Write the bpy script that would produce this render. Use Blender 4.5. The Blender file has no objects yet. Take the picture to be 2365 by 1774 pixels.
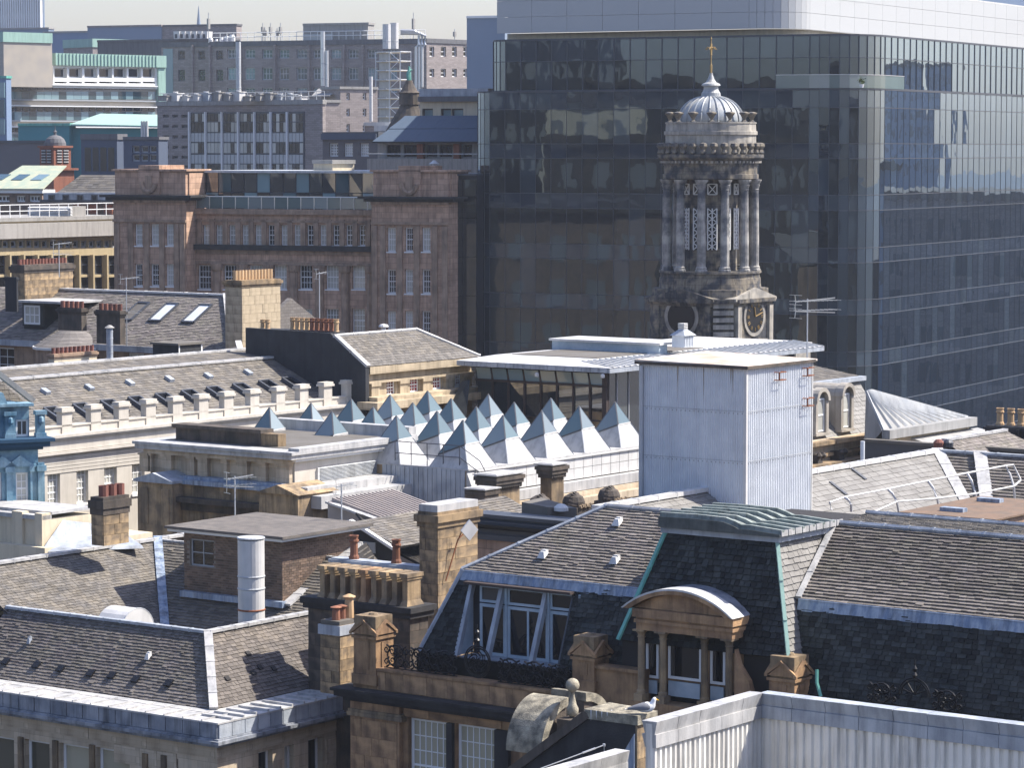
import bpy, math, random
from mathutils import Vector, Matrix
R = math.radians
rnd = random.Random(7)
SC = bpy.context.scene
COL = SC.collection

# ---------------------------------------------------------------- camera, sky, sun
F_, CX, CY, PITCH, CAMZ = 7024.0, 1182.5, 887.0, R(4.42), 40.0
cam = bpy.data.cameras.new('camera'); camo = bpy.data.objects.new('camera', cam); COL.objects.link(camo)
camo.location = (0, 0, CAMZ); camo.rotation_euler = (R(90) - PITCH, 0, 0)
cam.sensor_fit = 'HORIZONTAL'; cam.sensor_width = 36; cam.lens = 36 * F_ / 2365
cam.clip_start = 1; cam.clip_end = 8000
SC.camera = camo
SUN_AZ, SUN_EL = R(80), R(50)          # azimuth measured from the view axis towards the right
w = bpy.data.worlds.new('World'); SC.world = w; w.use_nodes = True
nt = w.node_tree; bg = nt.nodes['Background']
sky = nt.nodes.new('ShaderNodeTexSky'); sky.sky_type = 'NISHITA'; sky.sun_disc = False
sky.sun_elevation = SUN_EL; sky.sun_rotation = SUN_AZ; sky.air_density = 1.2; sky.dust_density = 1.8; sky.ozone_density = 2.5
sky.altitude = 50
tint = nt.nodes.new('ShaderNodeMix'); tint.data_type = 'RGBA'; tint.blend_type = 'MULTIPLY'; tint.inputs[0].default_value = 1; tint.inputs[7].default_value = (1.09, 1.045, 1.21, 1)
nt.links.new(sky.outputs[0], tint.inputs[6]); nt.links.new(tint.outputs[2], bg.inputs[0]); bg.inputs[1].default_value = 0.10
sl = bpy.data.lights.new('sun', 'SUN'); sl.energy = 4.7; sl.angle = R(0.53); sl.color = (1, .94, .85)
so = bpy.data.objects.new('sun', sl); COL.objects.link(so)
sdir = Vector((math.sin(SUN_AZ) * math.cos(SUN_EL), math.cos(SUN_AZ) * math.cos(SUN_EL), math.sin(SUN_EL)))
so.rotation_euler = sdir.to_track_quat('Z', 'Y').to_euler(); so.location = (60, 60, 120)
vs = SC.view_settings; vs.view_transform = 'Standard'; vs.look = 'None'; vs.gamma = 1; vs.exposure = 1.0
SC.cycles.volume_bounces = 0; SC.cycles.max_bounces = 6; SC.cycles.diffuse_bounces = 3; SC.cycles.glossy_bounces = 3
SC.cycles.use_denoising = True

# ---------------------------------------------------------------- measuring
cp, sp = math.cos(PITCH), math.sin(PITCH)
def ray(px, py):
    dx, dv = (px - CX) / F_, (CY - py) / F_
    return Vector((dx, cp + dv * sp, -sp + dv * cp))
def at(px, py, Y):
    r = ray(px, py); t = Y / r.y
    return Vector((0, 0, CAMZ)) + r * t

# ---------------------------------------------------------------- materials
ORD = ['first', 'second', 'third', 'fourth', 'fifth', 'sixth', 'seventh', 'eighth', 'ninth', 'tenth', 'eleventh', 'twelfth', 'thirteenth', 'fourteenth', 'fifteenth', 'sixteenth', 'seventeenth', 'eighteenth']
MT = {}
def mat(name, base, rough=.85, var=.18, scale=1.5, col2=None, mix=.5, streak=0, joint=None, island=0, obj=0, bump=.25,
        bscale=18, metallic=0, spec=.3, stretch=(1, 1, 1), ior=None, jdark=.45, coat=0):
    if name in MT: return MT[name]
    m = bpy.data.materials.new(name); MT[name] = m; m.use_nodes = True
    n, l = m.node_tree.nodes, m.node_tree.links
    b = n['Principled BSDF']; b.inputs['Roughness'].default_value = rough; b.inputs['Metallic'].default_value = metallic
    b.inputs['Specular IOR Level'].default_value = spec
    if ior: b.inputs['IOR'].default_value = ior
    tc = n.new('ShaderNodeTexCoord'); mp = n.new('ShaderNodeMapping'); mp.inputs['Scale'].default_value = stretch
    l.new(tc.outputs['Object'], mp.inputs[0]); co = mp.outputs[0]
    def math_(op, a, c, clamp=False):
        q = n.new('ShaderNodeMath'); q.operation = op; q.use_clamp = clamp
        for i, v in enumerate((a, c)):
            if v is None: continue
            if isinstance(v, (int, float)): q.inputs[i].default_value = v
            else: l.new(v, q.inputs[i])
        return q.outputs[0]
    def noise(s, det=4, vec=co, rg=.6):
        q = n.new('ShaderNodeTexNoise'); q.inputs['Scale'].default_value = s; q.inputs['Detail'].default_value = det
        q.inputs['Roughness'].default_value = rg; l.new(vec, q.inputs['Vector']); return q.outputs[0]
    def mixc(f, a, c, blend='MIX'):
        q = n.new('ShaderNodeMix'); q.data_type = 'RGBA'; q.blend_type = blend
        for i, v in ((0, f), (6, a), (7, c)):
            if isinstance(v, (int, float)): q.inputs[i].default_value = v
            elif isinstance(v, tuple): q.inputs[i].default_value = (*v[:3], 1)
            else: l.new(v, q.inputs[i])
        return q.outputs[2]
    big = noise(scale * .25); fine = noise(scale * 4, 6)
    col = base
    if col2:
        r = n.new('ShaderNodeValToRGB'); r.color_ramp.elements[0].position = .5 - .22 * (1.2 - mix) ; r.color_ramp.elements[1].position = .72 - .2 * mix
        l.new(noise(scale, 5), r.inputs[0]); col = mixc(r.outputs[0], base, col2)
    v = math_('ADD', 1 - var, math_('MULTIPLY', math_('ADD', big, fine), var))
    if island:
        g = n.new('ShaderNodeNewGeometry'); v = math_('MULTIPLY', v, math_('ADD', 1 - island, math_('MULTIPLY', g.outputs['Random Per Island'], 2 * island)))
    if obj:
        oi = n.new('ShaderNodeObjectInfo'); v = math_('MULTIPLY', v, math_('ADD', 1 - obj, math_('MULTIPLY', oi.outputs['Random'], 2 * obj)))
    if streak:
        m2 = n.new('ShaderNodeMapping'); m2.inputs['Scale'].default_value = (3.2, 3.2, .28); l.new(tc.outputs['Object'], m2.inputs[0])
        s_ = noise(1.0, 5, m2.outputs[0], .7)
        s_ = math_('MULTIPLY', math_('SUBTRACT', s_, .46), 4.5, True)
        v = math_('MULTIPLY', v, math_('SUBTRACT', 1.0, math_('MULTIPLY', s_, streak)))
    bh = math_('MULTIPLY', noise(bscale, 5), 1.0)
    if joint:
        sx = n.new('ShaderNodeSeparateXYZ'); l.new(tc.outputs['Object'], sx.inputs[0])
        cx = n.new('ShaderNodeCombineXYZ'); l.new(math_('ADD', sx.outputs[0], sx.outputs[1]), cx.inputs[0]); l.new(sx.outputs[2], cx.inputs[1])
        br = n.new('ShaderNodeTexBrick'); l.new(cx.outputs[0], br.inputs[0])
        br.inputs['Scale'].default_value = 1; br.inputs['Brick Width'].default_value = joint[0]; br.inputs['Row Height'].default_value = joint[1]
        br.inputs['Mortar Size'].default_value = joint[2]; br.inputs['Mortar Smooth'].default_value = .2; br.inputs['Bias'].default_value = 0
        br.inputs['Color1'].default_value = (1.12, 1.12, 1.12, 1); br.inputs['Color2'].default_value = (.84, .84, .84, 1)
        br.inputs['Mortar'].default_value = (jdark, jdark, jdark, 1)
        bh = math_('SUBTRACT', math_('MULTIPLY', bh, .3), math_('MULTIPLY', br.outputs['Fac'], 1.0))
        v_ = n.new('ShaderNodeMix'); v_.data_type = 'RGBA'; v_.blend_type = 'MULTIPLY'; v_.inputs[0].default_value = 1
        if isinstance(col, tuple): v_.inputs[6].default_value = (*col, 1)
        else: l.new(col, v_.inputs[6])
        l.new(br.outputs['Color'], v_.inputs[7]); col = v_.outputs[2]
    cc = n.new('ShaderNodeCombineColor')
    for i in range(3): l.new(v, cc.inputs[i])
    col = mixc(1.0, col, cc.outputs[0], 'MULTIPLY')
    l.new(col, b.inputs['Base Color'])
    if bump:
        bp = n.new('ShaderNodeBump'); bp.inputs['Strength'].default_value = bump; bp.inputs['Distance'].default_value = .03
        l.new(bh, bp.inputs['Height']); l.new(bp.outputs[0], b.inputs['Normal'])
    return m

def glassmat(name, dark, lite, p=.35, rough=.04, ior=1.6, wave=.0, wscale=1.2, spread=.5, tint=None):
    if name in MT: return MT[name]
    m = bpy.data.materials.new(name); MT[name] = m; m.use_nodes = True
    n, l = m.node_tree.nodes, m.node_tree.links
    b = n['Principled BSDF']; b.inputs['Roughness'].default_value = rough; b.inputs['IOR'].default_value = ior
    if tint: b.inputs['Specular Tint'].default_value = (*tint, 1)
    oi = n.new('ShaderNodeObjectInfo'); g = n.new('ShaderNodeNewGeometry')
    a = n.new('ShaderNodeMath'); a.operation = 'ADD'; l.new(oi.outputs['Random'], a.inputs[0]); l.new(g.outputs['Random Per Island'], a.inputs[1])
    f = n.new('ShaderNodeMath'); f.operation = 'FRACT'; l.new(a.outputs[0], f.inputs[0])
    r = n.new('ShaderNodeValToRGB'); e = r.color_ramp.elements
    e[0].position = 0; e[0].color = (*[c * (1 - spread) for c in dark], 1); e[1].position = 1; e[1].color = (*lite, 1)
    k = e.new(1 - p); k.color = (*dark, 1); k = e.new(min(.99, 1 - p + .04)); k.color = (*[c * .7 for c in lite], 1)
    l.new(f.outputs[0], r.inputs[0]); l.new(r.outputs[0], b.inputs['Base Color'])
    if wave:
        tc = n.new('ShaderNodeTexCoord'); q = n.new('ShaderNodeTexNoise'); q.inputs['Scale'].default_value = wscale; q.inputs['Detail'].default_value = 1.5
        l.new(tc.outputs['Object'], q.inputs['Vector']); bp = n.new('ShaderNodeBump'); bp.inputs['Strength'].default_value = 1; bp.inputs['Distance'].default_value = wave
        l.new(q.outputs[0], bp.inputs['Height']); l.new(bp.outputs[0], b.inputs['Normal'])
    return m

def coat(m, f0, f1, pw, col):
    # solar-control coating: reflectance climbing with the angle faster than plain glass
    n, l = m.node_tree.nodes, m.node_tree.links; b = n['Principled BSDF']; g = n.new('ShaderNodeBsdfGlossy'); g.inputs['Roughness'].default_value = .012; g.inputs['Color'].default_value = (*col, 1)
    lw = n.new('ShaderNodeLayerWeight'); lw.inputs[0].default_value = .5; p = n.new('ShaderNodeMath'); p.operation = 'POWER'; p.inputs[1].default_value = pw; l.new(lw.outputs['Facing'], p.inputs[0])
    a = n.new('ShaderNodeMath'); a.operation = 'MULTIPLY_ADD'; a.inputs[1].default_value = f1 - f0; a.inputs[2].default_value = f0; l.new(p.outputs[0], a.inputs[0])
    mx = n.new('ShaderNodeMixShader'); l.new(a.outputs[0], mx.inputs[0]); l.new(b.outputs[0], mx.inputs[1]); l.new(g.outputs[0], mx.inputs[2]); l.new(mx.outputs[0], n['Material Output'].inputs[0])
    if b.inputs['Normal'].is_linked: l.new(b.inputs['Normal'].links[0].from_socket, g.inputs['Normal'])

# ---------------------------------------------------------------- mesh building
class MB:
    def __init__(s): s.v, s.f = [], []
    def add(s, vs, fs):
        o = len(s.v); s.v += [tuple(p) for p in vs]; s.f += [tuple(i + o for i in q) for q in fs]; return s
    def box(s, x0, x1, y0, y1, z0, z1):
        return s.add([(x0, y0, z0), (x1, y0, z0), (x1, y1, z0), (x0, y1, z0), (x0, y0, z1), (x1, y0, z1), (x1, y1, z1), (x0, y1, z1)],
                     [(0, 3, 2, 1), (4, 5, 6, 7), (0, 1, 5, 4), (1, 2, 6, 5), (2, 3, 7, 6), (3, 0, 4, 7)])
    def ab(s, ax, c, w0, w1, u0, u1, z0, z1):
        return s.box(c + w0, c + w1, u0, u1, z0, z1) if ax == 'x' else s.box(u0, u1, c + w0, c + w1, z0, z1)
    def hexa(s, b4, t4):
        return s.add(list(b4) + list(t4), [(0, 3, 2, 1), (4, 5, 6, 7), (0, 1, 5, 4), (1, 2, 6, 5), (2, 3, 7, 6), (3, 0, 4, 7)])
    def prism(s, pts, ax, c0, c1):
        n = len(pts)
        mk = {'x': lambda p, c: (c, p[0], p[1]), 'y': lambda p, c: (p[0], c, p[1]), 'z': lambda p, c: (p[0], p[1], c)}[ax]
        return s.add([mk(p, c0) for p in pts] + [mk(p, c1) for p in pts],
                     [tuple(range(n))[::-1], tuple(range(n, 2 * n))] + [(i, (i + 1) % n, n + (i + 1) % n, n + i) for i in range(n)])
    def poly(s, pts): return s.add(pts, [tuple(range(len(pts)))])
    def slab(s, pts, d):       # polygon given a thickness along vector d
        n = len(pts); d = Vector(d); P = [Vector(p) for p in pts]
        return s.add(P + [p + d for p in P], [tuple(range(n))[::-1], tuple(range(n, 2 * n))] + [(i, (i + 1) % n, n + (i + 1) % n, n + i) for i in range(n)])
    def beam(s, p0, p1, w, h, up=(0, 0, 1)):
        p0, p1 = Vector(p0), Vector(p1); d = (p1 - p0)
        if d.length < 1e-5: return s
        d.normalize(); up = Vector(up)
        if abs(d.dot(up)) > .98: up = Vector((1, 0, 0))
        r = d.cross(up).normalized() * (w / 2); u = r.cross(d).normalized() * (h / 2)
        return s.hexa([p0 - r - u, p0 + r - u, p0 + r + u, p0 - r + u], [p1 - r - u, p1 + r - u, p1 + r + u, p1 - r + u])
    def tube(s, path, r, n=6, cap=True):
        P = [Vector(p) for p in path]; rs = r if isinstance(r, (list, tuple)) else [r] * len(P); rings = []; ref = Vector((.13, .21, .97))
        for i, p in enumerate(P):
            d = (P[min(i + 1, len(P) - 1)] - P[max(i - 1, 0)]).normalized()
            q = ref if abs(d.dot(ref)) < .95 else Vector((1, 0, 0))
            a = d.cross(q).normalized(); b = d.cross(a)
            rings.append([p + (a * math.cos(6.2832 * k / n) + b * math.sin(6.2832 * k / n)) * rs[i] for k in range(n)])
        vs = [v for g in rings for v in g]; fs = []
        for i in range(len(P) - 1):
            for k in range(n): fs.append((i * n + k, i * n + (k + 1) % n, (i + 1) * n + (k + 1) % n, (i + 1) * n + k))
        if cap: fs += [tuple(range(n))[::-1], tuple(range((len(P) - 1) * n, len(P) * n))]
        return s.add(vs, fs)
    def lathe(s, prof, cx=0, cy=0, n=12, z0=0, sx=1, sy=1, ph=0):
        vs, fs = [], []
        for r, z in prof:
            for k in range(n):
                t = 6.283185 * k / n + ph; vs.append((cx + r * math.cos(t) * sx, cy + r * math.sin(t) * sy, z0 + z))
        m = len(prof)
        for i in range(m - 1):
            for k in range(n): fs.append((i * n + k, i * n + (k + 1) % n, (i + 1) * n + (k + 1) % n, (i + 1) * n + k))
        fs += [tuple(range(n))[::-1], tuple(range((m - 1) * n, m * n))]
        return s.add(vs, fs)
    def wall(s, ax, c, th, u0, u1, z0, z1, holes=()):
        zs = sorted({z0, z1} | {min(max(q, z0), z1) for h in holes for q in h[2:4]})
        for a, b in zip(zs, zs[1:]):
            if b - a < 1e-4: continue
            m = (a + b) / 2; hs = sorted((max(h[0], u0), min(h[1], u1)) for h in holes if h[2] < m < h[3] and h[1] > u0 and h[0] < u1)
            u = u0
            for h0, h1 in hs:
                if h0 > u + 1e-4: s.ab(ax, c, 0, th, u, h0, a, b)
                u = max(u, h1)
            if u < u1 - 1e-4: s.ab(ax, c, 0, th, u, u1, a, b)
        return s
    def mesh(s, name, m=None, smooth=False):
        me = bpy.data.meshes.new(name); me.from_pydata(s.v, [], s.f); 
        if m: me.materials.append(m)
        if smooth: me.polygons.foreach_set('use_smooth', [True] * len(me.polygons))
        me.update(); return me
    def build(s, name, m, parent=None, smooth=False, kind=None, label=None):
        if not s.v: return None
        o = bpy.data.objects.new(name, s.mesh(name, m, smooth)); COL.objects.link(o); o.parent = parent
        if kind: o['kind'] = kind
        if label: o['label'] = label
        return o

GA, GD = R(53.9), R(68.0)      # street grid of the near blocks, and of the far ones
class Bd:
    """a thing: an Empty whose local x runs away to the right and local y away to the left"""
    def __init__(s, name, label, cat, px=None, py=None, Y=None, ang=GA, zb=0.0, group=None, O=None):
        O = O if O is not None else at(px, py, Y)
        s.o = bpy.data.objects.new(name, None); COL.objects.link(s.o); s.o.empty_display_size = .5
        s.o.location = (O.x, O.y, zb); s.o.rotation_euler = (0, 0, ang)
        s.o['label'] = label; s.o['category'] = cat
        if group: s.o['group'] = group
        s.M = Matrix.Translation((O.x, O.y, zb)) @ Matrix.Rotation(ang, 4, 'Z'); s.I = s.M.inverted(); s.zb = zb
        s.c = s.I @ Vector((0, 0, CAMZ))
    def ray(s, px, py): return (s.I.to_3x3() @ ray(px, py))
    def P(s, px, py, ax, c):
        d = s.ray(px, py); i = 'xyz'.index(ax); t = (c - s.c[i]) / d[i]; return s.c + d * t
    def z(s, px, py, ax='x', c=0): return s.P(px, py, ax, c).z
    def u(s, px, py, ax='x', c=0):
        p = s.P(px, py, ax, c); return p.y if ax == 'x' else p.x
    def rect(s, ax, c, x0, y0, x1, y1):
        mx, my = (x0 + x1) / 2, (y0 + y1) / 2
        a, b = s.u(x0, my, ax, c), s.u(x1, my, ax, c); z1, z0 = s.z(mx, y0, ax, c), s.z(mx, y1, ax, c)
        return (min(a, b), max(a, b), z0, z1)
    def part(s, mb, name, m, **k): return mb.build(name, MT[m] if isinstance(m, str) else m, s.o, **k)
    def W(s, p): return s.M @ Vector(p)

def thing(ob, label, cat, group=None, kind=None):
    ob['label'] = label; ob['category'] = cat
    if group: ob['group'] = group
    if kind: ob['kind'] = kind
    return ob

def slates(b, bl, br, tr, tl, m, under='roof_boards', course=.15, wid=.2, n_ind=0, th=.018, parent=None, gap=.012, name='slate', jit=.35, uname='roof', lift=0.0, ulabel=None, nowobble=False):
    bl, br, tr, tl = [Vector(p) for p in (bl, br, tr, tl)]
    up = ((tl + tr) / 2 - (bl + br) / 2); H = up.length
    nrm = (br - bl).cross(tl - bl)
    if nrm.length < 1e-6: nrm = (br - bl).cross(tr - bl)
    nrm.normalize()
    ctr = (bl + br + tr + tl) / 4
    if nrm.dot(b.c - ctr) < 0: nrm = -nrm
    un = MB(); un.slab([bl, br, tr, tl], -nrm * .08)
    roof = b.part(un, uname, under, label=ulabel) if parent is None else parent
    rows = max(1, int(H / course)); e = (br - bl).normalized(); upd = nrm.cross(e); 
    if upd.dot(up) < 0: upd = -upd
    lay = []
    for i in range(rows):
        t0 = i / rows; t1 = min(1.0, (i + 1) / rows)
        L, Rr = bl.lerp(tl, t0), br.lerp(tr, t0); L2, R2 = bl.lerp(tl, t1), br.lerp(tr, t1)
        tot = (Rr - L).length
        if tot < wid * .5: continue
        a0 = 0.0; off = rnd.uniform(.3, 1) * wid
        while a0 < tot - 1e-3:
            a1 = min(tot, a0 + (off if a0 == 0 else wid * rnd.uniform(1 - jit, 1 + jit)))
            lay.append((L, Rr, L2, R2, a0 / tot, a1 / tot, tot)); a0 = a1
    keep = set()
    if n_ind and lay: 
        if len(lay) <= n_ind * 1.05: keep = set(range(len(lay)))
        else: keep = set(range(n_ind))
    st = MB(); c = (H / rows)
    for k, (L, Rr, L2, R2, f0, f1, tot) in enumerate(lay):
        g = gap / max(tot, .01) / 2
        pbl, pbr = L.lerp(Rr, f0 + g), L.lerp(Rr, f1 - g); ptl, ptr = pbl + upd * c * 1.06, pbr + upd * c * 1.06
        # keep inside slanting verges
        if f0 < .001: ptl = L2
        if f1 > .999: ptr = R2
        slip = rnd.random() < .014 and not nowobble
        dz = rnd.uniform(-.004, .006) + lift + (.012 if slip else 0); dr = upd * ((rnd.uniform(-.02, .012) - (rnd.uniform(.02, .07) if slip else 0)) if not nowobble else 0)
        lo = nrm * (th + dz + rnd.uniform(0, .006)); hi = nrm * (.002 + dz * .3)
        vb = [pbl + dr, pbr + dr, pbr + dr + lo, pbl + dr + lo]; vt = [ptl, ptr, ptr + hi, ptl + hi]
        if k in keep:
            cb = (pbl + pbr) / 2; q = MB(); q.hexa([v - cb for v in vb], [v - cb for v in vt])
            o = q.build(name, MT[m], roof); o.location = cb
        else: st.hexa(vb, vt)
    if st.v: st.build('slates' if name == 'slate' else name + '_field', MT[m], roof, kind='stuff')
    return roof

CUBE = {}
def cube_mesh(m, bev=.0):
    if m not in CUBE:
        q = MB(); e = .02
        q.box(-.5, .5, -.5, .5, -.5, .5)
        CUBE[m] = q.mesh('block', MT[m])
    return CUBE[m]
def blocks(parent, ax, c, u0, u1, z0, z1, ch, bw, m, name='stone_block', proud=.03, holes=(), gap=.012, deep=.1, ztop=False):
    """ashlar laid block by block on the wall plane ax=c (outwards is minus)"""
    n = max(1, round((z1 - z0) / ch)); h = (z1 - z0) / n; me = cube_mesh(m)
    for i in range(n):
        a = u0; first = True; za, zb_ = z0 + i * h, z0 + (i + 1) * h
        while a < u1 - .02:
            w_ = bw * rnd.uniform(.75, 1.25) * (.55 if (first and i % 2) else 1); first = False
            e = min(u1, a + w_)
            if u1 - e < bw * .3: e = u1
            mid = ((a + e) / 2, (za + zb_) / 2)
            if not any(h_[0] < mid[0] < h_[1] and h_[2] < mid[1] < h_[3] for h_ in holes):
                o = bpy.data.objects.new(name, me); COL.objects.link(o); o.parent = parent
                p = proud * rnd.uniform(.6, 1.2); t = p + deep
                if ax == 'x': o.location = (c - p + t / 2, mid[0], mid[1]); o.scale = (t, e - a - gap, h - gap)
                else: o.location = (mid[0], c - p + t / 2, mid[1]); o.scale = (e - a - gap, t, h - gap)
            a = e

def window(parent, ax, c, r, fm='white_paint', gm='pane', nu=2, nz=2, fw=.07, bar=.03, rec=.14, sash=False, name='window', sill=None, dep=.06):
    u0, u1, z0, z1 = r; q = MB()
    for a, b_, d, e in ((u0, u0 + fw, z0, z1), (u1 - fw, u1, z0, z1), (u0 + fw, u1 - fw, z0, z0 + fw), (u0 + fw, u1 - fw, z1 - fw, z1)):
        q.ab(ax, c, rec, rec + dep, a, b_, d, e)
    for i in range(1, nu):
        m_ = u0 + fw + (u1 - u0 - 2 * fw) * i / nu; q.ab(ax, c, rec + .008, rec + dep * .8, m_ - bar / 2, m_ + bar / 2, z0 + fw, z1 - fw)
    for i in range(1, nz):
        m_ = z0 + fw + (z1 - z0 - 2 * fw) * i / nz; bb = bar * (2.2 if sash and i == nz // 2 else 1)
        q.ab(ax, c, rec + .004, rec + dep * .9, u0 + fw, u1 - fw, m_ - bb / 2, m_ + bb / 2)
    if sill: q.ab(ax, c, -.06, rec, u0 - .05, u1 + .05, z0 - .1, z0 - .002)
    f = q.build(name, MT[fm], parent)
    g = MB(); g.ab(ax, c, rec + dep * .5, rec + dep * .5 + .02, u0 + fw * .5, u1 - fw * .5, z0 + fw * .5, z1 - fw * .5); g.build('pane', MT[gm], f)
    return f

def pot(parent, x, y, z, h=.7, r=.13, m='terracotta', style=0, n=10):
    prof = {0: [(r * 1.15, 0), (r, .06), (r * .9, h * .75), (r * 1.12, h * .78), (r * 1.15, h * .9), (r * 1.0, h), (r * .8, h), (r * .78, h * .9)],
            1: [(r * 1.3, 0), (r * 1.2, h * .12), (r * .95, h * .2), (r * .9, h * .7), (r * 1.2, h * .74), (r * 1.2, h * .8), (r, h * .82), (r, h * .94), (r * 1.15, h * .96), (r * 1.15, h), (r * .85, h), (r * .8, h * .9)],
            2: [(r * .95, 0), (r * .85, h * .7), (r * .7, h * .74), (r * .72, h * .8), (r * 1.25, h * .86), (r * 1.25, h * .9), (r * .4, h * .985), (r * .2, h)],
            3: [(r, 0), (r, h), (r * .85, h), (r * .85, h * .85)]}[style]
    q = MB(); q.lathe(prof, 0, 0, n); o = q.build('chimney_pot', MT[m], parent, smooth=False); o.location = (x, y, z); return o

def chimney(label, cx, ytop, ybot, Y, lpx, rpx, m='stone_buff', ang=GA, name='chimney', capm=None, caph=.35, capo=.12, pots=(), bl=None, zb=None, flash=None, group=None):
    """near arris at pixel cx; shade face reaches left to lpx, lit face right to rpx; ytop/ybot on the near arris"""
    top = at(cx, ytop, Y).z; bot = at(cx, ybot, Y).z if zb is None else zb
    b = Bd(name, label, 'chimney', cx, ytop, Y, ang, zb=bot, group=group)
    my = (ytop + ybot) / 2; ly = abs(b.u(lpx, my, 'x', 0)); lx = abs(b.u(rpx, my, 'y', 0)); h = top - bot
    hb = h - caph
    q = MB(); q.box(0, lx, 0, ly, 0, hb); st = b.part(q, 'stack', m if not bl else 'mortar')
    if bl:
        blocks(st, 'x', 0, 0, ly, 0, hb, bl[0], bl[1], m); blocks(st, 'y', 0, -.01, lx, 0, hb, bl[0], bl[1], m)
    q = MB(); q.box(-capo * .5, lx + capo * .5, -capo * .5, ly + capo * .5, hb, hb + caph * .35); q.box(-capo, lx + capo, -capo, ly + capo, hb + caph * .35, hb + caph * .8)
    q.box(-capo * .3, lx + capo * .3, -capo * .3, ly + capo * .3, hb + caph * .8, h); b.part(q, 'cap', capm or m)
    for (fx, fy, ph, pr, pm, ps) in pots: pot(b.o, lx * fx, ly * fy, h - .01, ph, pr, pm, ps)
    b.lx, b.ly, b.h = lx, ly, h
    return b

def seam_roll(b, p0, p1, r=.05, m='lead', seg=.7, name='lead_roll', parent=None, w=None, n=6):
    p0, p1 = Vector(p0), Vector(p1); L = (p1 - p0).length; k = max(1, round(L / seg)); q = MB()
    for i in range(k):
        a, e = p0.lerp(p1, i / k), p0.lerp(p1, (i + 1) / k)
        if w: q.beam(a, e - (e - a) * .02, w, r)
        else: q.tube([a, e], r, n)
        c_ = p0.lerp(p1, (i + .97) / k); d = (p1 - p0).normalized() * .03
        if w: q.beam(c_ - d, c_ + d, w * 1.06, r * 1.3)
        else: q.tube([c_ - d, c_ + d], r * 1.2, n)
    return q.build(name, MT[m], parent or b.o)
# ---------------------------------------------------------------- palette
mat('stone_buff', (.40, .285, .16), col2=(.17, .13, .088), mix=.5, streak=.55, var=.3, obj=.22, bump=.5)
mat('stone_orange', (.45, .28, .145), col2=(.22, .135, .078), mix=.5, streak=.5, var=.3, obj=.2, bump=.5)
mat('stone_dark', (.125, .10, .078), col2=(.06, .053, .046), mix=.5, streak=.4, var=.3, obj=.2, bump=.5)
mat('stone_black', (.045, .044, .044), col2=(.025, .025, .026), streak=.3, var=.3, obj=.2, bump=.5)
mat('stone_brown', (.52, .345, .24), col2=(.37, .24, .165), streak=.45, var=.3, joint=(1.1, .42, .012), bump=.4)
mat('stone_brown_plain', (.40, .28, .195), col2=(.24, .17, .12), streak=.45, var=.3, bump=.4)
mat('stone_cream', (.50, .41, .28), col2=(.38, .31, .21), streak=.35, var=.15, joint=(1.0, .4, .01), bump=.2, jdark=.7)
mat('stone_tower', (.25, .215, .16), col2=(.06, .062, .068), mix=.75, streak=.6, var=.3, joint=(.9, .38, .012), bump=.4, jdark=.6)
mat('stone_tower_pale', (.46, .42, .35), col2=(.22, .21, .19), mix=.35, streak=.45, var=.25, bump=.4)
mat('stone_col', (.42, .40, .36), col2=(.075, .08, .09), mix=.62, streak=.35, var=.2, scale=.8, bump=.3)
mat('render_white', (.54, .505, .44), col2=(.47, .435, .375), streak=.15, var=.08, bump=.05)
mat('render_cream', (.60, .52, .38), streak=.2, var=.12, bump=.1)
mat('ashlar_cream', (.55, .46, .34), col2=(.45, .36, .25), streak=.3, var=.18, joint=(.85, .36, .008), bump=.25, jdark=.72)
mat('mortar', (.12, .10, .08), var=.2)
mat('brick_mortar', (.21, .185, .155), var=.2)
mat('brick_brown', (.205, .14, .10), col2=(.12, .09, .07), var=.3, island=.35, obj=.3, bump=.3)
mat('brick_far', (.27, .235, .22), var=.25, joint=(.6, .2, .01), bump=.1)
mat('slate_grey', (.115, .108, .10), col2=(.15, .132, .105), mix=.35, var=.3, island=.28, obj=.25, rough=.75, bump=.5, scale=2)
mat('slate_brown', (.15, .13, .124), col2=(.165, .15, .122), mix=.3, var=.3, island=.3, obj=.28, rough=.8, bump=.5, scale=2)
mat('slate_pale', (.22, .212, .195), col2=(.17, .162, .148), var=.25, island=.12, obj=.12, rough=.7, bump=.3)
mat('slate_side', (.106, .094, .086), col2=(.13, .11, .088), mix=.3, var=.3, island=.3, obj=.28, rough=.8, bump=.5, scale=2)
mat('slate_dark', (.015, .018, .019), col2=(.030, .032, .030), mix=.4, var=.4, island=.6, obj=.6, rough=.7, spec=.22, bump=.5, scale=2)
mat('slate_far', (.17, .155, .14), var=.3, joint=(.32, .16, .012), bump=.4, jdark=.6)
mat('roof_boards', (.03, .028, .027), var=.1)
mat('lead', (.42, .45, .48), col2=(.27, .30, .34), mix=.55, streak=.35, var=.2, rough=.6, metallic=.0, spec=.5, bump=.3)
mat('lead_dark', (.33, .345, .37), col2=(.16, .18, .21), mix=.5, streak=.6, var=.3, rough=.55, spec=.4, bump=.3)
mat('lead_pale', (.49, .48, .46), col2=(.36, .36, .355), streak=.35, var=.15, rough=.6, spec=.5, bump=.2)
mat('lead_blue', (.16, .22, .32), col2=(.34, .39, .45), mix=.45, streak=.6, var=.3, rough=.5, spec=.5, bump=.3, stretch=(4, 4, .6))
mat('felt_flat', (.115, .104, .087), col2=(.14, .13, .115), var=.2, bump=.2, scale=.6)
mat('copper_green', (.09, .33, .26), col2=(.16, .42, .34), mix=.4, streak=.35, var=.2, rough=.6, spec=.4)
mat('copper_dark', (.075, .085, .08), col2=(.12, .13, .12), streak=.4)
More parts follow.
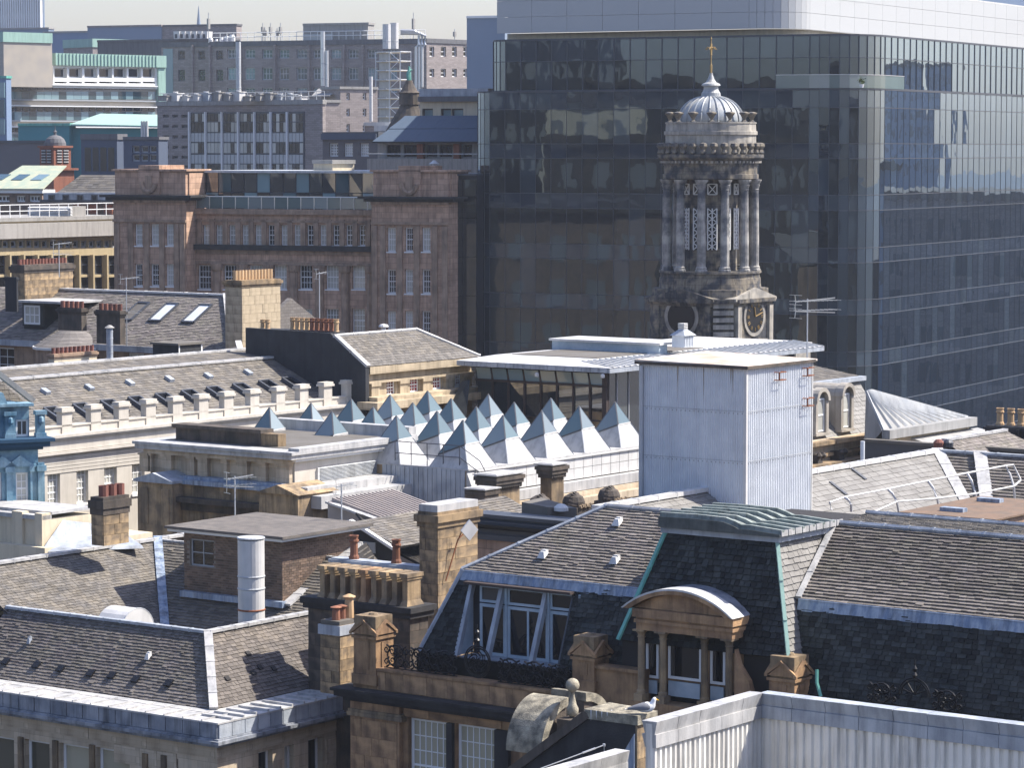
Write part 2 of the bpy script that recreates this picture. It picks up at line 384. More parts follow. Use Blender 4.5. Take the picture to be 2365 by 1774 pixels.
mat('skirt_metal', (.47, .465, .45), col2=(.38, .38, .375), mix=.4, streak=.3, var=.15, rough=.5, bump=.05)
mat('batten_metal', (.36, .315, .285), col2=(.28, .25, .235), var=.15, rough=.6, bump=.1)
mat('copper_dull', (.30, .325, .295), col2=(.19, .225, .205), mix=.5, streak=.5, var=.25, rough=.6, spec=.4)
mat('copper_pale', (.29, .44, .375), var=.15, streak=.2)
mat('teal_wall', (.06, .22, .24), var=.2)
mat('terracotta', (.27, .115, .065), col2=(.19, .09, .06), var=.2, obj=.15, bump=.1)
mat('pot_buff', (.50, .35, .20), col2=(.4, .26, .14), var=.2, obj=.15, bump=.1)
mat('pot_red', (.19, .08, .06), var=.25, obj=.2, bump=.1)
mat('white_paint', (.72, .72, .70), var=.08, bump=.05)
mat('blue_paint', (.30, .38, .44), col2=(.40, .46, .50), var=.15, bump=.1)
mat('grey_paint', (.34, .36, .38), var=.1)
mat('white_metal', (.62, .61, .585), col2=(.5, .495, .475), mix=.3, streak=.15, var=.1, rough=.45, spec=.5, bump=.05)
mat('pale_reveal', (.2, .2, .19))
mat('zinc', (.50, .51, .50), col2=(.38, .4, .42), mix=.45, streak=.3, var=.2, rough=.55, spec=.5, bump=.15)
mat('box_metal', (.66, .69, .71), var=.04, col2=(.57, .60, .63), streak=.08, rough=.55, spec=.4, bump=.03)
mat('dark_metal', (.05, .055, .065), var=.15, rough=.5, spec=.5)
mat('black_iron', (.009, .009, .01), var=.2, rough=.4, spec=.35, bump=.2)
mat('black_wall', (.042, .044, .048), col2=(.03, .032, .036), streak=.3, var=.3, bump=.3)
mat('concrete', (.30, .29, .27), var=.2, streak=.3)
mat('concrete_dark', (.13, .13, .135), var=.2, streak=.3)
mat('panel_band', (.40, .41, .405), var=.05, rough=.35, spec=.5, bump=0)
mat('yellow_panel', (.43, .35, .21), var=.15, streak=.2)
mat('beige_clad', (.42, .37, .30), col2=(.34, .31, .27), var=.15, scale=.5)
mat('blue_clad', (.16, .22, .32), var=.08)
mat('navy_clad', (.07, .09, .13), var=.1)
mat('sheet_blue', (.07, .10, .14), var=.12)
mat('slab_blue', (.19, .24, .31), var=.1)
mat('purple_brown', (.13, .122, .128), var=.15)
mat('red_stone', (.26, .105, .065), var=.25, streak=.3)
mat('blue_wrap', (.08, .20, .29), col2=(.24, .36, .42), mix=.4, streak=.3, var=.2, rough=.5)
mat('blue_wrap_dark', (.02, .06, .11), var=.2)
mat('rust', (.25, .09, .04), var=.3)
mat('dull_metal', (.34, .335, .32), col2=(.27, .27, .26), streak=.3, var=.15, rough=.7, bump=.05)
mat('stone_grey', (.42, .385, .33), col2=(.3, .275, .235), streak=.3, var=.2, bump=.3)
mat('rust_top', (.66, .64, .60), col2=(.36, .24, .15), mix=.02, var=.25, rough=.7, scale=.9, bump=.6, bscale=4)
mat('gold', (.36, .24, .09), metallic=.2, rough=.4, var=.1, bump=0)
mat('silver', (.62, .62, .60), metallic=.7, rough=.35, var=.1, bump=0)
mat('asphalt', (.05, .05, .052), var=.2)
mat('paving', (.16, .15, .14), var=.2)
mat('brown_deck', (.20, .13, .085), col2=(.15, .11, .08), var=.2, streak=.2)
mat('felt_rough', (.17, .15, .13), col2=(.11, .10, .09), var=.35, scale=2.5, bump=.8, bscale=25)
mat('lichen_stone', (.46, .41, .30), col2=(.13, .12, .095), mix=.35, var=.3, bump=.8, bscale=30, scale=4, streak=.3)
mat('foliage', (.07, .10, .03), var=.4, island=.4)
mat('feather_white', (.8, .8, .78), var=.05, bump=.1)
mat('feather_grey', (.17, .175, .19), var=.1, bump=.2, bscale=60)
mat('beak', (.75, .45, .04), var=.05)
mat('dome_lead', (.25, .285, .32), col2=(.37, .37, .345), mix=.45, streak=.3, var=.2, rough=.5, spec=.5)
mat('brown_frame', (.06, .045, .04), var=.1)
mat('dark_stone_link', (.02, .022, .028), var=.2, rough=.4)
mat('cream_blind', (.6, .55, .42), var=.1)
mat('concrete_band', (.36, .34, .31), var=.15, streak=.3)
mat('corr_grey', (.80, .78, .72), col2=(.70, .68, .62), streak=.42, var=.12, rough=.5, spec=.4, bump=.05)
glassmat('pane', (.02, .024, .03), (.5, .5, .45), .62)
glassmat('pane_blind', (.16, .15, .11), (.4, .37, .27), .6)
glassmat('pane_dark', (.012, .014, .018), (.05, .055, .06), .2)
glassmat('pane_blue', (.05, .10, .12), (.20, .31, .34), .5)
glassmat('pane_red', (.16, .015, .03), (.28, .03, .05), .45)
glassmat('pane_pyr', (.10, .155, .155), (.2, .25, .25), .4, ior=1.9, rough=.1, spread=.2)
mat('pale_panel', (.42, .42, .30), col2=(.3, .36, .28), var=.15)
glassmat('tower_pane', (.005, .008, .013), (.03, .045, .06), .10, ior=1.2, rough=.3, wave=.005, wscale=.6)
glassmat('tower_spandrel', (.024, .034, .052), (.04, .055, .07), .2, ior=1.2, rough=.3, wave=.005, wscale=.6)
for k_ in ('tower_pane', 'tower_spandrel'): coat(MT[k_], .105, .95, 1.6, (.66, .85, 1))
glassmat('clerestory', (.22, .31, .36), (.3, .37, .38), .5, ior=1.8, spread=.1)  # pale blue base colour paints in the reflected sky
glassmat('pavilion_pane', (.03, .036, .042), (.07, .08, .08), .3, ior=2.3, rough=.02, wave=.003, wscale=.6)

# ---------------------------------------------------------------- ground
g = MB(); g.box(-3500, 3500, -3500, 5000, -1, 0); go = g.build('ground', MT['asphalt']); go['kind'] = 'structure'
# ================================================================= sandstone building with the copper-topped bay (foreground right)
S = Bd('sandstone_building', 'orange sandstone building with dark mansard, arched dormer and copper-topped bay in the foreground', 'building', 817, 1600, 88)
zc = S.z(900, 1600)                 # cornice level
yR = S.u(2600, 1500)                # runs out of the frame to the right
winS = [S.rect('x', 0, 943, 1664, 1035, 1850), S.rect('x', 0, 1052, 1678, 1147, 1865)]
q = MB(); q.wall('x', 0, .35, yR, 0, 0, zc - .35, winS); q.box(.5, 7, yR, 0, 0, zc - .35); wS = S.part(q, 'wall', 'stone_orange')
for r in winS: window(S.o, 'x', 0, r, gm='pane_blind', nu=6, nz=5, fw=.09, bar=.028, rec=.16, sash=True)
# frieze of big orange blocks and the corner pilaster
zf0, zf1 = S.z(1000, 1664), zc - .36
blocks(wS, 'x', 0, S.u(1160, 1650), S.u(935, 1650), zf0 + .02, zf1, (zf1 - zf0), 1.3, 'stone_orange', proud=.06)
q = MB(); q.box(-.16, 0, S.u(930, 1700), -.0, 0, zf1); S.part(q, 'pilaster', 'stone_orange')
blocks(wS, 'x', -.16, S.u(925, 1700), -.01, zf1 - 2.6, zf1 - .5, .55, .9, 'stone_orange', proud=.02)
q = MB(); q.box(-.24, 0, S.u(940, 1700), .08, zf1 - .42, zf1 - .3); q.box(-.21, 0, S.u(937, 1700), .05, zf1 - .3, zf1 - .22); S.part(q, 'pilaster_capital', 'stone_buff')
q = MB(); q.box(-.14, .1, S.u(1050, 1740), S.u(1037, 1740), 0, zf0); q.box(-.14, .1, S.u(1180, 1740), S.u(1148, 1740), 0, zf0); S.part(q, 'engaged_column', 'stone_black')
# cornice in steps, with parapet on top
q = MB(); q.box(-.22, .5, yR, .22, zc - .35, zc - .22); q.box(-.42, .5, yR, .42, zc - .22, zc - .06); q.box(-.5, .5, yR, .5, zc - .06, zc + .03); S.part(q, 'cornice', 'stone_black')
zp = S.z(1000, 1560)
q = MB(); q.box(-.02, .38, S.u(1320, 1590), 0, zc + .03, zp - .08); q.box(-.07, .42, S.u(1320, 1590), -.3, zp - .08, zp); pw_ = S.part(q, 'parapet', 'stone_orange'); blocks(pw_, 'x', -.02, S.u(1318, 1590), -.9, zc + .05, zp - .1, .6, .75, 'stone_orange', proud=.02)
yb0, yb1 = S.u(1690, 1600), S.u(1385, 1600)
q = MB(); q.box(.1, .5, S.u(1480, 1590), S.u(1320, 1590), zc + .03, S.z(1430, 1552)); q.box(.02, .5, S.u(1480, 1590), S.u(1320, 1590), S.z(1430, 1552), S.z(1430, 1545)); S.part(q, 'parapet_panel', 'stone_orange')
q = MB(); 
for k in range(3):
    yy = S.u(1408 + 16 * k, 1590); q.lathe([(.02, -.09), (.1, -.05), (.12, 0), (.08, .07), (.02, .1)], .08, yy, 8, z0=zc + .45 - .03 * k)
S.part(q, 'carved_scroll', 'stone_buff')
q = MB(); q.box(.02, .55, yR, S.u(1700, 1620), zc + .03, zc + .55); S.part(q, 'parapet', 'stone_orange')

def pedestal(lpx, cpx, ytop, ybot, x, lab, m='stone_orange', cm='stone_buff'):
    yn = S.u(cpx, (ytop + ybot) / 2, 'x', x); yf = S.u(lpx, (ytop + ybot) / 2, 'x', x); w_ = yf - yn; zt = S.z(cpx, ytop, 'x', x); zb = S.z(cpx, ybot, 'x', x)
    r = bpy.data.objects.new('pedestal', None); COL.objects.link(r); r.parent = S.o; r.location = (x, yn, zb); r['label'] = lab
    h = zt - zb
    q = MB(); q.box(0, w_, 0, w_, 0, h - .62); q.box(-.05, w_ + .05, -.05, w_ + .05, 0, .3); q.box(-.05, w_ + .05, -.05, w_ + .05, h - .66, h - .58)
    q.box(-.025, -.001, w_ * .3, w_ * .7, .45, h - .75); q.box(w_ * .3, w_ * .7, -.025, -.001, .45, h - .75); q.build('pedestal_shaft', MT[m], r)
    q = MB(); q.box(.02, w_ - .02, .02, w_ - .02, h - .6, h); q.lathe([(.16, 0), (.12, .05), (.02, .06)], w_ / 2, w_ / 2, 8, z0=h)
    q.build('pedestal_cap', MT[cm], r)
    for ax in 'xy':
        for sd in (0, 1):
            q = MB(); c_ = -.09 if sd == 0 else w_ + .01
            tri = [(-.1, h - .55), (w_ / 2, h - .2), (w_ + .1, h - .55), (w_ + .1, h - .47), (w_ / 2, h - .1), (-.1, h - .47)]
            q.prism(tri, ax, c_, c_ + .08)
            q.prism([(0, h - .52), (w_, h - .52), (w_ / 2, h - .2)], ax, c_ + .03, c_ + .06)
            q.build('gablet', MT[m], r)
pedestal(817, 868, 1427, 1585, -.08, 'stone pedestal with gablets at the left corner')
pedestal(1322, 1372, 1474, 1600, .0, 'stone pedestal between the iron railing and the arched dormer')
pedestal(1776, 1835, 1521, 1640, .0, 'stone pedestal right of the arched dormer')

# ornamental iron railing along the parapet
def scroll_panel(y0, y1, z0, h, x=.12):
    q = MB(); w_ = y1 - y0; cy, cz = (y0 + y1) / 2, z0 + h * .5
    def ring(a, b, r, t0=0, t1=6.283, n=14, rr=.026): q.tube([(x, a + r * math.cos(t0 + (t1 - t0) * i / n), b + r * math.sin(t0 + (t1 - t0) * i / n)) for i in range(n + 1)], rr, 4, False)
    def spiral(a, b, r, s_, st, k=1.4): q.tube([(x - .01, a + r * (1 - i / 16) * math.cos(st + s_ * k * 6.283 * i / 14), b + r * (1 - i / 16) * math.sin(st + s_ * k * 6.283 * i / 14)) for i in range(15)], [.03 - .0008 * i for i in range(15)], 4, False)
    ring(cy, cz, h * .42)
    for sy in (-1, 1):
        for sz in (-1, 1): spiral(cy + sy * w_ * .17, cz + sz * h * .18, h * .2, sy * sz, R(40))
        spiral(cy + sy * w_ * .4, cz + h * .22, h * .17, sy, R(90)); spiral(cy + sy * w_ * .4, cz - h * .25, h * .17, -sy, R(270))
    for k in range(8): q.tube([(x - .02, cy, cz), (x - .03, cy + .16 * math.cos(k * .785), cz + .16 * math.sin(k * .785))], [.03, .008], 4)
    q.lathe([(.01, -.05), (.045, 0), (.01, .05)], x - .03, cy, 6, z0=cz)
    q.beam((x, y0, z0 + .03), (x, y1, z0 + .03), .03, .03); 
    return q
zr0 = zp + .0; pxs = [882, 938, 994, 1050, 1144, 1200, 1256, 1312]
for a, b_ in zip(pxs, pxs[1:]):
    ya, yb = S.u(b_, 1550), S.u(a, 1550)
    if a == 1050:
        q = MB(); cy = (ya + yb) / 2; cz = zr0 + .52; r_ = .46
        for rr in (r_, r_ * .88): q.tube([(.12, cy + rr * math.cos(6.283 * i / 28), cz + rr * math.sin(6.283 * i / 28)) for i in range(29)], .022, 5, False)
        for k in range(8):
            t = .785 * k; q.tube([(.12, cy + (.06 + r_ * .8 * f) * math.cos(t + .7 * math.sin(f * 6)), cz + (.06 + r_ * .8 * f) * math.sin(t + .7 * math.sin(f * 6))) for f in [j / 8 for j in range(9)]], .02, 4)
            q.lathe([(.01, -.04), (.05, 0), (.01, .04)], .11, cy + .28 * math.cos(t), 6, z0=cz + .28 * math.sin(t))
        q.lathe([(.03, 0), (.03, .1), (.09, .16), (.03, .22), (.02, .3), (.07, .35), (.07, .4), (.02, .46), (.015, .6)], .12, cy, 8, z0=cz + r_)
        S.part(q, 'iron_roundel', 'black_iron')
    else: S.part(scroll_panel(ya, yb, zr0, .78), 'iron_railing', 'black_iron')

# ---- left mansard: steep dark slates with the recessed three-light dormer
xb, xf, xr = 1.5, .6, 4.3
zb_ = S.z(1270, 1340, 'x', xb); zft = S.z(1060, 1517, 'x', xf); zrg = S.z(1470, 1177, 'x', xr)
yhl = S.u(1068, 1320, 'x', xb); yfl = yhl + .9; yrl = S.u(1402, 1171, 'x', xr)
yBay = S.u(1560, 1300, 'x', xb)
ys1, ys4 = S.u(1050, 1517, 'x', xf), S.u(1290, 1537, 'x', xf)     # feet of the outer struts
zt_ = zb_ - .28; xt_ = xf + (xb - xf) * (zt_ - zft) / (zb_ - zft)
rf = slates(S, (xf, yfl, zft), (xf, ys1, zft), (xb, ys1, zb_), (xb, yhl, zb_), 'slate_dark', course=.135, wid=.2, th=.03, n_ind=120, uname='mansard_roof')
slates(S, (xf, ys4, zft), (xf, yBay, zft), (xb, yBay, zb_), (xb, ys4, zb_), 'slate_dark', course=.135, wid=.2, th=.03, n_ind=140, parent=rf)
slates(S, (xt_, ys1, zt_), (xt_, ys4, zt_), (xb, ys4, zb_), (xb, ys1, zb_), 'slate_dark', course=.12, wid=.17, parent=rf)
q = MB(); q.slab([(xf, yfl, zft), (xf, yBay, zft), (xb, yBay, zb_), (xb, yhl, zb_)], (.2, 0, -.1)) if False else q.slab([(xf, ys4, zft), (xf, yBay, zft), (xb, yBay, zb_), (xb, ys4, zb_)], (.08, 0, -.05)); q.slab([(xt_, ys1, zt_), (xt_, ys4, zt_), (xb, ys4, zb_), (xb, ys1, zb_)], (.06, 0, -.04))
S.part(q, 'roof_boarding', 'roof_boards')
# upper lit slope
sl1 = slates(S, (xb, yhl, zb_ + .02), (xb, yBay, zb_ + .02), (xr, yBay, zrg), (xr, yrl, zrg), 'slate_brown', course=.14, wid=.22, n_ind=300, th=.045, uname='upper_roof')
q = MB(); q.slab([(xr, yrl, zrg), (xr, yBay, zrg), (xr + 3, yBay, zb_), (xr + 3, yrl + .2, zb_)], (0, 0, -.06)); q.slab([(xb, yhl, zb_), (xr, yrl, zrg), (xr + 3, yrl + .2, zb_), (xr + 3, yhl, zb_ - .5)], (0, -.06, -.06)); q.slab([(xb, yhl, zb_), (xr + 3, yhl, zb_ - .5), (xr + 3, yfl, zft), (xf, yfl, zft)], (0, -.06, -.06)); S.part(q, 'back_roof', 'slate_grey')
q = MB(); q.box(xf - .12, xf + .1, S.u(1790, 1600), yfl, zc - .3, zft - .03); q.box(.42, .6, yR, S.u(1700, 1600), zc - .3, zc + 1.2); S.part(q, 'mansard_foot', 'slate_dark')
seam_roll(S, (xb, yhl + .02, zb_ + .06), (xr, yrl, zrg + .05), .07, 'lead', 1.0, 'hip_roll'); seam_roll(S, (xf, yfl, zft + .03), (xb, yhl, zb_ + .05), .075, 'lead', .62, 'hip_roll', w=.2)
seam_roll(S, (xr, yrl, zrg + .04), (xr, yBay - .5, zrg + .04), .075, 'lead_pale', .9, 'ridge_roll')
# blue lead flashing at the break of the mansard, in dressed bays
def dressed(b, x, y0, y1, z1, z0, xo, m, w_=.16, name='lead_flashing'):
    q = MB(); y = y0; 
    while y < y1:
        e = min(y1, y + w_ * rnd.uniform(.5, 1.6)); j = rnd.uniform(-.012, .02); k = rnd.uniform(-.02, .02)
        q.hexa([(x - xo - .03 + j, y, z0 + k), (x - xo + .02, y, z0), (x - xo + .02, e, z0), (x - xo - .03 + j * .2, e, z0 + k)], [(x - .05, y, z1), (x + .1, y, z1 + .03), (x + .1, e, z1 + .03), (x - .05, e, z1)]); y = e
    q.tube([(x - .03, y0, z1 + .02), (x - .03, y1, z1 + .02)], .03, 6)
    return b.part(q, name, m)
dressed(S, xb, yBay, yhl, zb_, zb_ - .24, .1, 'lead_blue')
# struts, head and the recessed dormer window
q = MB(); q.box(xb - .42, xb, ys4 - .05, ys1 + .05, zt_ - .02, zt_ + .05); S.part(q, 'dormer_head', 'brown_frame')
for k, (tx, ty, bx, by, w_) in enumerate([(1096, 1372, 1052, 1517, .12), (1168, 1377, 1122, 1520, .13), (1262, 1383, 1224, 1531, .13), (1340, 1388, 1288, 1537, .05)]):
    yy = S.u(bx, by, 'x', xf); q = MB(); zz = zt_ + .0
    q.hexa([(xf - .02, yy - w_ / 2, zft), (xf + .16, yy - w_ / 2, zft), (xf + .16, yy + w_ / 2, zft), (xf - .02, yy + w_ / 2, zft)], [(xt_ - .04, yy - w_ / 2, zz), (xt_ + .14, yy - w_ / 2, zz), (xt_ + .14, yy + w_ / 2, zz), (xt_ - .04, yy + w_ / 2, zz)])
    S.part(q, 'dormer_strut', 'lead' if k < 3 else 'dark_metal')
for yy, sg in ((ys1, 1), (ys4, -1)):
    q = MB(); q.prism([(xf, zft), (xb, zft), (xb, zt_), (xt_, zt_)], 'y', yy, yy + .04 * sg); S.part(q, 'dormer_cheek', 'blue_paint')
xw = xb - .12
for a, b_, nn in ((1108, 1168, 1), (1172, 1266, 2), (1270, 1338, 1)):
    y0, y1 = S.u(b_, 1450, 'x', xw), S.u(a, 1450, 'x', xw); zw0, zw1 = zft - .02, zt_ - .03; zt2 = zw0 + (zw1 - zw0) * .74
    window(S.o, 'x', xw, (y0, y1, zt2 + .02, zw1), 'blue_paint', 'pane_dark', 1, 1, .075, .03, 0, name='top_light')
    window(S.o, 'x', xw, (y0, y1, zw0, zt2 - .02), 'blue_paint', 'pane_dark', nn, 1, .09, .07, 0, name='casement_window')
    q = MB(); q.box(xw - .05, xw + .05, y0 - .07, y0 - .002, zw0, zw1); S.part(q, 'mullion_post', 'blue_paint')
q = MB(); q.box(xw + .14, xw + .2, ys4, ys1, zft, zt_); S.part(q, 'dormer_back', 'black_wall')
q = MB(); q.box(xf, xb, ys4, ys1, zft - .1, zft - .03); S.part(q, 'dormer_sill', 'lead')
# wee hatch vents in the slates
def vent_hood(b, P, m='white_metal', s=.13):
    q = MB(); x, y, z = P; q.hexa([(x - s * 1.6, y - s, z - .02), (x, y - s, z + .12), (x, y + s, z + .12), (x - s * 1.6, y + s, z - .02)], [(x - s * 1.1, y - s * .5, z + .17), (x, y - s * .5, z + .2), (x, y + s * .5, z + .2), (x - s * 1.1, y + s * .5, z + .17)])
    q.box(x - s * .5, x + s * .6, y - s * .6, y + s * .6, z + .08, z + .22)
    return b.part(q, 'vent_hood', m)
def on_slope(b, px, py, A, Bq, C):
    A, Bq, C = Vector(A), Vector(Bq), Vector(C); n = (Bq - A).cross(C - A); d = b.ray(px, py); t = (A - b.c).dot(n) / d.dot(n); return b.c + d * t
pl = ((xb, yhl, zb_), (xb, yBay, zb_), (xr, yBay, zrg))
for px, py in ((1430, 1212), (1258, 1287), (1424, 1300)): vent_hood(S, on_slope(S, px, py, *pl))

# ---- the copper-topped bay
xbt, xbf = 1.45, .3
zbt = S.z(1660, 1238, 'x', xbt); zbf = S.z(1620, 1500, 'x', xbf)
ytl, ytr = S.u(1538, 1225, 'x', xbt), S.u(1793, 1245, 'x', xbt); yfl2, yfr2 = S.u(1428, 1497, 'x', xbf), S.u(1820, 1520, 'x', xbf)
bay = slates(S, (xbf, yfl2, zbf), (xbf, yfr2, zbf), (xbt, ytr, zbt), (xbt, ytl, zbt), 'slate_dark', course=.16, wid=.19, n_ind=200, uname='bay_roof', th=.045)
# lit right side of the bay, sunlight put into a paler slate
xs = S.u(1930, 1215, 'y', ytr)
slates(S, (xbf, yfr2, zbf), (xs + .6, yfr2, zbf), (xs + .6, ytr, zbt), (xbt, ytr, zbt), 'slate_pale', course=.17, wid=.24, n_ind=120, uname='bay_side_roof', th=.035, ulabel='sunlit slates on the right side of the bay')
q = MB(); q.hexa([(xbf + .1, yfr2 + .1, zbf), (9, yfr2 + .1, zbf), (9, yfl2 - .1, zbf), (xbf + .1, yfl2 - .1, zbf)], [(xbt + .1, ytr + .1, zbt), (8, ytr + .1, zbt), (8, ytl - .1, zbt), (xbt + .1, ytl - .1, zbt)]); q.box(.5, 5, yfr2, yfl2, zc, zbf); S.part(q, 'bay_core', 'roof_boards')
seam_roll(S, (xbf - .02, yfl2, zbf), (xbt - .02, ytl, zbt), .05, 'copper_green', 1.1, 'copper_hip', w=.2)
seam_roll(S, (xbf - .02, yfr2 - .02, zbf), (xbt, ytr - .02, zbt), .16, 'copper_pale', 1.3, 'copper_hip', w=.1)
# copper roof: fascia, then curved battens
zf = zbt + .02; yl_, yr_ = ytl + .1, ytr - .25; xk = S.u(1935, 1185, 'y', yr_)
q = MB(); q.box(xbt - .12, xk, yr_ + .08, yl_, zf - .05, zf + .12); S.part(q, 'lead_apron', 'lead')
ym = yl_ + (yr_ - yl_) * .62
def prof(o=0): return [(yl_, zf + .42 + o), (yl_ + (ym - yl_) * .5, zf + .44 + o), (ym + .3, zf + .42 + o), (ym, zf + .34 + o), (ym - .2, zf + .26 + o), (ym - .5, zf + .27 + o), (yr_, zf + .2 + o)]
pp = prof(); q = MB(); q.prism([(yl_, zf + .12)] + pp + [(yr_, zf + .12)], 'x', xbt - .2, xk + .1); S.part(q, 'copper_roof', 'copper_dull')
q = MB(); q.prism([(a, c_ - .02) for a, c_ in pp] + [(yr_, zf + .11), (yl_, zf + .11)], 'x', xbt - .24, xbt - .2); S.part(q, 'copper_fascia', 'copper_dark')
for k in range(6):
    xx = xbt - .1 + (xk - xbt) * k / 5.3; q = MB(); p2 = [(xx, a, c_ + .03) for a, c_ in pp]
    for a, e in zip(p2, p2[1:]): q.beam(a, Vector(e) + (Vector(e) - Vector(a)) * .03, .11, .14)
    S.part(q, 'copper_batten', 'copper_dull')
for k in range(9):
    q = MB(); xx = xbt - .2 + (xk - xbt + .1) * k / 8; q.box(xx + .02, xx + (xk - xbt) / 8 - .02, yr_ - .03, yr_ - .001, zf + .13, zf + .32 - .03); S.part(q, 'fascia_sheet', 'lead_pale')

for a, b_, c_, d_ in ((ytl, zbt, 0, 0),): pass
# ---- arched stone dormer
ya, yb = S.u(1474, 1500), S.u(1695, 1500); xA = -.05
zE0, zE1 = S.z(1580, 1465), S.z(1580, 1415); zB = S.z(1580, 1615)
q = MB(); q.box(xA - .05, .9, yb, ya, zE0, zE0 + .2); q.box(xA - .1, .9, yb - .05, ya + .05, zE0 + .2, zE0 + .3); q.box(xA - .14, .9, yb - .08, ya + .08, zE0 + .36, zE1); q.box(xA - .06, .9, yb, ya, zE0 + .3, zE0 + .36); ent = S.part(q, 'entablature', 'stone_orange')
yl3, yr3 = S.u(1449, 1400), S.u(1703, 1424); cyy = (yl3 + yr3) / 2; half = (yl3 - yr3) / 2; rise = S.z(1570, 1360) - zE1; Rr_ = (half * half + rise * rise) / (2 * rise)
def arc(h, r0, zb0, n=16, dz=0):
    Rr = (h * h + r0 * r0) / (2 * r0); t = math.asin(min(1, h / Rr)); return [(cyy + Rr * math.sin(-t + 2 * t * i / n), zb0 + r0 - Rr + Rr * math.cos(-t + 2 * t * i / n) + dz) for i in range(n + 1)]
q = MB(); q.prism(arc(half * .86, rise * .72, zE1 + .01), 'x', xA + .02, .6); S.part(q, 'tympanum', 'stone_orange')
q = MB(); o_ = arc(half, rise, zE1); i_ = arc(half * .86, rise * .78, zE1)
for k in range(16): q.prism([o_[k], o_[k + 1], i_[k + 1], i_[k]], 'x', xA - .22, .3)
o2 = arc(half * .94, rise * .9, zE1); 
for k in range(16): q.prism([o2[k], o2[k + 1], i_[k + 1], i_[k]], 'x', xA - .16, .3)
S.part(q, 'arched_pediment', 'stone_orange')
q = MB(); o_ = arc(half * 1.015, rise * 1.02, zE1 + .005); o3 = arc(half * .98, rise * .94, zE1)
for k in range(16): q.prism([o_[k], o_[k + 1], o3[k + 1], o3[k]], 'x', xA - .24, .3)
S.part(q, 'stone_coping', 'white_metal')
q = MB(); o_ = arc(half * 1.0, rise * 1.0, zE1 + .0); o3 = arc(half * .9, rise * .8, zE1)
for k in range(16): q.prism([o_[k], o_[k + 1], o3[k + 1], o3[k]], 'x', .3, 2.3)
S.part(q, 'barrel_roof', 'lead_dark')  # darker lead paints in the shade cast by the bay
q = MB(); q.box(.9, 2.2, yb + .0, ya, zE0 - 1.6, zE1); S.part(q, 'dormer_side', 'blue_paint')
for a in (1478, 1528, 1624, 1681):
    yy = S.u(a, 1530); q = MB(); zt = zE0; hh = zt - zB
    q.lathe([(.13, 0), (.13, .08), (.1, .11), (.1, hh * .72), (.095, hh - .24), (.12, hh - .22), (.1, hh - .18), (.12, hh - .1), (.17, hh - .05), (.17, hh)], xA + .12, yy, 10, z0=zB)
    q.box(xA - .06, xA + .3, yy - .18, yy + .18, zt - .05, zt - .001); q.box(xA - .04, xA + .28, yy - .14, yy + .14, zB - .2, zB); S.part(q, 'column', 'stone_buff')
xw2 = .42
for (a, t, b_, bt) in ((1492, 1453, 1521, 1567), (1543, 1456, 1620, 1572), (1640, 1466, 1675, 1582)):
    r = S.rect('x', xw2, a, t, b_, bt); window(S.o, 'x', xw2, r, 'white_paint', 'pane_dark', 1, 1, .075, .03, 0, name='dormer_window')
    q = MB(); q.box(xw2 - .03, xw2 + .02, r[0] + .03, r[1] - .03, zB - .05, r[2] - .06); S.part(q, 'window_apron', 'blue_paint')
q = MB(); q.box(xw2 + .07, 2, yb, ya, zB - .3, zE0); q.box(xA - .1, .5, yb - .15, ya + .15, zc + .03, zB - .2)
for a in (1532, 1632): yy = S.u(a, 1530, 'x', xw2); q.box(xw2 - .02, xw2 + .1, yy - .1, yy + .1, zB - .2, zE0)
S.part(q, 'dormer_body', 'stone_orange')
q = MB(); q.prism([(yb - .02, zB - .2), (yb - .9, zB - .2), (yb - .85, zB + .05), (yb - .6, zB + .25), (yb - .45, zB + .7), (yb - .15, zB + 1.1), (yb - .02, zB + 1.5)], 'x', .0, .2); S.part(q, 'side_scroll', 'stone_orange')

# ---- right-hand mansard
xb2, xf2, xr2 = 1.5, .5, 4.4
z2 = S.z(2100, 1412, 'x', xb2); z2f = z2 - 3.0; z2r = S.z(2150, 1228, 'x', xr2); yv = S.u(1846, 1385, 'x', xb2); yv2 = S.u(1932, 1212, 'x', xr2)
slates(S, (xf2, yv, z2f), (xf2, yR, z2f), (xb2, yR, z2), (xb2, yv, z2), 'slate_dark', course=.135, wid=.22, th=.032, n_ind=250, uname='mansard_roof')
slates(S, (xb2, yv, z2 + .02), (xb2, yR, z2 + .02), (xr2, yR, z2r), (xr2, yv2, z2r), 'slate_brown', course=.14, wid=.22, n_ind=300, th=.045, uname='upper_roof')
dressed(S, xb2, yR, yv, z2, z2 - .26, .1, 'lead_blue', .3)
seam_roll(S, (xb2, yv + .03, z2 + .06), (xr2, yv2 + .03, z2r + .06), .1, 'lead_pale', 1.2, 'valley_sheet', w=.16)
seam_roll(S, (xr2, yv2, z2r + .04), (xr2, yR, z2r + .04), .08, 'lead', .75, 'ridge_roll')
z2b = S.z(2150, 1199, 'x', xr2 + 2.2)
slates(S, (xr2 + .1, yv2, z2r), (xr2 + .1, yR, z2r), (xr2 + 2.2, yR, z2b), (xr2 + 2.2, yv2 + .3, z2b), 'slate_grey', course=.16, wid=.22, uname='back_slope')
seam_roll(S, (xr2 + 2.2, yv2 + .3, z2b + .04), (xr2 + 2.2, yR, z2b + .04), .08, 'lead', .75, 'ridge_roll')
q = MB(); q.box(xr2 + 2.25, xr2 + 2.6, yR, yv2 + .3, z2f, z2b - .1); S.part(q, 'back_wall', 'stone_orange')
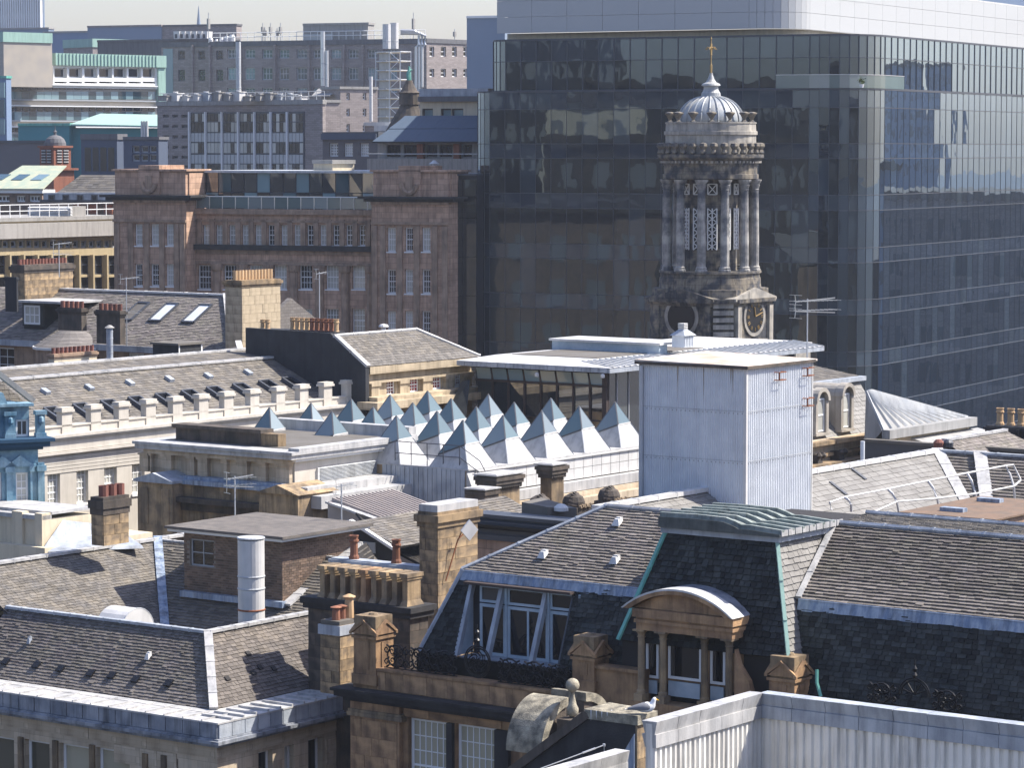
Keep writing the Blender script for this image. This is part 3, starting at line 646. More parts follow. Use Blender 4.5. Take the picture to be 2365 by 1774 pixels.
# crest roundel on the railing of the right part
q = MB(); P = S.P(2112, 1605, 'x', .1)
for rr in (.45, .38): q.tube([(.1, P.y + rr * math.cos(3.14 * i / 16), P.z - .02 + rr * math.sin(3.14 * i / 16)) for i in range(17)], .022, 5, False)
q.lathe([(.03, 0), (.08, .08), (.03, .16), (.07, .25), (.02, .34), (.015, .5)], .1, P.y, 8, z0=P.z + .42)
for k in range(5): q.tube([(.1, P.y, P.z), (.1, P.y + .4 * math.cos(.6 * k + .35), P.z + .4 * math.sin(.6 * k + .35))], .018, 4)
S.part(q, 'iron_roundel', 'black_iron')
S.part(scroll_panel(P.y - 1.4, P.y - .5, P.z - .35, .6, .1), 'iron_railing', 'black_iron'); S.part(scroll_panel(P.y + .5, P.y + 1.4, P.z - .35, .6, .1), 'iron_railing', 'black_iron')
q = MB(); q.tube([(.25, S.u(1876, 1555), S.z(1876, 1550)), (.2, S.u(1878, 1590), S.z(1878, 1580)), (.2, S.u(1887, 1610), S.z(1887, 1612))], .05, 5); S.part(q, 'copper_pipe', 'copper_green')

# ================================================================= slated corner building with the lead cornice (foreground left)
T = Bd('slated_corner_building', 'buff corner building with brown slate roof and deep lead-covered cornice, bottom left', 'building', 503, 1673, 88)
zt = T.z(503, 1673); yL = T.u(-160, 1600); xE = 8.2
zl = zt - .70
winT = [T.rect('x', .25, a, t, b_, t + 130) for a, b_, t in ((-30, 33, 1702), (57, 115, 1712), (137, 215, 1722), (222, 300, 1732), (345, 372, 1748), (388, 412, 1752))]
winR = [T.rect('y', .25, a, t, b_, t + 130) for a, b_, t in ((597, 630, 1735), (657, 680, 1722), (712, 745, 1706))]
q = MB(); q.wall('x', .25, .35, .25, yL, 0, zl, winT); q.wall('y', .25, .35, .6, xE, 0, zl, winR); q.box(.8, xE, .8, yL, 0, zl); wT = T.part(q, 'wall', 'ashlar_cream')
for r in winT: window(T.o, 'x', .25, r, gm='pane_blind', nu=1, nz=1, fw=.1, rec=.2)
for r in winR: window(T.o, 'y', .25, r, nu=1, nz=1, fw=.08, rec=.2)
q = MB()
for r in winT: q.box(.17, .25, r[1] + .02, r[1] + .22, 0, r[3] + .05)
S_ = T.part(q, 'window_pier', 'stone_buff')
blocks(wT, 'x', .25, T.u(395, 1740), T.u(250, 1720), zl - 1.0, zl - .45, .5, .9, 'ashlar_cream', proud=.02)
blocks(wT, 'y', .25, T.u(752, 1740, 'y', .25), T.u(850, 1740, 'y', .25), zl - 3, zl - .62, .42, .8, 'ashlar_cream', proud=.02)
blocks(wT, 'x', .25, .26, yL, zl - .42, zl - .02, .4, 1.5, 'ashlar_cream', proud=.03)
blocks(wT, 'y', .25, .2, xE, zl - .42, zl - .02, .4, 1.5, 'ashlar_cream', proud=.03)
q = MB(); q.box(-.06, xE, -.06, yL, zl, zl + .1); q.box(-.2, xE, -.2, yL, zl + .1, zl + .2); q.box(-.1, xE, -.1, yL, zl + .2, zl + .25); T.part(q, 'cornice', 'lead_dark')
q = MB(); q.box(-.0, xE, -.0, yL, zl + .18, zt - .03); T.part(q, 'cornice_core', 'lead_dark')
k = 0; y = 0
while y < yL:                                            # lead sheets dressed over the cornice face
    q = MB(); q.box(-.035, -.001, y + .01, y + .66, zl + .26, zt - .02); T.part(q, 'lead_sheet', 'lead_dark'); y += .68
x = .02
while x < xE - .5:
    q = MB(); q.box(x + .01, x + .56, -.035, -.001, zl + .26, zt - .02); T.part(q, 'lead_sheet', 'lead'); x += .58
q = MB(); q.box(-.05, xE, -.05, yL, zt - .02, zt + .03); T.part(q, 'lead_gutter', 'lead_pale')
ins = 1.45; zf_ = T.z(476, 1638, 'x', ins)
y = .6
while y < yL - 1: q = MB(); q.beam((-.03, y, zt + .05), (1.15, y, zt + .05), .035, .05); T.part(q, 'gutter_seam', 'lead_pale'); y += .75
x = .6
while x < xE: q = MB(); q.beam((x, -.03, zt + .06), (x, 1.15, zt + .06), .06, .08); T.part(q, 'gutter_roll', 'lead_pale'); x += .55
j = 1.95; zr_ = T.z(448, 1459, 'x', ins + j); X0, X1 = ins, ins + j
q = MB(); q.hexa([(.95, .95, zt + .03), (xE, .95, zt + .03), (xE, .98, zt + .03), (.98, yL, zt + .03)], [(ins, ins, zf_), (xE, ins, zf_), (xE, ins + .03, zf_), (ins + .03, yL, zf_)]) if False else None
q = MB(); q.slab([(1.0, 1.0, zt + .04), (1.0, yL, zt + .04), (ins, yL, zf_), (ins, ins, zf_)], (.03, 0, -.06)); q.slab([(1.0, 1.0, zt + .04), (xE, 1.0, zt + .04), (xE, ins, zf_), (ins, ins, zf_)], (0, .03, -.06)); T.part(q, 'lead_apron', 'lead_pale')
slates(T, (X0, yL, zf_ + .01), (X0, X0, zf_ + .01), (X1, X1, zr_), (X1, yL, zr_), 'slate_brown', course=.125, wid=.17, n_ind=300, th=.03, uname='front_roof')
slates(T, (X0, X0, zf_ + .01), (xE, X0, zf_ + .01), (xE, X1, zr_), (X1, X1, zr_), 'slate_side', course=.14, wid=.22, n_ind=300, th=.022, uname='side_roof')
q = MB(); q.slab([(X1, X1, zr_), (X1, yL, zr_), (X1 + 2, yL, zr_ - 1.7), (X1 + 2, X1 + 2, zr_ - 1.7)], (0, 0, -.08)); q.slab([(X1, X1, zr_), (xE, X1, zr_), (xE, X1 + 2, zr_ - 1.7), (X1 + 2, X1 + 2, zr_ - 1.7)], (0, 0, -.08)); T.part(q, 'back_roof', 'slate_dark')
seam_roll(T, (X0 - .02, X0 - .02, zf_ + .05), (X1, X1, zr_ + .06), .1, 'lead_pale', .62, 'hip_roll', w=.26)
seam_roll(T, (X1, X1, zr_ + .04), (X1, yL, zr_ + .04), .09, 'lead', .75, 'ridge_roll', w=.2)
seam_roll(T, (X1, X1, zr_ + .05), (xE, X1, zr_ + .05), .09, 'lead_pale', .6, 'ridge_roll', w=.26)
pl = ((X0, yL, zf_), (X0, X0, zf_), (X1, X1, zr_))
for px, py in ((15, 1531), (86, 1539), (142, 1547), (211, 1558), (260, 1563), (315, 1572), (391, 1581)):      # black quads for the dark gaps of missing slates
    P = on_slope(T, px, py, *pl); q = MB(); q.slab([P + Vector((-.11, .13, -.06)), P + Vector((-.11, -.13, -.06)), P + Vector((.1, -.13, .10)), P + Vector((.1, .13, .10))], (-.05, 0, .05)); T.part(q, 'missing_slate', 'black_iron')
P = on_slope(T, 345, 1522, *pl); vent_hood(T, P, s=.09)
P = on_slope(T, 70, 1486, *pl); vent_hood(T, P, 'lead', s=.07)
pl2 = ((X0, X0, zf_), (xE, X0, zf_), (xE, X1, zr_))
for px, py in ((573, 1513), (585, 1558), (525, 1571), (632, 1548), (580 + 20, 1545)):
    P = on_slope(T, px, py, *pl2); q = MB(); q.slab([P + Vector((-.1, -.07, -.02)), P + Vector((.08, -.07, -.02)), P + Vector((.08, .05, .09)), P + Vector((-.1, .05, .09))], (0, -.02, .03)); T.part(q, 'lifted_slate', 'roof_boards')

# ---- inner court wing behind it: big slate slope and its neighbour meeting in a valley
Qb = Bd('court_wing', 'court wing with a large weathered slate roof and white lead ridge behind the corner building', 'building', 381, 1455, 101)
z0 = Qb.z(381, 1455); jj = 3.9; z1 = Qb.z(320, 1243, 'x', jj); xw_ = -5.5; yw_ = -9.5
za = z0; 
q = MB(); q.box(xw_, .0, 0, 8, 0, za - .1); q.box(0, 8, yw_, 8, 0, za - .1); Qb.part(q, 'wall', 'stone_buff')
slates(Qb, (xw_, 0, za), (0, 0, za), (jj, jj, z1), (xw_, jj, z1), 'slate_grey', course=.14, wid=.21, n_ind=300, uname='side_roof')
slates(Qb, (0, 0, za), (0, yw_, za), (jj, yw_, z1), (jj, jj, z1), 'slate_grey', course=.16, wid=.24, n_ind=300, uname='front_roof', th=.03)
q = MB(); q.slab([(xw_, jj, z1), (jj, jj, z1), (jj + 2, jj + 4, za), (xw_, jj + 4, za)], (0, 0, -.08)); q.slab([(jj, jj, z1), (jj, yw_, z1), (jj + 4, yw_, za), (jj + 4, jj + 4, za)], (0, 0, -.08)); Qb.part(q, 'back_roof', 'slate_grey')
seam_roll(Qb, (xw_, jj, z1 + .05), (jj + 3.5, jj, z1 + .05), .09, 'lead_pale', .75, 'ridge_roll', w=.3)
seam_roll(Qb, (0, 0, za + .12), (jj, jj, z1 + .12), .06, 'lead_blue', .8, 'valley_sheet', w=.3)
seam_roll(Qb, (jj, jj, z1 + .02), (jj, yw_, z1 + .02), .06, 'lead_pale', .8, 'ridge_roll', w=.14)
# white drum and the tall flue
D = Bd('roof_drum', 'white half-round drum on the slates behind the lead ridge, bottom left', 'vent', 318, 1440, 97.5, zb=at(318, 1440, 97.5).z - .5)
q = MB(); r_ = .78; pts = [(r_ * math.cos(R(180) * i / 14), r_ * math.sin(R(180) * i / 14) + .2) for i in range(15)] + [(-r_, -.6), (r_, -.6)]
q.prism(pts, 'y', 0, 1.15); D.part(q, 'drum', 'white_metal')
q = MB(); q.tube([(r_ * 1.01 * math.cos(R(180) * i / 14), .01, r_ * 1.01 * math.sin(R(180) * i / 14) + .2) for i in range(15)], .02, 5); D.part(q, 'rim', 'zinc')
FL = Bd('ventilation_flue', 'thick white ventilation flue with rusty bands in front of the brick lift house', 'flue', 581, 1440, 97, zb=at(581, 1440, 97).z - .6)
ht = FL.z(581, 1247) ; q = MB(); q.lathe([(.43, 0), (.43, ht), (.40, ht), (.40, ht - .1)], 0, 0, 24); FL.part(q, 'duct', 'white_metal', smooth=False)
for py in (1243, 1331, 1359, 1408):
    zz = FL.z(581, py); q = MB(); q.lathe([(.44, -.03), (.455, 0), (.44, .03)], 0, 0, 24, z0=zz); FL.part(q, 'band', 'rust' if py in (1408,) else 'zinc')

# ---- brick lift house
K = Bd('brick_lift_house', 'dark brick rooftop lift house with oversailing flat slate roof', 'rooftop house', 652, 1400, 100)
K_top = K.z(652, 1248); lx = K.u(815, 1230, 'y', 0); ly = K.u(425, 1230, 'x', 0)
wr = K.rect('x', 0, 439, 1247, 494, 1309); zk = K_top - 3.0
q = MB(); q.wall('x', 0, .2, 0, ly, zk, K_top, [wr]); q.box(.22, lx, .01, ly, zk, K_top); q.box(.0, .3, 0, .012, zk, K_top); wk = K.part(q, 'wall', 'brick_mortar')
def bricks(parent, ax, u0, u1, z0, z1, n_ind, holes=(), m='brick_brown', bw=.235, bh=.085, c=0):
    i = 0; st = MB(); cnt = 0; me = MB().box(-.5, .5, -.5, .5, -.5, .5).mesh('brick', MT[m]); z = z1
    while z > z0 + bh:
        u = u0 - (bw / 2 if i % 2 else 0)
        while u < u1:
            a, e = max(u, u0), min(u + bw - .012, u1)
            mid = (a + e) / 2
            if e - a > .03 and not any(h[0] - .03 < mid < h[1] + .03 and h[2] < z - bh / 2 < h[3] for h in holes):
                t = rnd.uniform(.008, .018)
                if cnt < n_ind:
                    o = bpy.data.objects.new('brick', me); COL.objects.link(o); o.parent = parent; cnt += 1
                    o.location = (c - t / 2, mid, z - bh / 2) if ax == 'x' else (mid, c - t / 2, z - bh / 2); o.scale = (t, e - a, bh - .014) if ax == 'x' else (e - a, t, bh - .014)
                else: st.ab(ax, c, -t, -.0005, a, e, z - bh + .007, z - .007)
            u += bw
        z -= bh; i += 1
    st.build('brickwork', MT[m], parent, kind='stuff')
bricks(wk, 'x', 0, ly, K_top - 2.4, K_top, 150, [wr]); bricks(wk, 'y', 0, lx, K_top - 2.6, K_top, 150)
window(K.o, 'x', 0, wr, 'grey_paint', 'pane_dark', 2, 2, .05, .03, .08)
q = MB(); q.box(-.45, lx + .45, -.4, ly + .35, K_top, K_top + .1); K.part(q, 'fascia', 'white_paint')
q = MB(); q.box(-.55, lx + .5, -.5, ly + .4, K_top + .1, K_top + .19); K.part(q, 'roof', 'felt_rough')
sl = None if True else slates(K, (-.55, ly + .4, K_top + .2), (-.55, -.5, K_top + .2), (lx + .5, -.5, K_top + .24), (lx + .5, ly + .4, K_top + .24), 'slate_grey', course=.3, wid=.3, uname='roof_covering', th=.008)
q = MB(); q.box(-.25, .0, -.2, ly, K.z(560, 1378) - .2, K.z(560, 1378)); K.part(q, 'lead_flashing', 'lead_blue')
seam_roll(K, (-.1, -.25, K.z(652, 1395, 'x', 0)), (3.9, -.1, K.z(780, 1262, 'y', -.1)), .08, 'lead_pale', .7, 'lead_flashing', w=.35)
q = MB(); q.slab([(-.5, -2.5, zk), (4.4, -2.5, zk - .2), (4.4, .1, K.z(785, 1258, 'y', 0)), (-.1, .1, K.z(655, 1385))], (0, 0, -.1)); 
slates(K, (-.6, -2.0, K.z(652, 1400) - .9), (4.6, -2.0, K.z(652, 1400) - .9), (4.3, -.1, K.z(790, 1262, 'y', -.1)), (0, -.1, K.z(655, 1392)), 'slate_grey', course=.15, wid=.22, uname='lean_to_roof', th=.03)
# ================================================================= chimneys and bits between the two foreground buildings
V = chimney('tall buff sandstone chimney with pale lead-covered cap beside the white diamond panel', 1010, 1184, 1560, 95, 970, 1102, 'stone_buff', bl=(.36, .8), caph=.5, capo=.14,
            pots=())
q = MB(); q.box(-.02, V.lx + .02, -.02, V.ly + .02, V.h + .002, V.h + .22); V.part(q, 'lead_cap', 'lead_pale')
q = MB(); q.tube([(.3, -.1, V.h - 2.2), (.75, -.25, V.h - .9), (1.0, -.35, V.h - .7), (1.0, -.35, V.h - .5)], .022, 5); V.part(q, 'bracket', 'rust')
DP = Bd('satellite_panel', 'white diamond-shaped flat aerial panel on the tall sandstone chimney', 'aerial', 1084, 1225, 94.2, ang=R(120), zb=at(1084, 1225, 94.2).z)
q = MB(); s_ = .33; q.prism([(0, -s_), (s_ * .93, 0), (0, s_), (-s_ * .93, 0)], 'x', -.03, .03); DP.part(q, 'panel', 'white_metal'); q = MB(); q.tube([(.03, 0, 0), (.3, .1, -.05), (.5, .2, -.5)], .02, 5); DP.part(q, 'arm', 'rust')

FS = Bd('flue_stack', 'long dark chimney stack crowned by a row of nine square stone shafts', 'chimney', 952, 1405, 91, zb=16)
zt1 = FS.z(952, 1408); yl1 = FS.u(712, 1395); 
q = MB(); q.box(0, .9, .1, yl1, 0, zt1 - .3); FS.part(q, 'stack', 'stone_dark')
blocks(FS.o.children[0], 'x', 0, .1, yl1, zt1 - 2.6, zt1 - .32, .38, .8, 'stone_dark', proud=.015); blocks(FS.o.children[0], 'y', .1, 0, .9, zt1 - 2.6, zt1 - .32, .38, .8, 'stone_dark', proud=.015)
q = MB(); q.box(-.12, 1.05, -.02, yl1 + .12, zt1 - .3, zt1 - .12); q.box(-.2, 1.1, -.1, yl1 + .18, zt1 - .12, zt1 + .05); FS.part(q, 'cornice', 'stone_black')
zh = FS.z(940, 1328) ; p0_, p1_ = .15, FS.u(728, 1350)
for k in range(9):
    yc = p0_ + (p1_ - p0_) * (k + .5) / 9; w_ = (p1_ - p0_) / 9 * .56 / 2; q = MB(); h = zh - zt1
    q.box(.1, .75, yc - w_ * .85, yc + w_ * .85, zt1 + .22, zh - .2)
    q.hexa([(0, yc - w_ * 1.35, zt1 + .05), (.85, yc - w_ * 1.35, zt1 + .05), (.85, yc + w_ * 1.35, zt1 + .05), (0, yc + w_ * 1.35, zt1 + .05)], [(.1, yc - w_ * .85, zt1 + .22), (.75, yc - w_ * .85, zt1 + .22), (.75, yc + w_ * .85, zt1 + .22), (.1, yc + w_ * .85, zt1 + .22)])
    q.box(.06, .8, yc - w_ * 1.1, yc + w_ * 1.1, zh - .2, zh - .12); q.box(.02, .84, yc - w_ * 1.32, yc + w_ * 1.32, zh - .12, zh); FS.part(q, 'flue_shaft', 'stone_buff' if k != 4 else 'stone_orange')
RP = chimney('low wide chimney wall carrying two tall terracotta pots', 967, 1309, 1480, 96, 768, 985, 'stone_dark', caph=.2, capo=.1, capm='lead',
             pots=((.5, .3, .78, .14, 'terracotta', 1), (.5, .79, .78, .14, 'terracotta', 1)))
SM = chimney('short sandstone chimney with lead band and three lidded red and buff pots', 784, 1437, 1606, 89.6, 741, 818, 'stone_buff', bl=(.33, .7), caph=.12, capo=.0, capm='felt_flat',
             pots=((.35, .45, .44, .14, 'terracotta', 2), (.8, .5, .44, .14, 'terracotta', 2), (1.25, .45, .72, .16, 'pot_buff', 2)))
q = MB(); q.box(-.06, SM.lx + .06, -.06, SM.ly + .06, SM.h - .42, SM.h - .13); SM.part(q, 'lead_band', 'lead')
q = MB(); q.box(.05, 2.2, -.3, .5, 0, .1)
# gabled wing with the louvre, and its slate slope
GX = Bd('louvred_gable_wing', 'small dark gable with a louvre behind the brick lift house', 'building', 905, 1262, 105)
ya, yz = GX.u(905, 1262), GX.u(750, 1250); ym_ = GX.u(815, 1205); zg, zg2 = GX.z(905, 1262), GX.z(815, 1206)
q = MB(); q.prism([(ya, 0), (yz, 0), (yz, GX.z(752, 1222)), (ym_, zg2), (ya, zg)], 'x', 0, .3); GX.part(q, 'gable_wall', 'black_wall')
r = GX.rect('x', 0, 833, 1252, 868, 1277); q = MB()
for k in range(7): z_ = r[2] + (r[3] - r[2]) * k / 7; q.box(-.05, -.002, r[0], r[1], z_, z_ + .05)
GX.part(q, 'louvre', 'grey_paint')
seam_roll(GX, (-.1, ym_, zg2 + .05), (-.1, ya - .3, zg - .12), .1, 'white_paint', 2, 'barge_board', w=.16); seam_roll(GX, (-.1, ym_, zg2 + .05), (-.1, yz, GX.z(752, 1222) + .05), .1, 'white_paint', 2, 'barge_board', w=.16)
slates(GX, (0, ya - .3, zg), (9, ya - .3, zg), (9, ym_, zg2 + .1), (0, ym_, zg2), 'slate_grey', course=.16, wid=.24, uname='roof')
a, b_ = GX.P(820, 1184, 'x', 4), GX.P(975, 1240, 'x', 3.3)
slates(GX, GX.P(880, 1256, 'x', 1.0), GX.P(985, 1310, 'x', .8), GX.P(985, 1240, 'x', 3.3), GX.P(822, 1184, 'x', 4.2), 'slate_grey', course=.15, wid=.22, uname='rear_roof')
seam_roll(GX, GX.P(757, 1160, 'x', 5), GX.P(985, 1241, 'x', 3.3), .08, 'lead_pale', 1.2, 'verge_roll', w=.25)
# batten roof
BR = Bd('batten_roof_block', 'low block with a sloping ribbed metal roof below the louvred attic wall', 'building', 757, 1158, 113)
z0 = BR.z(757, 1158); L_ = BR.u(905, 1131, 'y', 0); dwn = -7.0; zd = z0 + dwn * .235
q = MB(); q.hexa([(0, 0, z0 - 4), (L_, 0, z0 - 4), (L_, dwn, z0 - 4), (0, dwn, z0 - 4)], [(0, 0, z0), (L_, 0, z0), (L_, dwn, zd), (0, dwn, zd)]); q.hexa([(0, 0, 0), (L_, 0, 0), (L_, dwn, 0), (0, dwn, 0)], [(0, 0, z0 - 4), (L_, 0, z0 - 4), (L_, dwn, z0 - 4), (0, dwn, z0 - 4)]); BR.part(q, 'roof', 'batten_metal')
for k in range(16):
    x = .2 + (L_ - .3) * k / 15; q = MB(); q.beam((x, -.05, z0 + .03), (x, dwn, zd + .03), .07, .2); BR.part(q, 'roof_rib', 'batten_metal')
q = MB(); q.beam((0, dwn * .45, z0 + dwn * .45 * .235 + .02), (L_, dwn * .45, z0 + dwn * .45 * .235 + .02), .12, .06); BR.part(q, 'step', 'zinc')

# ================================================================= attic block with pilasters and louvre
J = Bd('pilastered_attic_block', 'cream stone block with pilastered attic, flat roof and long white louvre', 'building', 673, 1046, 119)
zt = J.z(673, 1046); yl = J.u(311, 1014); xl = J.u(962, 985, 'y', 0); zr = zt - .3
q = MB(); q.box(.0, xl, .0, yl, zr, zt - .06); q.box(-.08, xl, -.08, yl + .08, zt - .12, zt); 
J.part(q, 'eaves', 'lead_pale')
q = MB(); q.box(.5, xl, .4, yl - .4, 0, zr); wj = J.part(q, 'wall', 'ashlar_cream')
zb1 = J.z(673, 1117, 'x', .4)
for (a, b_) in ((326, 345), (350, 353), (377, 399), (432, 452), (460, 482), (520, 527), (552, 574), (600, 617), (640, 672)):
    y0, y1 = J.u(b_, 1070, 'x', .4), J.u(a, 1065, 'x', .4); q = MB(); q.box(.3, .5, y0, y1, zb1, zr - .25); q.box(.24, .5, y0 - .04, y1 + .04, zr - .3, zr - .2); J.part(q, 'pilaster', 'ashlar_cream')
q = MB(); q.box(.2, .5, .3, yl - .3, zr - .2, zr); J.part(q, 'architrave', 'ashlar_cream')
blocks(wj, 'y', .4, .55, 1.8, zb1, zr - .05, .36, .7, 'ashlar_cream', proud=.015)
q = MB(); q.box(.0, 1, -.1, yl - 1.2, zb1 - .12, zb1); q.box(-.3, 1, -.4, yl - 1.0, zb1 - .3, zb1 - .12); J.part(q, 'lead_ledge', 'lead_blue')
q = MB(); q.box(-.15, 1, -.2, yl - 1.1, zb1 - .8, zb1 - .3); J.part(q, 'frieze', 'stone_buff')
q = MB(); q.box(-.6, 1, -.6, yl - 1.6, zb1 - 1.0, zb1 - .8); q.box(-.3, 1, -.3, yl - 1.6, zb1 - 1.35, zb1 - 1.0); J.part(q, 'lower_cornice', 'stone_dark')
q = MB(); q.box(-.2, 1, -.2, yl - 1.6, 0, zb1 - 1.35); J.part(q, 'lower_wall', 'stone_buff')
# left bastion with a little pediment
ya, yb = J.u(318, 1160, 'x', -.8), J.u(398, 1160, 'x', -.8); zz = J.z(398, 1118, 'x', -.8)
q = MB(); q.box(-.8, 1.5, yb, ya, 0, zz); q.box(-.86, -.8, yb + .15, yb + .55, zz - 1.7, zz - .25); q.box(-.86, -.8, ya - .6, ya - .2, zz - 1.7, zz - .25); J.part(q, 'bastion', 'stone_buff')
q = MB(); q.box(-.95, 1.5, yb - .1, ya + .1, zz, zz + .1); q.prism([(yb - .1, zz + .1), (ya + .1, zz + .1), ((ya + yb) / 2, zz + .4)], 'x', -.95, 1.4); J.part(q, 'pediment', 'lead')
P = J.P(688, 1130, 'x', -.9); q = MB(); q.box(-.9, 1, P.y, P.y + 2.0, P.z - 1.6, P.z - .25); q.prism([(P.y - .1, P.z - .25), (P.y + 2.1, P.z - .25), (P.y + 1, P.z + .1)], 'x', -1.0, 1.5); J.part(q, 'corner_pediment', 'stone_buff')
# upper parapet and the sunk roof
ya, yb = J.u(398, 992, 'x', 1.2), J.u(603, 1012, 'x', 1.2); zz = J.z(600, 993, 'x', 1.2)
q = MB(); q.box(1.3, 1.8, yb + .1, ya - .1, zt, zz - .15); q.box(1.15, 1.95, yb - .02, ya, zz - .15, zz); J.part(q, 'attic_parapet', 'stone_dark')
q = MB(); q.box(1.3, 1.8, yb - .8, yb + .08, zt, zz - .15); J.part(q, 'parapet_return', 'stone_buff')
q = MB(); q.box(1.0, xl - .8, .6, yl - .8, zt + .002, zt + .02); J.part(q, 'flat_roof', 'felt_flat')
q = MB(); q.box(xl - .5, xl, 0, yl - 1, zt, zt + .45); q.box(.4, xl, -.06, .5, zt, zt + .12); J.part(q, 'roof_kerb', 'lead_pale')
q = MB(); q.box(.55, xl, .3, .4, 0, zr); J.part(q, 'rendered_side', 'render_white')
q = MB(); q.box(.4, xl, .12, .4, zr - .12, zr); J.part(q, 'fascia', 'white_paint')
r = J.rect('y', .3, 733, 1090, 901, 1090); za, zb_ = J.z(735, 1080, 'y', .3), J.z(735, 1126, 'y', .3)
q = MB(); q.box(r[0] - .05, r[1] + .05, .25, .3, zb_ - .05, zb_); q.box(r[0] - .05, r[0], .2, .3, zb_, za); q.box(r[1], r[1] + .05, .2, .3, zb_, za); J.part(q, 'louvre_frame', 'white_paint')
q = MB(); q.box(r[0], r[1], .285, .299, zb_, za); J.part(q, 'louvre_back', 'dark_metal')
for k in range(15):
    z_ = zb_ + (za - zb_) * k / 15; q = MB(); q.hexa([(r[0], .22, z_), (r[1], .22, z_), (r[1], .29, z_ + .02), (r[0], .29, z_ + .02)], [(r[0], .20, z_ + .012), (r[1], .20, z_ + .012), (r[1], .28, z_ + .05), (r[0], .28, z_ + .05)]); J.part(q, 'louvre_blade', 'zinc')
q = MB(); q.box(-.1, xl - .6, -.9, .3, zb1 - .35, zb1 - .05); q.box(-.1, xl - .6, -1.6, .3, zb1 - .85, zb1 - .35); J.part(q, 'side_ledge', 'lead_pale')

# ================================================================= pyramid rooflights and their deck
PD = Bd('rooflight_block', 'block with a white metal deck and panelled parapet under the pyramid rooflights', 'building', 1077, 1092, 121)
zd = PD.z(1078, 1084, 'x', .3); yl = 13.6; xl = 14.4
q = MB(); q.box(0, xl, 0, yl, 0, zd - .03); PD.part(q, 'body', 'stone_buff')
q = MB(); q.box(-.02, xl + .1, -.1, yl, zd - .03, zd + .03); PD.part(q, 'deck', 'skirt_metal')
yle = PD.u(905, 1080)
x = 0
y = .05
while y < yle + .3: q = MB(); q.box(-.05, -.001, y, y + .21, zd - 2.0, zd - .03); PD.part(q, 'lead_sheet', 'lead'); y += .235
q = MB(); q.prism([(0, zd - .03), (0, zd - 1.9), (-.8, zd - 1.9)], 'x', 0, .6) ; PD.part(q, 'end_gusset', 'lead_pale')
x = .5
while x < xl:                                     # white panels of the deck parapet
    q = MB(); q.box(x + .01, x + .66, -.16, -.101, zd - 1.0, zd - .56); q.box(x + .01, x + .66, -.16, -.101, zd - .54, zd - .1); q.box(x, x + .68, -.24, -.1, zd - .1, zd - .04); PD.part(q, 'parapet_panel', 'white_metal'); x += .68
q = MB(); q.box(.5, xl, -.5, -.0, zd - 1.45, zd - 1.05); PD.part(q, 'lead_gutter', 'lead_pale')
q = MB(); q.box(.3, xl, -.9, -.0, zd - 2.0, zd - 1.7); q.box(.3, xl, -.6, -.0, zd - 1.7, zd - 1.48); q.box(.3, xl, -.35, 0, 0, zd - 2.0); PD.part(q, 'stone_cornice', 'ashlar_cream')
for a in (1285, 1382): window(PD.o, 'y', -.35, PD.rect('y', -.35, a, 1160, a + 22, 1210), nu=1, nz=2, rec=-.03)
# safety railing at the near left corner
q = MB(); hz = .95; pts = [(.1, PD.u(909, 1075)), (.1, PD.u(946, 1075)), (.1, PD.u(983, 1078)), (.1, PD.u(1020, 1080)), (.1, PD.u(1058, 1083))]
for x, y in pts: q.tube([(x, y, zd), (x, y, zd + hz)], .022, 5)
for h in (hz, hz * .5): q.tube([(.1, pts[0][1], zd + h), (.1, pts[-1][1], zd + h), (.1, -.6, zd + h - .55), (.1, -.9, zd + h - 1.0)], .02, 5)
q.tube([(.1, -.9, zd - 1.2), (.1, -.9, zd + hz - 1.0)], .02, 5)
thing(PD.part(q, 'safety_railing', 'dark_metal'), 'thin grey safety railing at the near corner of the pyramid deck', 'railing')
bpy.data.objects['safety_railing'].parent = None; bpy.data.objects['safety_railing'].matrix_world = PD.M.copy()
# the pyramids: 4 rows by 5
def make_pyramid():
    o = bpy.data.objects.new('pyramid_rooflight', None); COL.objects.link(o)
    h, s_ = 1.86, .96; fs = (.50, .48, .6, .74); A_ = Vector((0, 0, h)); c4 = [Vector((-s_, -s_, 0)), Vector((s_, -s_, 0)), Vector((s_, s_, 0)), Vector((-s_, s_, 0))]
    m4 = [A_.lerp(p, f) for p, f in zip(c4, fs)]
    q = MB(); q.hexa([p + Vector((0, 0, .0)) for p in c4], [m - Vector((0, 0, .01)) for m in m4]); q.build('skirt', MT['skirt_metal'], o)
    for k in range(4):
        a, b_ = m4[k], m4[(k + 1) % 4]; q = MB(); n_ = (b_ - a).cross(A_ - a).normalized() * .02; g_ = (a + b_ + A_) / 3
        q.slab([a.lerp(g_, .04), b_.lerp(g_, .04), A_.lerp(g_, .04)], n_); q.build('pane', MT['pane_pyr'], o)
        q = MB(); q.beam(a, A_, .05, .05); q.build('glazing_bar', MT['dark_metal' if k in (0, 3) else 'white_metal'], o)  # shaded left bars dark, sunlit ones white: light put into the colour
        q = MB(); q.beam(a, b_, .06, .06); q.build('glazing_bar', MT['dark_metal' if k == 3 else 'white_metal'], o)
    for k in range(4):
        q = MB(); q.beam(c4[k], m4[k], .04, .04); q.build('seam', MT['zinc'], o)
    return o
proto = make_pyramid()
near0 = at(1069, 982, 121 + 1.397 * .95).copy()
Av, Bv = Vector((-.808, .589, 0)), Vector((.589, .808, 0))
rowname = ['front row by the panelled parapet', 'second row from the parapet', 'third row from the parapet', 'back row by the white facade']
colname = ['left end of the', 'second from left in the', 'middle of the', 'second from right in the', 'right end of the']
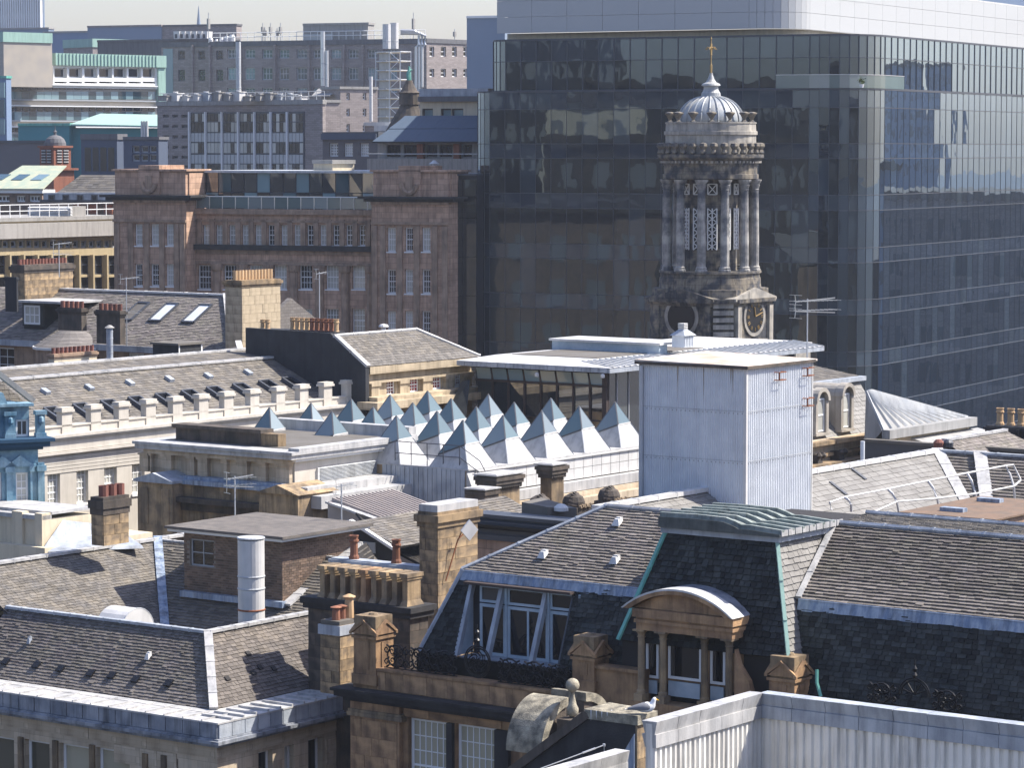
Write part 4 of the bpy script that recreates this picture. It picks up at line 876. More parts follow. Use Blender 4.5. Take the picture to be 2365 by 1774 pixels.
for i in range(4):
    for j_ in range(5):
        if i + j_: 
            o = proto.copy(); COL.objects.link(o)
            for ch in proto.children: c_ = ch.copy(); COL.objects.link(c_); c_.parent = o
        else: o = proto
        p = near0 + Av * (3.42 * i) + Bv * (2.74 * j_)
        o.location = (p.x, p.y, PD.zb + zd + .03); o.rotation_euler = (0, 0, GA); o['category'] = 'rooflight'; o['group'] = 'pyramid rooflights on the white deck'
        o['label'] = 'glass-tipped white pyramid rooflight, %s %s' % (colname[j_], rowname[i])

# ================================================================= ornate stone features below the pyramid deck
def ornate_pier(lab, lpx, cpx, rpx, ytop, ybot, Y, capm='stone_dark'):
    b = chimney(lab, cpx, ytop, ybot, Y, lpx, rpx, 'stone_buff', name='stone_pier', caph=.1, capo=.2, capm='lead_pale'); b.o['category'] = 'pier'
    for k in range(3):
        q = MB(); e = .17 - .05 * k; q.box(-e, b.lx + e, -e, b.ly + e, b.h - .28 - .16 * k, b.h - .13 - .16 * k); b.part(q, 'cap_moulding', capm)
    q = MB(); n_ = int(b.lx / .12)
    for k in range(n_): q.lathe([(.02, -.05), (.05, 0), (.02, .05)], b.lx * (k + .5) / n_, -.1, 6, z0=b.h - .56)
    b.part(q, 'bead_moulding', capm); return b
ornate_pier('wide carved stone pier with pale flat top, below the left end of the pyramids', 1107, 1145, 1200, 1096, 1235, 119.2)
ornate_pier('narrow carved stone pier with pale flat top, below the middle of the pyramids', 1248, 1274, 1302, 1071, 1245, 121.5)
ornate_pier('small carved pier with grey lead box top beside the lead-clad wall', 1087, 1118, 1142, 1128, 1200, 117.5)
for k, (px, py, Y, pos) in enumerate(((1166, 1205, 113, 'leftmost'), (1252, 1185, 114.5, 'second from left'), (1330, 1180, 116, 'third from left'), (1412, 1165, 117.5, 'rightmost'))):
    b = Bd('shell_ornament', 'dark ribbed shell-shaped roof ornament, %s of the four below the pyramids' % pos, 'ornament', px, py, Y, zb=at(px, py, Y).z, group='shell ornaments below the pyramids')
    q = MB(); q.box(-.1, .75, -.1, .75, -1.2, .1); b.part(q, 'base', 'stone_dark')
    for i in range(10):
        t = R(180) * (i + .5) / 10; q = MB(); pth = [(.32 + (.1 + .36 * f) * math.cos(t) * .95, .32 - .30 * math.cos(f * 1.5) , .15 + (.1 + .42 * f) * math.sin(t) + .0) for f in (0, .35, .7, 1)]
        q.tube(pth, [.03, .06, .065, .05], 5); b.part(q, 'rib', 'stone_dark')
    q = MB(); q.lathe([(.1, 0), (.42, .1), (.44, .3), (.36, .5), (.15, .62), (.02, .64)], .35, .35, 12); b.part(q, 'dome', 'stone_dark')
    for i in range(6):
        q = MB(); q.lathe([(.02, -.09), (.09, -.03), (.07, .05), (.02, .09)], .12 + .14 * i, -.12, 6, z0=.12 + .03 * (i % 2)); b.part(q, 'scroll', 'stone_buff')
DB = Bd('dark_parapet_building', 'shaded dark stone building with black lead parapet between the tall chimney and the slate hip', 'building', 1085, 1190, 106)
z0 = DB.z(1200, 1195); ya, yb = DB.u(1085, 1190), DB.u(1440, 1190)
q = MB(); q.box(.1, 6, yb, ya, 0, z0 - .9); DB.part(q, 'wall', 'stone_brown')
q = MB(); q.box(0, 6, yb, ya, z0 - .9, z0 - .7); q.box(.12, .9, yb, ya, z0 - .7, z0 - .12); q.box(0, 1, yb, ya, z0 - .12, z0); DB.part(q, 'parapet', 'dark_metal')
q = MB(); q.tube([(-.05, ya, z0 - .35), (-.05, yb, z0 - .35)], .16, 10); DB.part(q, 'gutter_pipe', 'black_iron')
q = MB(); c1 = DB.P(1205, 1160, 'x', 1.6); c2 = DB.P(1265, 1172, 'x', 1.2); q.hexa([c1 + Vector((0, 0, -.4)), c2 + Vector((0, 0, -.4)), c2 + Vector((1.2, -.4, -.5)), c1 + Vector((1.2, 0, -.4))], [c1, c2, c2 + Vector((1.2, -.4, -.12)), c1 + Vector((1.2, 0, .05))]); DB.part(q, 'hatch', 'felt_flat')
DH = Bd('ridge_vent', 'white domed vent on the black parapet left of the slate hip', 'vent', 1296, 1178, 105.6, zb=at(1296, 1182, 105.6).z); q = MB(); q.lathe([(.1, 0), (.26, .03), (.25, .15), (.14, .25), (.02, .28)], 0, 0, 12); DH.part(q, 'dome', 'white_metal')

# ================================================================= white facade building with twelve parapet piers
H = Bd('white_facade_building', 'long white-painted building with slate roof, square parapet piers and sash windows on the left', 'building', 95, 1010, 124.5)
zc = H.z(106, 1009, 'y', 0); xs, xe = -3.0, H.u(1110, 900, 'y', 0); zr_ = H.z(300, 855, 'y', 5.2)
wins = [H.rect('y', .3, a, t, b_, e) for a, t, b_, e in ((110, 1092, 139, 1172), (177, 1081, 204, 1162), (241, 1070, 270, 1150), (305, 1060, 334, 1140), (372, 1050, 398, 1130), (-10, 1110, 18, 1190))]
q = MB(); q.wall('y', .3, .35, xs, xe, 0, zc - .7, wins); q.box(xs, xe, .67, 5, 0, zc - .7); wh = H.part(q, 'wall', 'render_white')
for r in wins: window(H.o, 'y', .3, r, nu=3, nz=5, fw=.06, bar=.03, rec=.16, sash=True, sill=True)
for k in range(6):
    zz = zc - 1.62 + .14 * k; q = MB(); q.box(xs, xe, .27, .299, zz, zz + .115); H.part(q, 'rusticated_course', 'render_white')
q = MB(); q.box(xs, xe, -.0, .4, zc - .12, zc); q.box(xs, xe, .06, .4, zc - .2, zc - .12); q.box(xs, xe, .2, .4, zc - .7, zc - .2); q.box(xs, xe, .08, .3, zc - .82, zc - .72); H.part(q, 'cornice', 'render_white')
zp = H.z(153, 985, 'y', .35)
q = MB(); q.box(xs, H.u(850, 900, 'y', .35), .35, .6, zc, zp); q.box(xs, H.u(850, 900, 'y', .35), .3, .65, zp, zp + .07); H.part(q, 'parapet', 'render_white')
ppx = [153, 220, 284, 347, 409, 469, 527, 587, 647, 701, 756, 808]; ord_ = ['first', 'second', 'third', 'fourth', 'fifth', 'sixth', 'seventh', 'eighth', 'ninth', 'tenth', 'eleventh', 'twelfth']
zq = H.z(153, 941, 'y', .3)
for p in ppx:
    x = H.u(p, 960, 'y', .35); q = MB(); q.box(x - .3, x + .3, .3, .62, zp - .5, zq - .12); q.box(x - .38, x + .38, .22, .7, zq - .2, zq - .1); q.box(x - .34, x + .34, .26, .66, zq - .1, zq); H.part(q, 'parapet_pier', 'render_white')
zl = zp - .25
slates(H, (xs, 1.1, zl), (H.u(760, 850, 'y', 2), 1.1, zl), (H.u(712, 828, 'y', 5.2), 5.2, zr_), (xs, 5.2, zr_), 'slate_pale' if False else 'slate_grey', course=.22, wid=.32, n_ind=150, uname='roof')
q = MB(); q.box(xs, xe - 8, 1.0, 9, 0, zl); q.slab([(xs, 5.2, zr_), (H.u(712, 828, 'y', 5.2), 5.2, zr_), (H.u(712, 828, 'y', 5.2), 9, zl), (xs, 9, zl)], (0, 0, -.1)); H.part(q, 'back_roof', 'slate_far')
seam_roll(H, (xs, 5.2, zr_ + .05), (H.u(709, 829, 'y', 5.2), 5.2, zr_ + .05), .1, 'lead_pale', 1.5, 'ridge_roll', w=.35)
xq = H.u(600, 829, 'y', 7.6); slates(H, (xs, 5.4, zr_), (xq, 5.4, zr_), (xq, 7.6, zr_ + .25), (xs, 7.6, zr_ + .25), 'slate_grey', course=.25, wid=.35, uname='upper_roof'); seam_roll(H, (xs, 7.6, zr_ + .3), (xq, 7.6, zr_ + .3), .1, 'lead_pale', 1.5, 'ridge_roll', w=.35)
pl = ((xs, 1.1, zl), (5, 1.1, zl), (5, 5.2, zr_))
up = (Vector((0, 5.2, zr_)) - Vector((0, 1.1, zl))).normalized(); nr = Vector((0, -up.z, up.y))
for k, p in enumerate(ppx[:11]):                       # sloping rooflights beside the piers
    P = on_slope(H, p - 22, 945 - (p - 153) * .13 + 17, *pl); q = MB(); a = .36
    for s_ in (-1, 1): q.slab([P + Vector((a * s_ - .06, 0, 0)) - up * .55, P + Vector((a * s_ + .06, 0, 0)) - up * .55, P + Vector((a * s_ + .06, 0, 0)) + up * .5, P + Vector((a * s_ - .06, 0, 0)) + up * .5], nr * .2)
    q.slab([P + Vector((-a, 0, 0)) + up * .48, P + Vector((a, 0, 0)) + up * .48, P + Vector((a, 0, 0)) + up * .56, P + Vector((-a, 0, 0)) + up * .56], nr * .2)
    f = H.part(q, 'rooflight', 'dark_metal'); g_ = MB(); g_.slab([P + Vector((-a, 0, 0)) - up * .5, P + Vector((a, 0, 0)) - up * .5, P + Vector((a, 0, 0)) + up * .48, P + Vector((-a, 0, 0)) + up * .48], nr * .06); g_.build('pane', MT['pane_dark'], f)
for px, py in ((104, 908), (205, 899), (299, 888), (390, 879), (480, 872), (572, 864)): 
    P = on_slope(H, px, py, *pl); q = MB(); q.slab([P + Vector((-.14, 0, 0)) - up * .2, P + Vector((.14, 0, 0)) - up * .2, P + Vector((.14, 0, 0)) + up * .2, P + Vector((-.14, 0, 0)) + up * .2], nr * .16); H.part(q, 'roof_vent', 'lead')

# ================================================================= cream building with red-blinded windows and the black gable
I_ = Bd('cream_hipped_building', 'cream stone building with red-blinded sash windows, hipped slate roof and black gable', 'building', 852, 845, 141)
zt = I_.z(852, 848); xe = I_.u(1100, 818, 'y', 0); z0 = H.zb
wi = [I_.rect('y', .3, a, t, b_, e) for a, t, b_, e in ((893, 878, 914, 913), (947, 871, 969, 906), (1000, 864, 1021, 899), (1051, 861, 1066, 890))]
q = MB(); q.wall('y', .3, .3, .2, xe, 0, zt - .35, wi); q.box(.2, xe, .62, 7.8, 0, zt - .35); I_.part(q, 'wall', 'stone_cream')
for r in wi: window(I_.o, 'y', .3, r, gm='pane_red', nu=3, nz=4, fw=.07, bar=.03, rec=.1, sash=True, sill=True)
for p in (866, 932, 985, 1037, 1080):
    x = I_.u(p, 880, 'y', .2); q = MB(); q.box(x - .3, x + .3, .16, .3, zt - 2.6, zt - .9); q.box(x - .36, x + .36, .1, .3, zt - .95, zt - .8); I_.part(q, 'pilaster', 'stone_cream')
q = MB(); q.box(.1, xe, .0, .5, zt - .35, zt); q.box(.15, xe, .1, .3, zt - .8, zt - .7); I_.part(q, 'cornice', 'stone_cream')
zl_ = I_.z(864, 914, 'y', 0); q = MB(); q.box(.0, xe, -.5, .3, zl_ - .25, zl_ - .05); q.box(-.5, xe, -.9, .3, zl_ - .6, zl_ - .25); I_.part(q, 'ledge', 'stone_cream')
xw_ = 4.8; zr_ = I_.z(778, 777, 'x', 0) 
ytop = I_.u(778, 777, 'x', 0); zr_ = I_.z(778, 777, 'x', 0); xr_ = I_.u(962, 762, 'y', ytop)
slates(I_, (0, 0, zt + .02), (xe + .3, 0, zt + .02), (xr_, ytop, zr_), (0, ytop, zr_), 'slate_grey', course=.2, wid=.3, n_ind=100, uname='roof')
q = MB(); q.slab([(0, ytop, zr_), (xr_, ytop, zr_), (xe, ytop * 2, zt), (0, ytop * 2, zt)], (0, 0, -.1)); q.slab([(xr_, ytop, zr_), (xe + .3, 0, zt), (xe + .3, ytop * 2, zt)], (0, 0, -.1)); I_.part(q, 'back_roof', 'slate_far')
q = MB(); yg = I_.u(575, 760, 'x', 0); q.prism([(0, 0), (yg, 0), (yg, I_.z(590, 757)), (ytop + .2, zr_ + .15), (ytop, zr_), (0, zt)], 'x', -.25, 0); I_.part(q, 'gable_wall', 'black_wall')
seam_roll(I_, (-.1, -.05, zt + .05), (-.1, ytop, zr_ + .05), .12, 'lead_pale', 1.5, 'verge_coping', w=.3); seam_roll(I_, (0, ytop, zr_ + .05), (xr_, ytop, zr_ + .05), .08, 'lead_pale', 1.2, 'ridge_roll'); seam_roll(I_, (xr_, ytop, zr_ + .05), (xe + .3, 0, zt + .05), .08, 'lead_pale', 1.2, 'hip_roll')
q = MB(); a, b_ = I_.u(590, 765, 'x', .0), I_.u(772, 765, 'x', 0); 
q.box(.0, .8, b_, a, zt, I_.z(700, 764)); I_.part(q, 'chimney_head', 'black_wall')
for k in range(10): pot(I_.o, .35, I_.u(676 + 11.2 * k, 755, 'x', .35), I_.z(720, 767, 'x', .35), .66, .12, ['pot_buff', 'pot_buff', 'pot_buff', 'pot_buff', 'terracotta', 'terracotta', 'terracotta', 'terracotta', 'terracotta', 'pot_buff'][k], 1, 8)
for px in (607, 618): pot(I_.o, .35, I_.u(px, 755, 'x', .35), I_.z(612, 762, 'x', .35), .5, .12, 'pot_buff', 1, 8)
VB = Bd('ridge_vent', 'small mushroom vent on the ridge behind the hipped slate roof', 'vent', 886, 762, 146, zb=at(886, 768, 146).z); q = MB(); q.lathe([(.12, 0), (.12, .25), (.26, .28), (.2, .38), (.02, .42)], 0, 0, 10); VB.part(q, 'cowl', 'white_metal')

# ================================================================= glazed pavilion with the metal roof
L = Bd('glazed_pavilion', 'glazed rooftop pavilion with oversailing white metal roof behind the pyramid rooflights', 'building', 1407, 860, 141)
ze = L.z(1407, 862); yl = L.u(1058, 845); xl = L.u(1900, 800, 'y', 0); zf = L.z(1407, 850)
q = MB(); q.box(-.1, xl, -.1, yl, ze, zf); L.part(q, 'fascia', 'lead')
y = 0
while y < yl: q = MB(); q.box(-.13, -.101, y + .01, y + .47, ze + .01, zf - .01); L.part(q, 'fascia_panel', 'lead'); y += .49
zt2 = zf + .22
q = MB(); q.hexa([(-.12, -.12, zf), (xl, -.12, zf), (xl, yl, zf), (-.12, yl, zf)], [(1.7, 1.7, zt2), (xl, 1.7, zt2), (xl, yl - 1, zt2), (1.7, yl - 1, zt2)]); L.part(q, 'metal_roof', 'white_metal')
x = .2
while x < xl: q = MB(); q.beam((x, -.12, zf + .02), (x, 1.7, zt2 + .03), .035, .06); L.part(q, 'standing_seam', 'zinc'); x += .48
q = MB(); q.box(2.2, xl - 8, 2.2, yl - 1.6, zt2 + .005, zt2 + .03); L.part(q, 'gravel_roof', 'felt_flat')
yu = L.u(1275, 790, 'x', 6.5); q = MB(); q.box(6.5, 7.2, 1.5, L.u(1275, 795, 'x', 6.5), zt2, L.z(1400, 792, 'x', 6.5)); L.part(q, 'upstand', 'blue_paint')
q = MB(); q.box(6.4, 9, 1.4, L.u(1270, 795, 'x', 6.5), L.z(1400, 792, 'x', 6.5), L.z(1400, 787, 'x', 6.5)); L.part(q, 'upstand_roof', 'white_metal')
# inclined glazing
za, zb_, zc_ = ze - .02, L.z(1395, 893, 'x', .9), ze - 3.6
pyl = 8
for k in range(pyl):
    y0 = .75 + (yl - 1.2) * k / pyl; y1 = .75 + (yl - 1.2) * (k + 1) / pyl
    q = MB(); q.box(.86, 1.0, y0 - .05, y0 + .05, zc_, za); L.part(q, 'glazing_post', 'brown_frame')
    q = MB(); q.slab([(.75, y0 + .06, za - .1), (.75, y1 - .06, za - .1), (.9, y1 - .06, zb_ + .06), (.9, y0 + .06, zb_ + .06)], (.03, 0, 0)); L.part(q, 'clerestory_pane', 'clerestory')
    q = MB(); q.box(.93, .96, y0 + .05, y1 - .05, zc_, zb_ - .06); L.part(q, 'pane', 'pavilion_pane')
q = MB(); q.box(.8, 1.02, .7, yl - .4, zb_ - .05, zb_ + .05); q.box(.85, 1.0, .7, yl - .4, zc_ + 1.2, zc_ + 1.27); L.part(q, 'transom', 'brown_frame')
q = MB(); q.box(.8, 1.05, .7, .95, zc_, za); L.part(q, 'corner_column', 'brown_frame')
for k in range(5):
    x0, x1 = 1.0 + 1.0 * k, 1.95 + 1.0 * k; q = MB(); q.box(x0, x1, .93, .96, zc_, za - .1); L.part(q, 'pane', 'pavilion_pane'); q = MB(); q.box(x1, x1 + .05, .88, 1.0, zc_, za); L.part(q, 'glazing_post', 'grey_paint')
q = MB(); q.box(1.6, xl, 1.6, yl - 1, 0, ze - .05); L.part(q, 'core', 'black_wall')
q = MB(); q.box(.6, xl, .5, yl, 0, zc_); L.part(q, 'plinth', 'stone_buff')
zz = L.z(1407, 862)
for px, py in ((1245, 857), (1397, 860)): P = L.P(px, py + 8, 'x', -.02); q = MB(); q.lathe([(.02, -.1), (.1, -.08), (.1, .06), (.03, .1)], -.2, P.y, 8, z0=P.z); L.part(q, 'flood_light', 'white_metal')
# mansard slope left of the pavilion
q = MB(); q.hexa([L.P(1030, 960, 'x', -2), L.P(1075, 985, 'x', -2), L.P(1075, 985, 'x', 2), L.P(1030, 960, 'x', 2)], [L.P(1066, 880, 'x', -.5), L.P(1085, 878, 'x', -.5), L.P(1085, 880, 'x', 2), L.P(1066, 880, 'x', 2)]); L.part(q, 'side_mansard', 'slate_dark')
CUP = Bd('roof_cupola', 'grey louvred roof cupola with white slatted cap on the pavilion roof', 'cupola', 1580, 800, 147, zb=at(1580, 803, 147).z)
w1, w2 = abs(CUP.u(1552, 790)), abs(CUP.u(1602, 790, 'y', 0)); h = CUP.z(1580, 776)
q = MB(); q.box(0, w2, 0, w1, 0, h); CUP.part(q, 'base', 'box_metal'); q = MB(); q.hexa([(-.1, -.1, h), (w2 + .1, -.1, h), (w2 + .1, w1 + .1, h), (-.1, w1 + .1, h)], [(w2 * .35, w1 * .35, h + .32), (w2 * .65, w1 * .35, h + .32), (w2 * .65, w1 * .65, h + .32), (w2 * .35, w1 * .65, h + .32)]); CUP.part(q, 'cap', 'lead')
for k in range(4): q = MB(); q.box(w2 * .3, w2 * .7, w1 * .25, w1 * .75, h + .3 + .08 * k, h + .35 + .08 * k); CUP.part(q, 'louvre', 'white_metal')
for k in range(6): q = MB(); q.box(w2 * (k + .3) / 6, w2 * (k + .5) / 6, -.03, -.001, .05, h - .05); CUP.part(q, 'rib', 'box_metal')
q = MB(); P = CUP

# ================================================================= corrugated box and the sunlit slates it stands on
O = Bd('sunlit_slate_building', 'building with a broad sunlit pale slate roof and white ridge carrying the corrugated plant box', 'building', 1400, 1172, 100)
zr_ = O.z(1400, 1172); xe = O.u(2164, 1038, 'y', 0); dn = -4.2; zlo = zr_ + dn * .62
def OZ(y): return zr_ + y * .62
P = O.P(2215, 1155, 'x', xe + .0)
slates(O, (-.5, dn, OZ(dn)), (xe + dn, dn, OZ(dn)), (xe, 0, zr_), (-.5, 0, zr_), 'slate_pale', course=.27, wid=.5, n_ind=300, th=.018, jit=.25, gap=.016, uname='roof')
q = MB(); q.slab([(-.5, 0, zr_), (xe, 0, zr_), (xe, 5, zr_ - 3.1), (-.5, 5, zr_ - 3.1)], (0, 0, -.1)); q.box(-.5, xe, -5.5, 5, 0, zlo - .3); O.part(q, 'back_roof', 'slate_grey')
seam_roll(O, (-.6, 0, zr_ + .05), (xe, 0, zr_ + .05), .14, 'white_metal', 1.2, 'ridge_roll', w=.34)
seam_roll(O, (xe, 0, zr_ + .12), (xe + dn, dn, OZ(dn) + .12), .08, 'lead_pale', 1.2, 'valley_sheet', w=.45)
slates(O, (xe + dn, dn, OZ(dn)), (xe + dn, -16, OZ(dn)), (xe, -16, zr_), (xe, 0, zr_), 'slate_brown', course=.2, wid=.34, n_ind=100, th=.05, uname='cross_roof')
seam_roll(O, (xe, .1, zr_), (xe + .4, -10, zr_ + .0), .12, 'lead', 1.5, 'ridge_roll', w=.2) if False else seam_roll(O, (xe, 0, zr_ + .05), (xe, -16, zr_ + .05), .1, 'lead', 1.3, 'ridge_roll', w=.22)
seam_roll(O, (xe + dn + .1, dn - .3, OZ(dn) + .14), (xe, O.u(2263, 1045, 'x', xe), zr_ + .12), .06, 'lead_pale', 1.2, 'valley_sheet', w=.5)
q = MB()
for px, py in ((1980, 1095), (1935, 1130)): P = on_slope(O, px, py, (0, 0, zr_), (5, 0, zr_), (0, dn, OZ(dn))); q.slab([P + Vector((-.08, -.35, -.21)), P + Vector((.08, -.35, -.21)), P + Vector((.08, .35, .22)), P + Vector((-.08, .35, .22))], (0, -.03, .05))
O.part(q, 'slipped_slate', 'dark_metal')
Mb = Bd('corrugated_plant_box', 'big pale corrugated metal plant box with rust-stained flat top on the slate roof', 'plant room', 1722, 1165, 103.9, zb=at(1722, 1190, 103.9).z)
h = Mb.z(1722, 850); wl, wr_ = abs(Mb.u(1476, 1000)), abs(Mb.u(1876, 1000, 'y', 0))
q = MB(); q.box(.03, wr_, .03, wl, -1, h); Mb.part(q, 'core', 'box_metal')
n_ = 46; q = MB()
for k in range(n_):
    a, b_ = .06 + (wl - .12) * k / n_, .06 + (wl - .12) * (k + 1) / n_; m_ = (b_ - a); q.prism([(.03, a), (-.0, a + m_ * .25), (-.0, a + m_ * .6), (.03, a + m_ * .85)], 'z', -1, h - .02)
Mb.part(q, 'corrugated_sheet', 'box_metal')
n_ = 36; q = MB()
for k in range(n_):
    a, b_ = .06 + (wr_ - .12) * k / n_, .06 + (wr_ - .12) * (k + 1) / n_; m_ = (b_ - a); q.prism([(a, .03), (a + m_ * .25, -.005), (a + m_ * .55, -.005), (a + m_ * .8, .03)], 'z', -1, h - .02)
Mb.part(q, 'corrugated_sheet', 'box_metal')
q = MB(); q2 = MB()
for zz in (h * .36, h * .70):
    q.box(-.008, -.0005, .1, wl - .1, zz, zz + .018); q.box(.1, wr_ - .1, -.012, -.006, zz, zz + .018)
    for k in range(24): q2.box(-.014, -.004, .15 + (wl - .3) * k / 23 - .012, .15 + (wl - .3) * k / 23 + .012, zz - .08, zz - .055); q2.box(.15 + (wr_ - .3) * k / 23 - .012, .15 + (wr_ - .3) * k / 23 + .012, -.016, -.006, zz - .08, zz - .055)
Mb.part(q, 'sheet_lap', 'zinc'); Mb.part(q2, 'fixings', 'stone_dark')
for k in range(5):      # rust runs below the roof edge
    q = MB(); u_ = rnd.uniform(.2, wl - .3); L_ = rnd.uniform(.3, 1.3); q.slab([(-.006, u_, h - .05), (-.006, u_ + .03, h - .05), (-.006, u_ + .02, h - .05 - L_)], (-.002, 0, 0)); Mb.part(q, 'rust_run', 'stone_buff')
q = MB(); q.box(-.02, .09, -.02, .09, -1, h - .01); q.box(-.02, .07, wl - .06, wl, -1, h - .01); q.box(wr_ - .05, wr_, -.02, .05, -1, h - .01); Mb.part(q, 'corner_trim', 'white_metal')
q = MB(); q.tube([(-.08, wl - .15, -1), (-.08, wl - .15, h - .1)], .06, 8); Mb.part(q, 'downpipe', 'zinc')
q = MB(); q.hexa([(-.12, -.12, h), (wr_ + .12, -.12, h), (wr_ + .12, wl + .12, h), (-.12, wl + .12, h)], [(-.12, -.12, h + .07), (wr_ + .12, -.12, h + .07), (wr_ + .12, wl + .12, h + .17), (-.12, wl + .12, h + .12)]); Mb.part(q, 'roof', 'rust_top')
q = MB(); q.box(-.13, -.121, -.12, wl + .12, h - .04, h + .06); q.box(-.12, wr_, -.13, -.121, h - .04, h + .06); Mb.part(q, 'rusty_edge', 'stone_dark')
for px, ya, yb in ((1788, 860, 878), (1853, 850, 868), (1853, 920, 938)):
    P, P2 = Mb.P(px, ya, 'y', 0), Mb.P(px, yb, 'y', 0); q = MB(); w_ = .45
    q.tube([(P.x, -.01, P.z), (P.x, -.22, P.z), (P.x + w_, -.22, P.z), (P.x + w_, -.01, P.z)], .018, 4); q.tube([(P.x, -.01, P2.z), (P.x, -.22, P2.z), (P.x + w_, -.22, P2.z), (P.x + w_, -.01, P2.z)], .018, 4); q.tube([(P.x, -.22, P.z), (P.x, -.22, P2.z)], .03, 4); Mb.part(q, 'rusty_bracket', 'rust')
# the flat roof with curved handrail
FR = Bd('handrail_roof', 'flat brown roof deck right of the slate roof, below the curved white handrail', 'building', 2296, 1203, 91)
zf = FR.z(2296, 1203); a, b_ = FR.u(2085, 1178, 'x', 0), FR.u(2440, 1180, 'y', 0)
q = MB(); q.box(0, b_ + 1, -0, a, 0, zf); FR.part(q, 'body', 'stone_brown_plain'); q = MB(); q.box(-.1, b_ + 1, -.1, a + .1, zf, zf + .05); FR.part(q, 'deck', 'brown_deck')
for px, py in ((2190, 1182), (2275, 1160)):
    P = FR.P(px, py, 'z', zf + .05); q = MB(); q.box(P.x, P.x + .3, P.y - .5, P.y + .3, zf + .05, zf + .17); FR.part(q, 'duct_box', 'lead_blue')
HR = Bd('curved_handrail', 'white tubular handrail with curved stanchions on the deck at right', 'railing', 2080, 1190, 93, zb=zf + .05)
tops = [(1950, 1149), (2050, 1130), (2143, 1111), (2233, 1093), (2322, 1076)]; bots = [(1966, 1182), (2077, 1188), (2171, 1192), (2258, 1188), (2345, 1171)]
q = MB(); base = []
for (tx, ty), (bx, by) in zip(tops, bots):
    Yd = 95.0 + (tx - 1950) * .018; B_ = HR.I @ at(bx, by, Yd); T_ = HR.I @ at(tx, ty, Yd + .25); m1 = B_.lerp(T_, .5) + Vector((-.1, -.18, .02)); m2 = B_.lerp(T_, .8) + Vector((-.06, -.12, .03))
    q = MB(); q.tube([B_, m1, m2, T_], .045, 6); HR.part(q, 'stanchion', 'white_metal'); base.append((B_, T_, m1))
q = MB(); st_ = HR.I @ at(1916, 1161, 94.6); q.tube([HR.I @ at(1921, 1179, 94.5), st_] + [b[1] for b in base] + [HR.I @ at(2340, 1074, 102.3), HR.I @ at(2357, 1108, 102.2)], .035, 6); HR.part(q, 'top_rail', 'white_metal')
q = MB(); q.tube([HR.I @ at(2014, 1185, 95.5)] + [b[2] for b in base[1:]] + [HR.I @ at(2357, 1110, 102.2)], .035, 6); HR.part(q, 'middle_rail', 'white_metal')

# ================================================================= mansard building with two arched dormers
N = Bd('arched_dormer_mansard', 'sunlit mansard roof with two round-headed dormers right of the corrugated box', 'building', 1872, 1010, 134)
zt = N.z(1985, 878, 'y', 2.2); zbm = N.z(1985, 1000, 'y', .3); x1 = N.u(2042, 990, 'y', .3); x0 = -3
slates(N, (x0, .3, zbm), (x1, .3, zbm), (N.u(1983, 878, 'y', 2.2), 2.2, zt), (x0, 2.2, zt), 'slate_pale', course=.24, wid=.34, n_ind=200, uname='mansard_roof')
q = MB(); xt = N.u(1983, 878, 'y', 2.2); q.hexa([(x0, .4, zbm), (x1, .4, zbm), (x1, 5, zbm), (x0, 5, zbm)], [(x0, 2.3, zt - .02), (xt, 2.3, zt - .02), (xt, 5, zt - .02), (x0, 5, zt - .02)]); q.box(x0, x1, 0, 5, 0, zbm); N.part(q, 'body', 'ashlar_cream')
q = MB(); q.box(x0, xt + .2, 1.9, 5, zt, zt + .2); N.part(q, 'roof_kerb', 'lead'); 
zt3 = N.z(1900, 862, 'y', 6)
slates(N, (x0, 2.2, zt + .2), (xt, 2.2, zt + .2), (xt - 1.5, 5, zt + .9), (x0, 5, zt + .9), 'slate_grey', course=.25, wid=.4, uname='upper_roof')
for pc, ty, by in ((1895, 912, 1000), (1953, 900, 990)):
    xc = N.u(pc, 950, 'y', .3); z1_, z0_ = N.z(pc, ty + 14, 'y', .3), N.z(pc, by, 'y', .3); w_ = .5
    q = MB(); q.box(xc - w_, xc + w_, .35, 2.5, z0_, z1_); q.prism([(xc + (w_ + .05) * math.cos(R(180) * i / 10), z1_ + (w_ + .05) * math.sin(R(180) * i / 10)) for i in range(11)], 'y', .4, 2.6); q.box(xc - w_ - .06, xc - w_ + .14, .2, .5, z0_, z1_); q.box(xc + w_ - .14, xc + w_ + .06, .2, .5, z0_, z1_); q.box(xc - w_ - .1, xc + w_ + .1, .15, .5, z0_ - .12, z0_)
    d_ = N.part(q, 'arched_dormer', 'stone_grey')
    q = MB(); 
    for i in range(10):
        t0, t1 = R(18) * i, R(18) * (i + 1); q.prism([(xc + r_ * math.cos(t), z1_ + r_ * math.sin(t)) for r_, t in ((.6, t0), (.6, t1), (.42, t1), (.42, t0))], 'y', .12, .5)
    q.build('arch_moulding', MT['stone_grey'], d_)
    window(N.o, 'y', .3, (xc - .34, xc + .34, z0_ + .05, z1_ + .1), nu=1, nz=2, fw=.06, rec=.0, sash=True)
q = MB(); q.box(x0, N.u(2020, 1000, 'y', -.3), -.4, .5, zbm - .2, zbm - .02); q.box(x0, x1 + 2, -.2, .0, zbm - .75, zbm - .6); q.box(x0, x1 + 3, -.8, 0, zbm - 1.1, zbm - .95); N.part(q, 'cornice', 'stone_buff')
for p in (1895, 1945, 2010, 2055):
    x = N.u(p, 1030, 'y', -.5); q = MB(); q.box(x - .2, x + .2, -.5, 0, zbm - .95, zbm - .55); q.lathe([(.05, -.14), (.16, 0), (.05, .14)], x - .1, -.5, 6, z0=zbm - .6); q.lathe([(.05, -.14), (.16, 0), (.05, .14)], x + .25, -.5, 6, z0=zbm - .6); N.part(q, 'corbel', 'stone_dark')
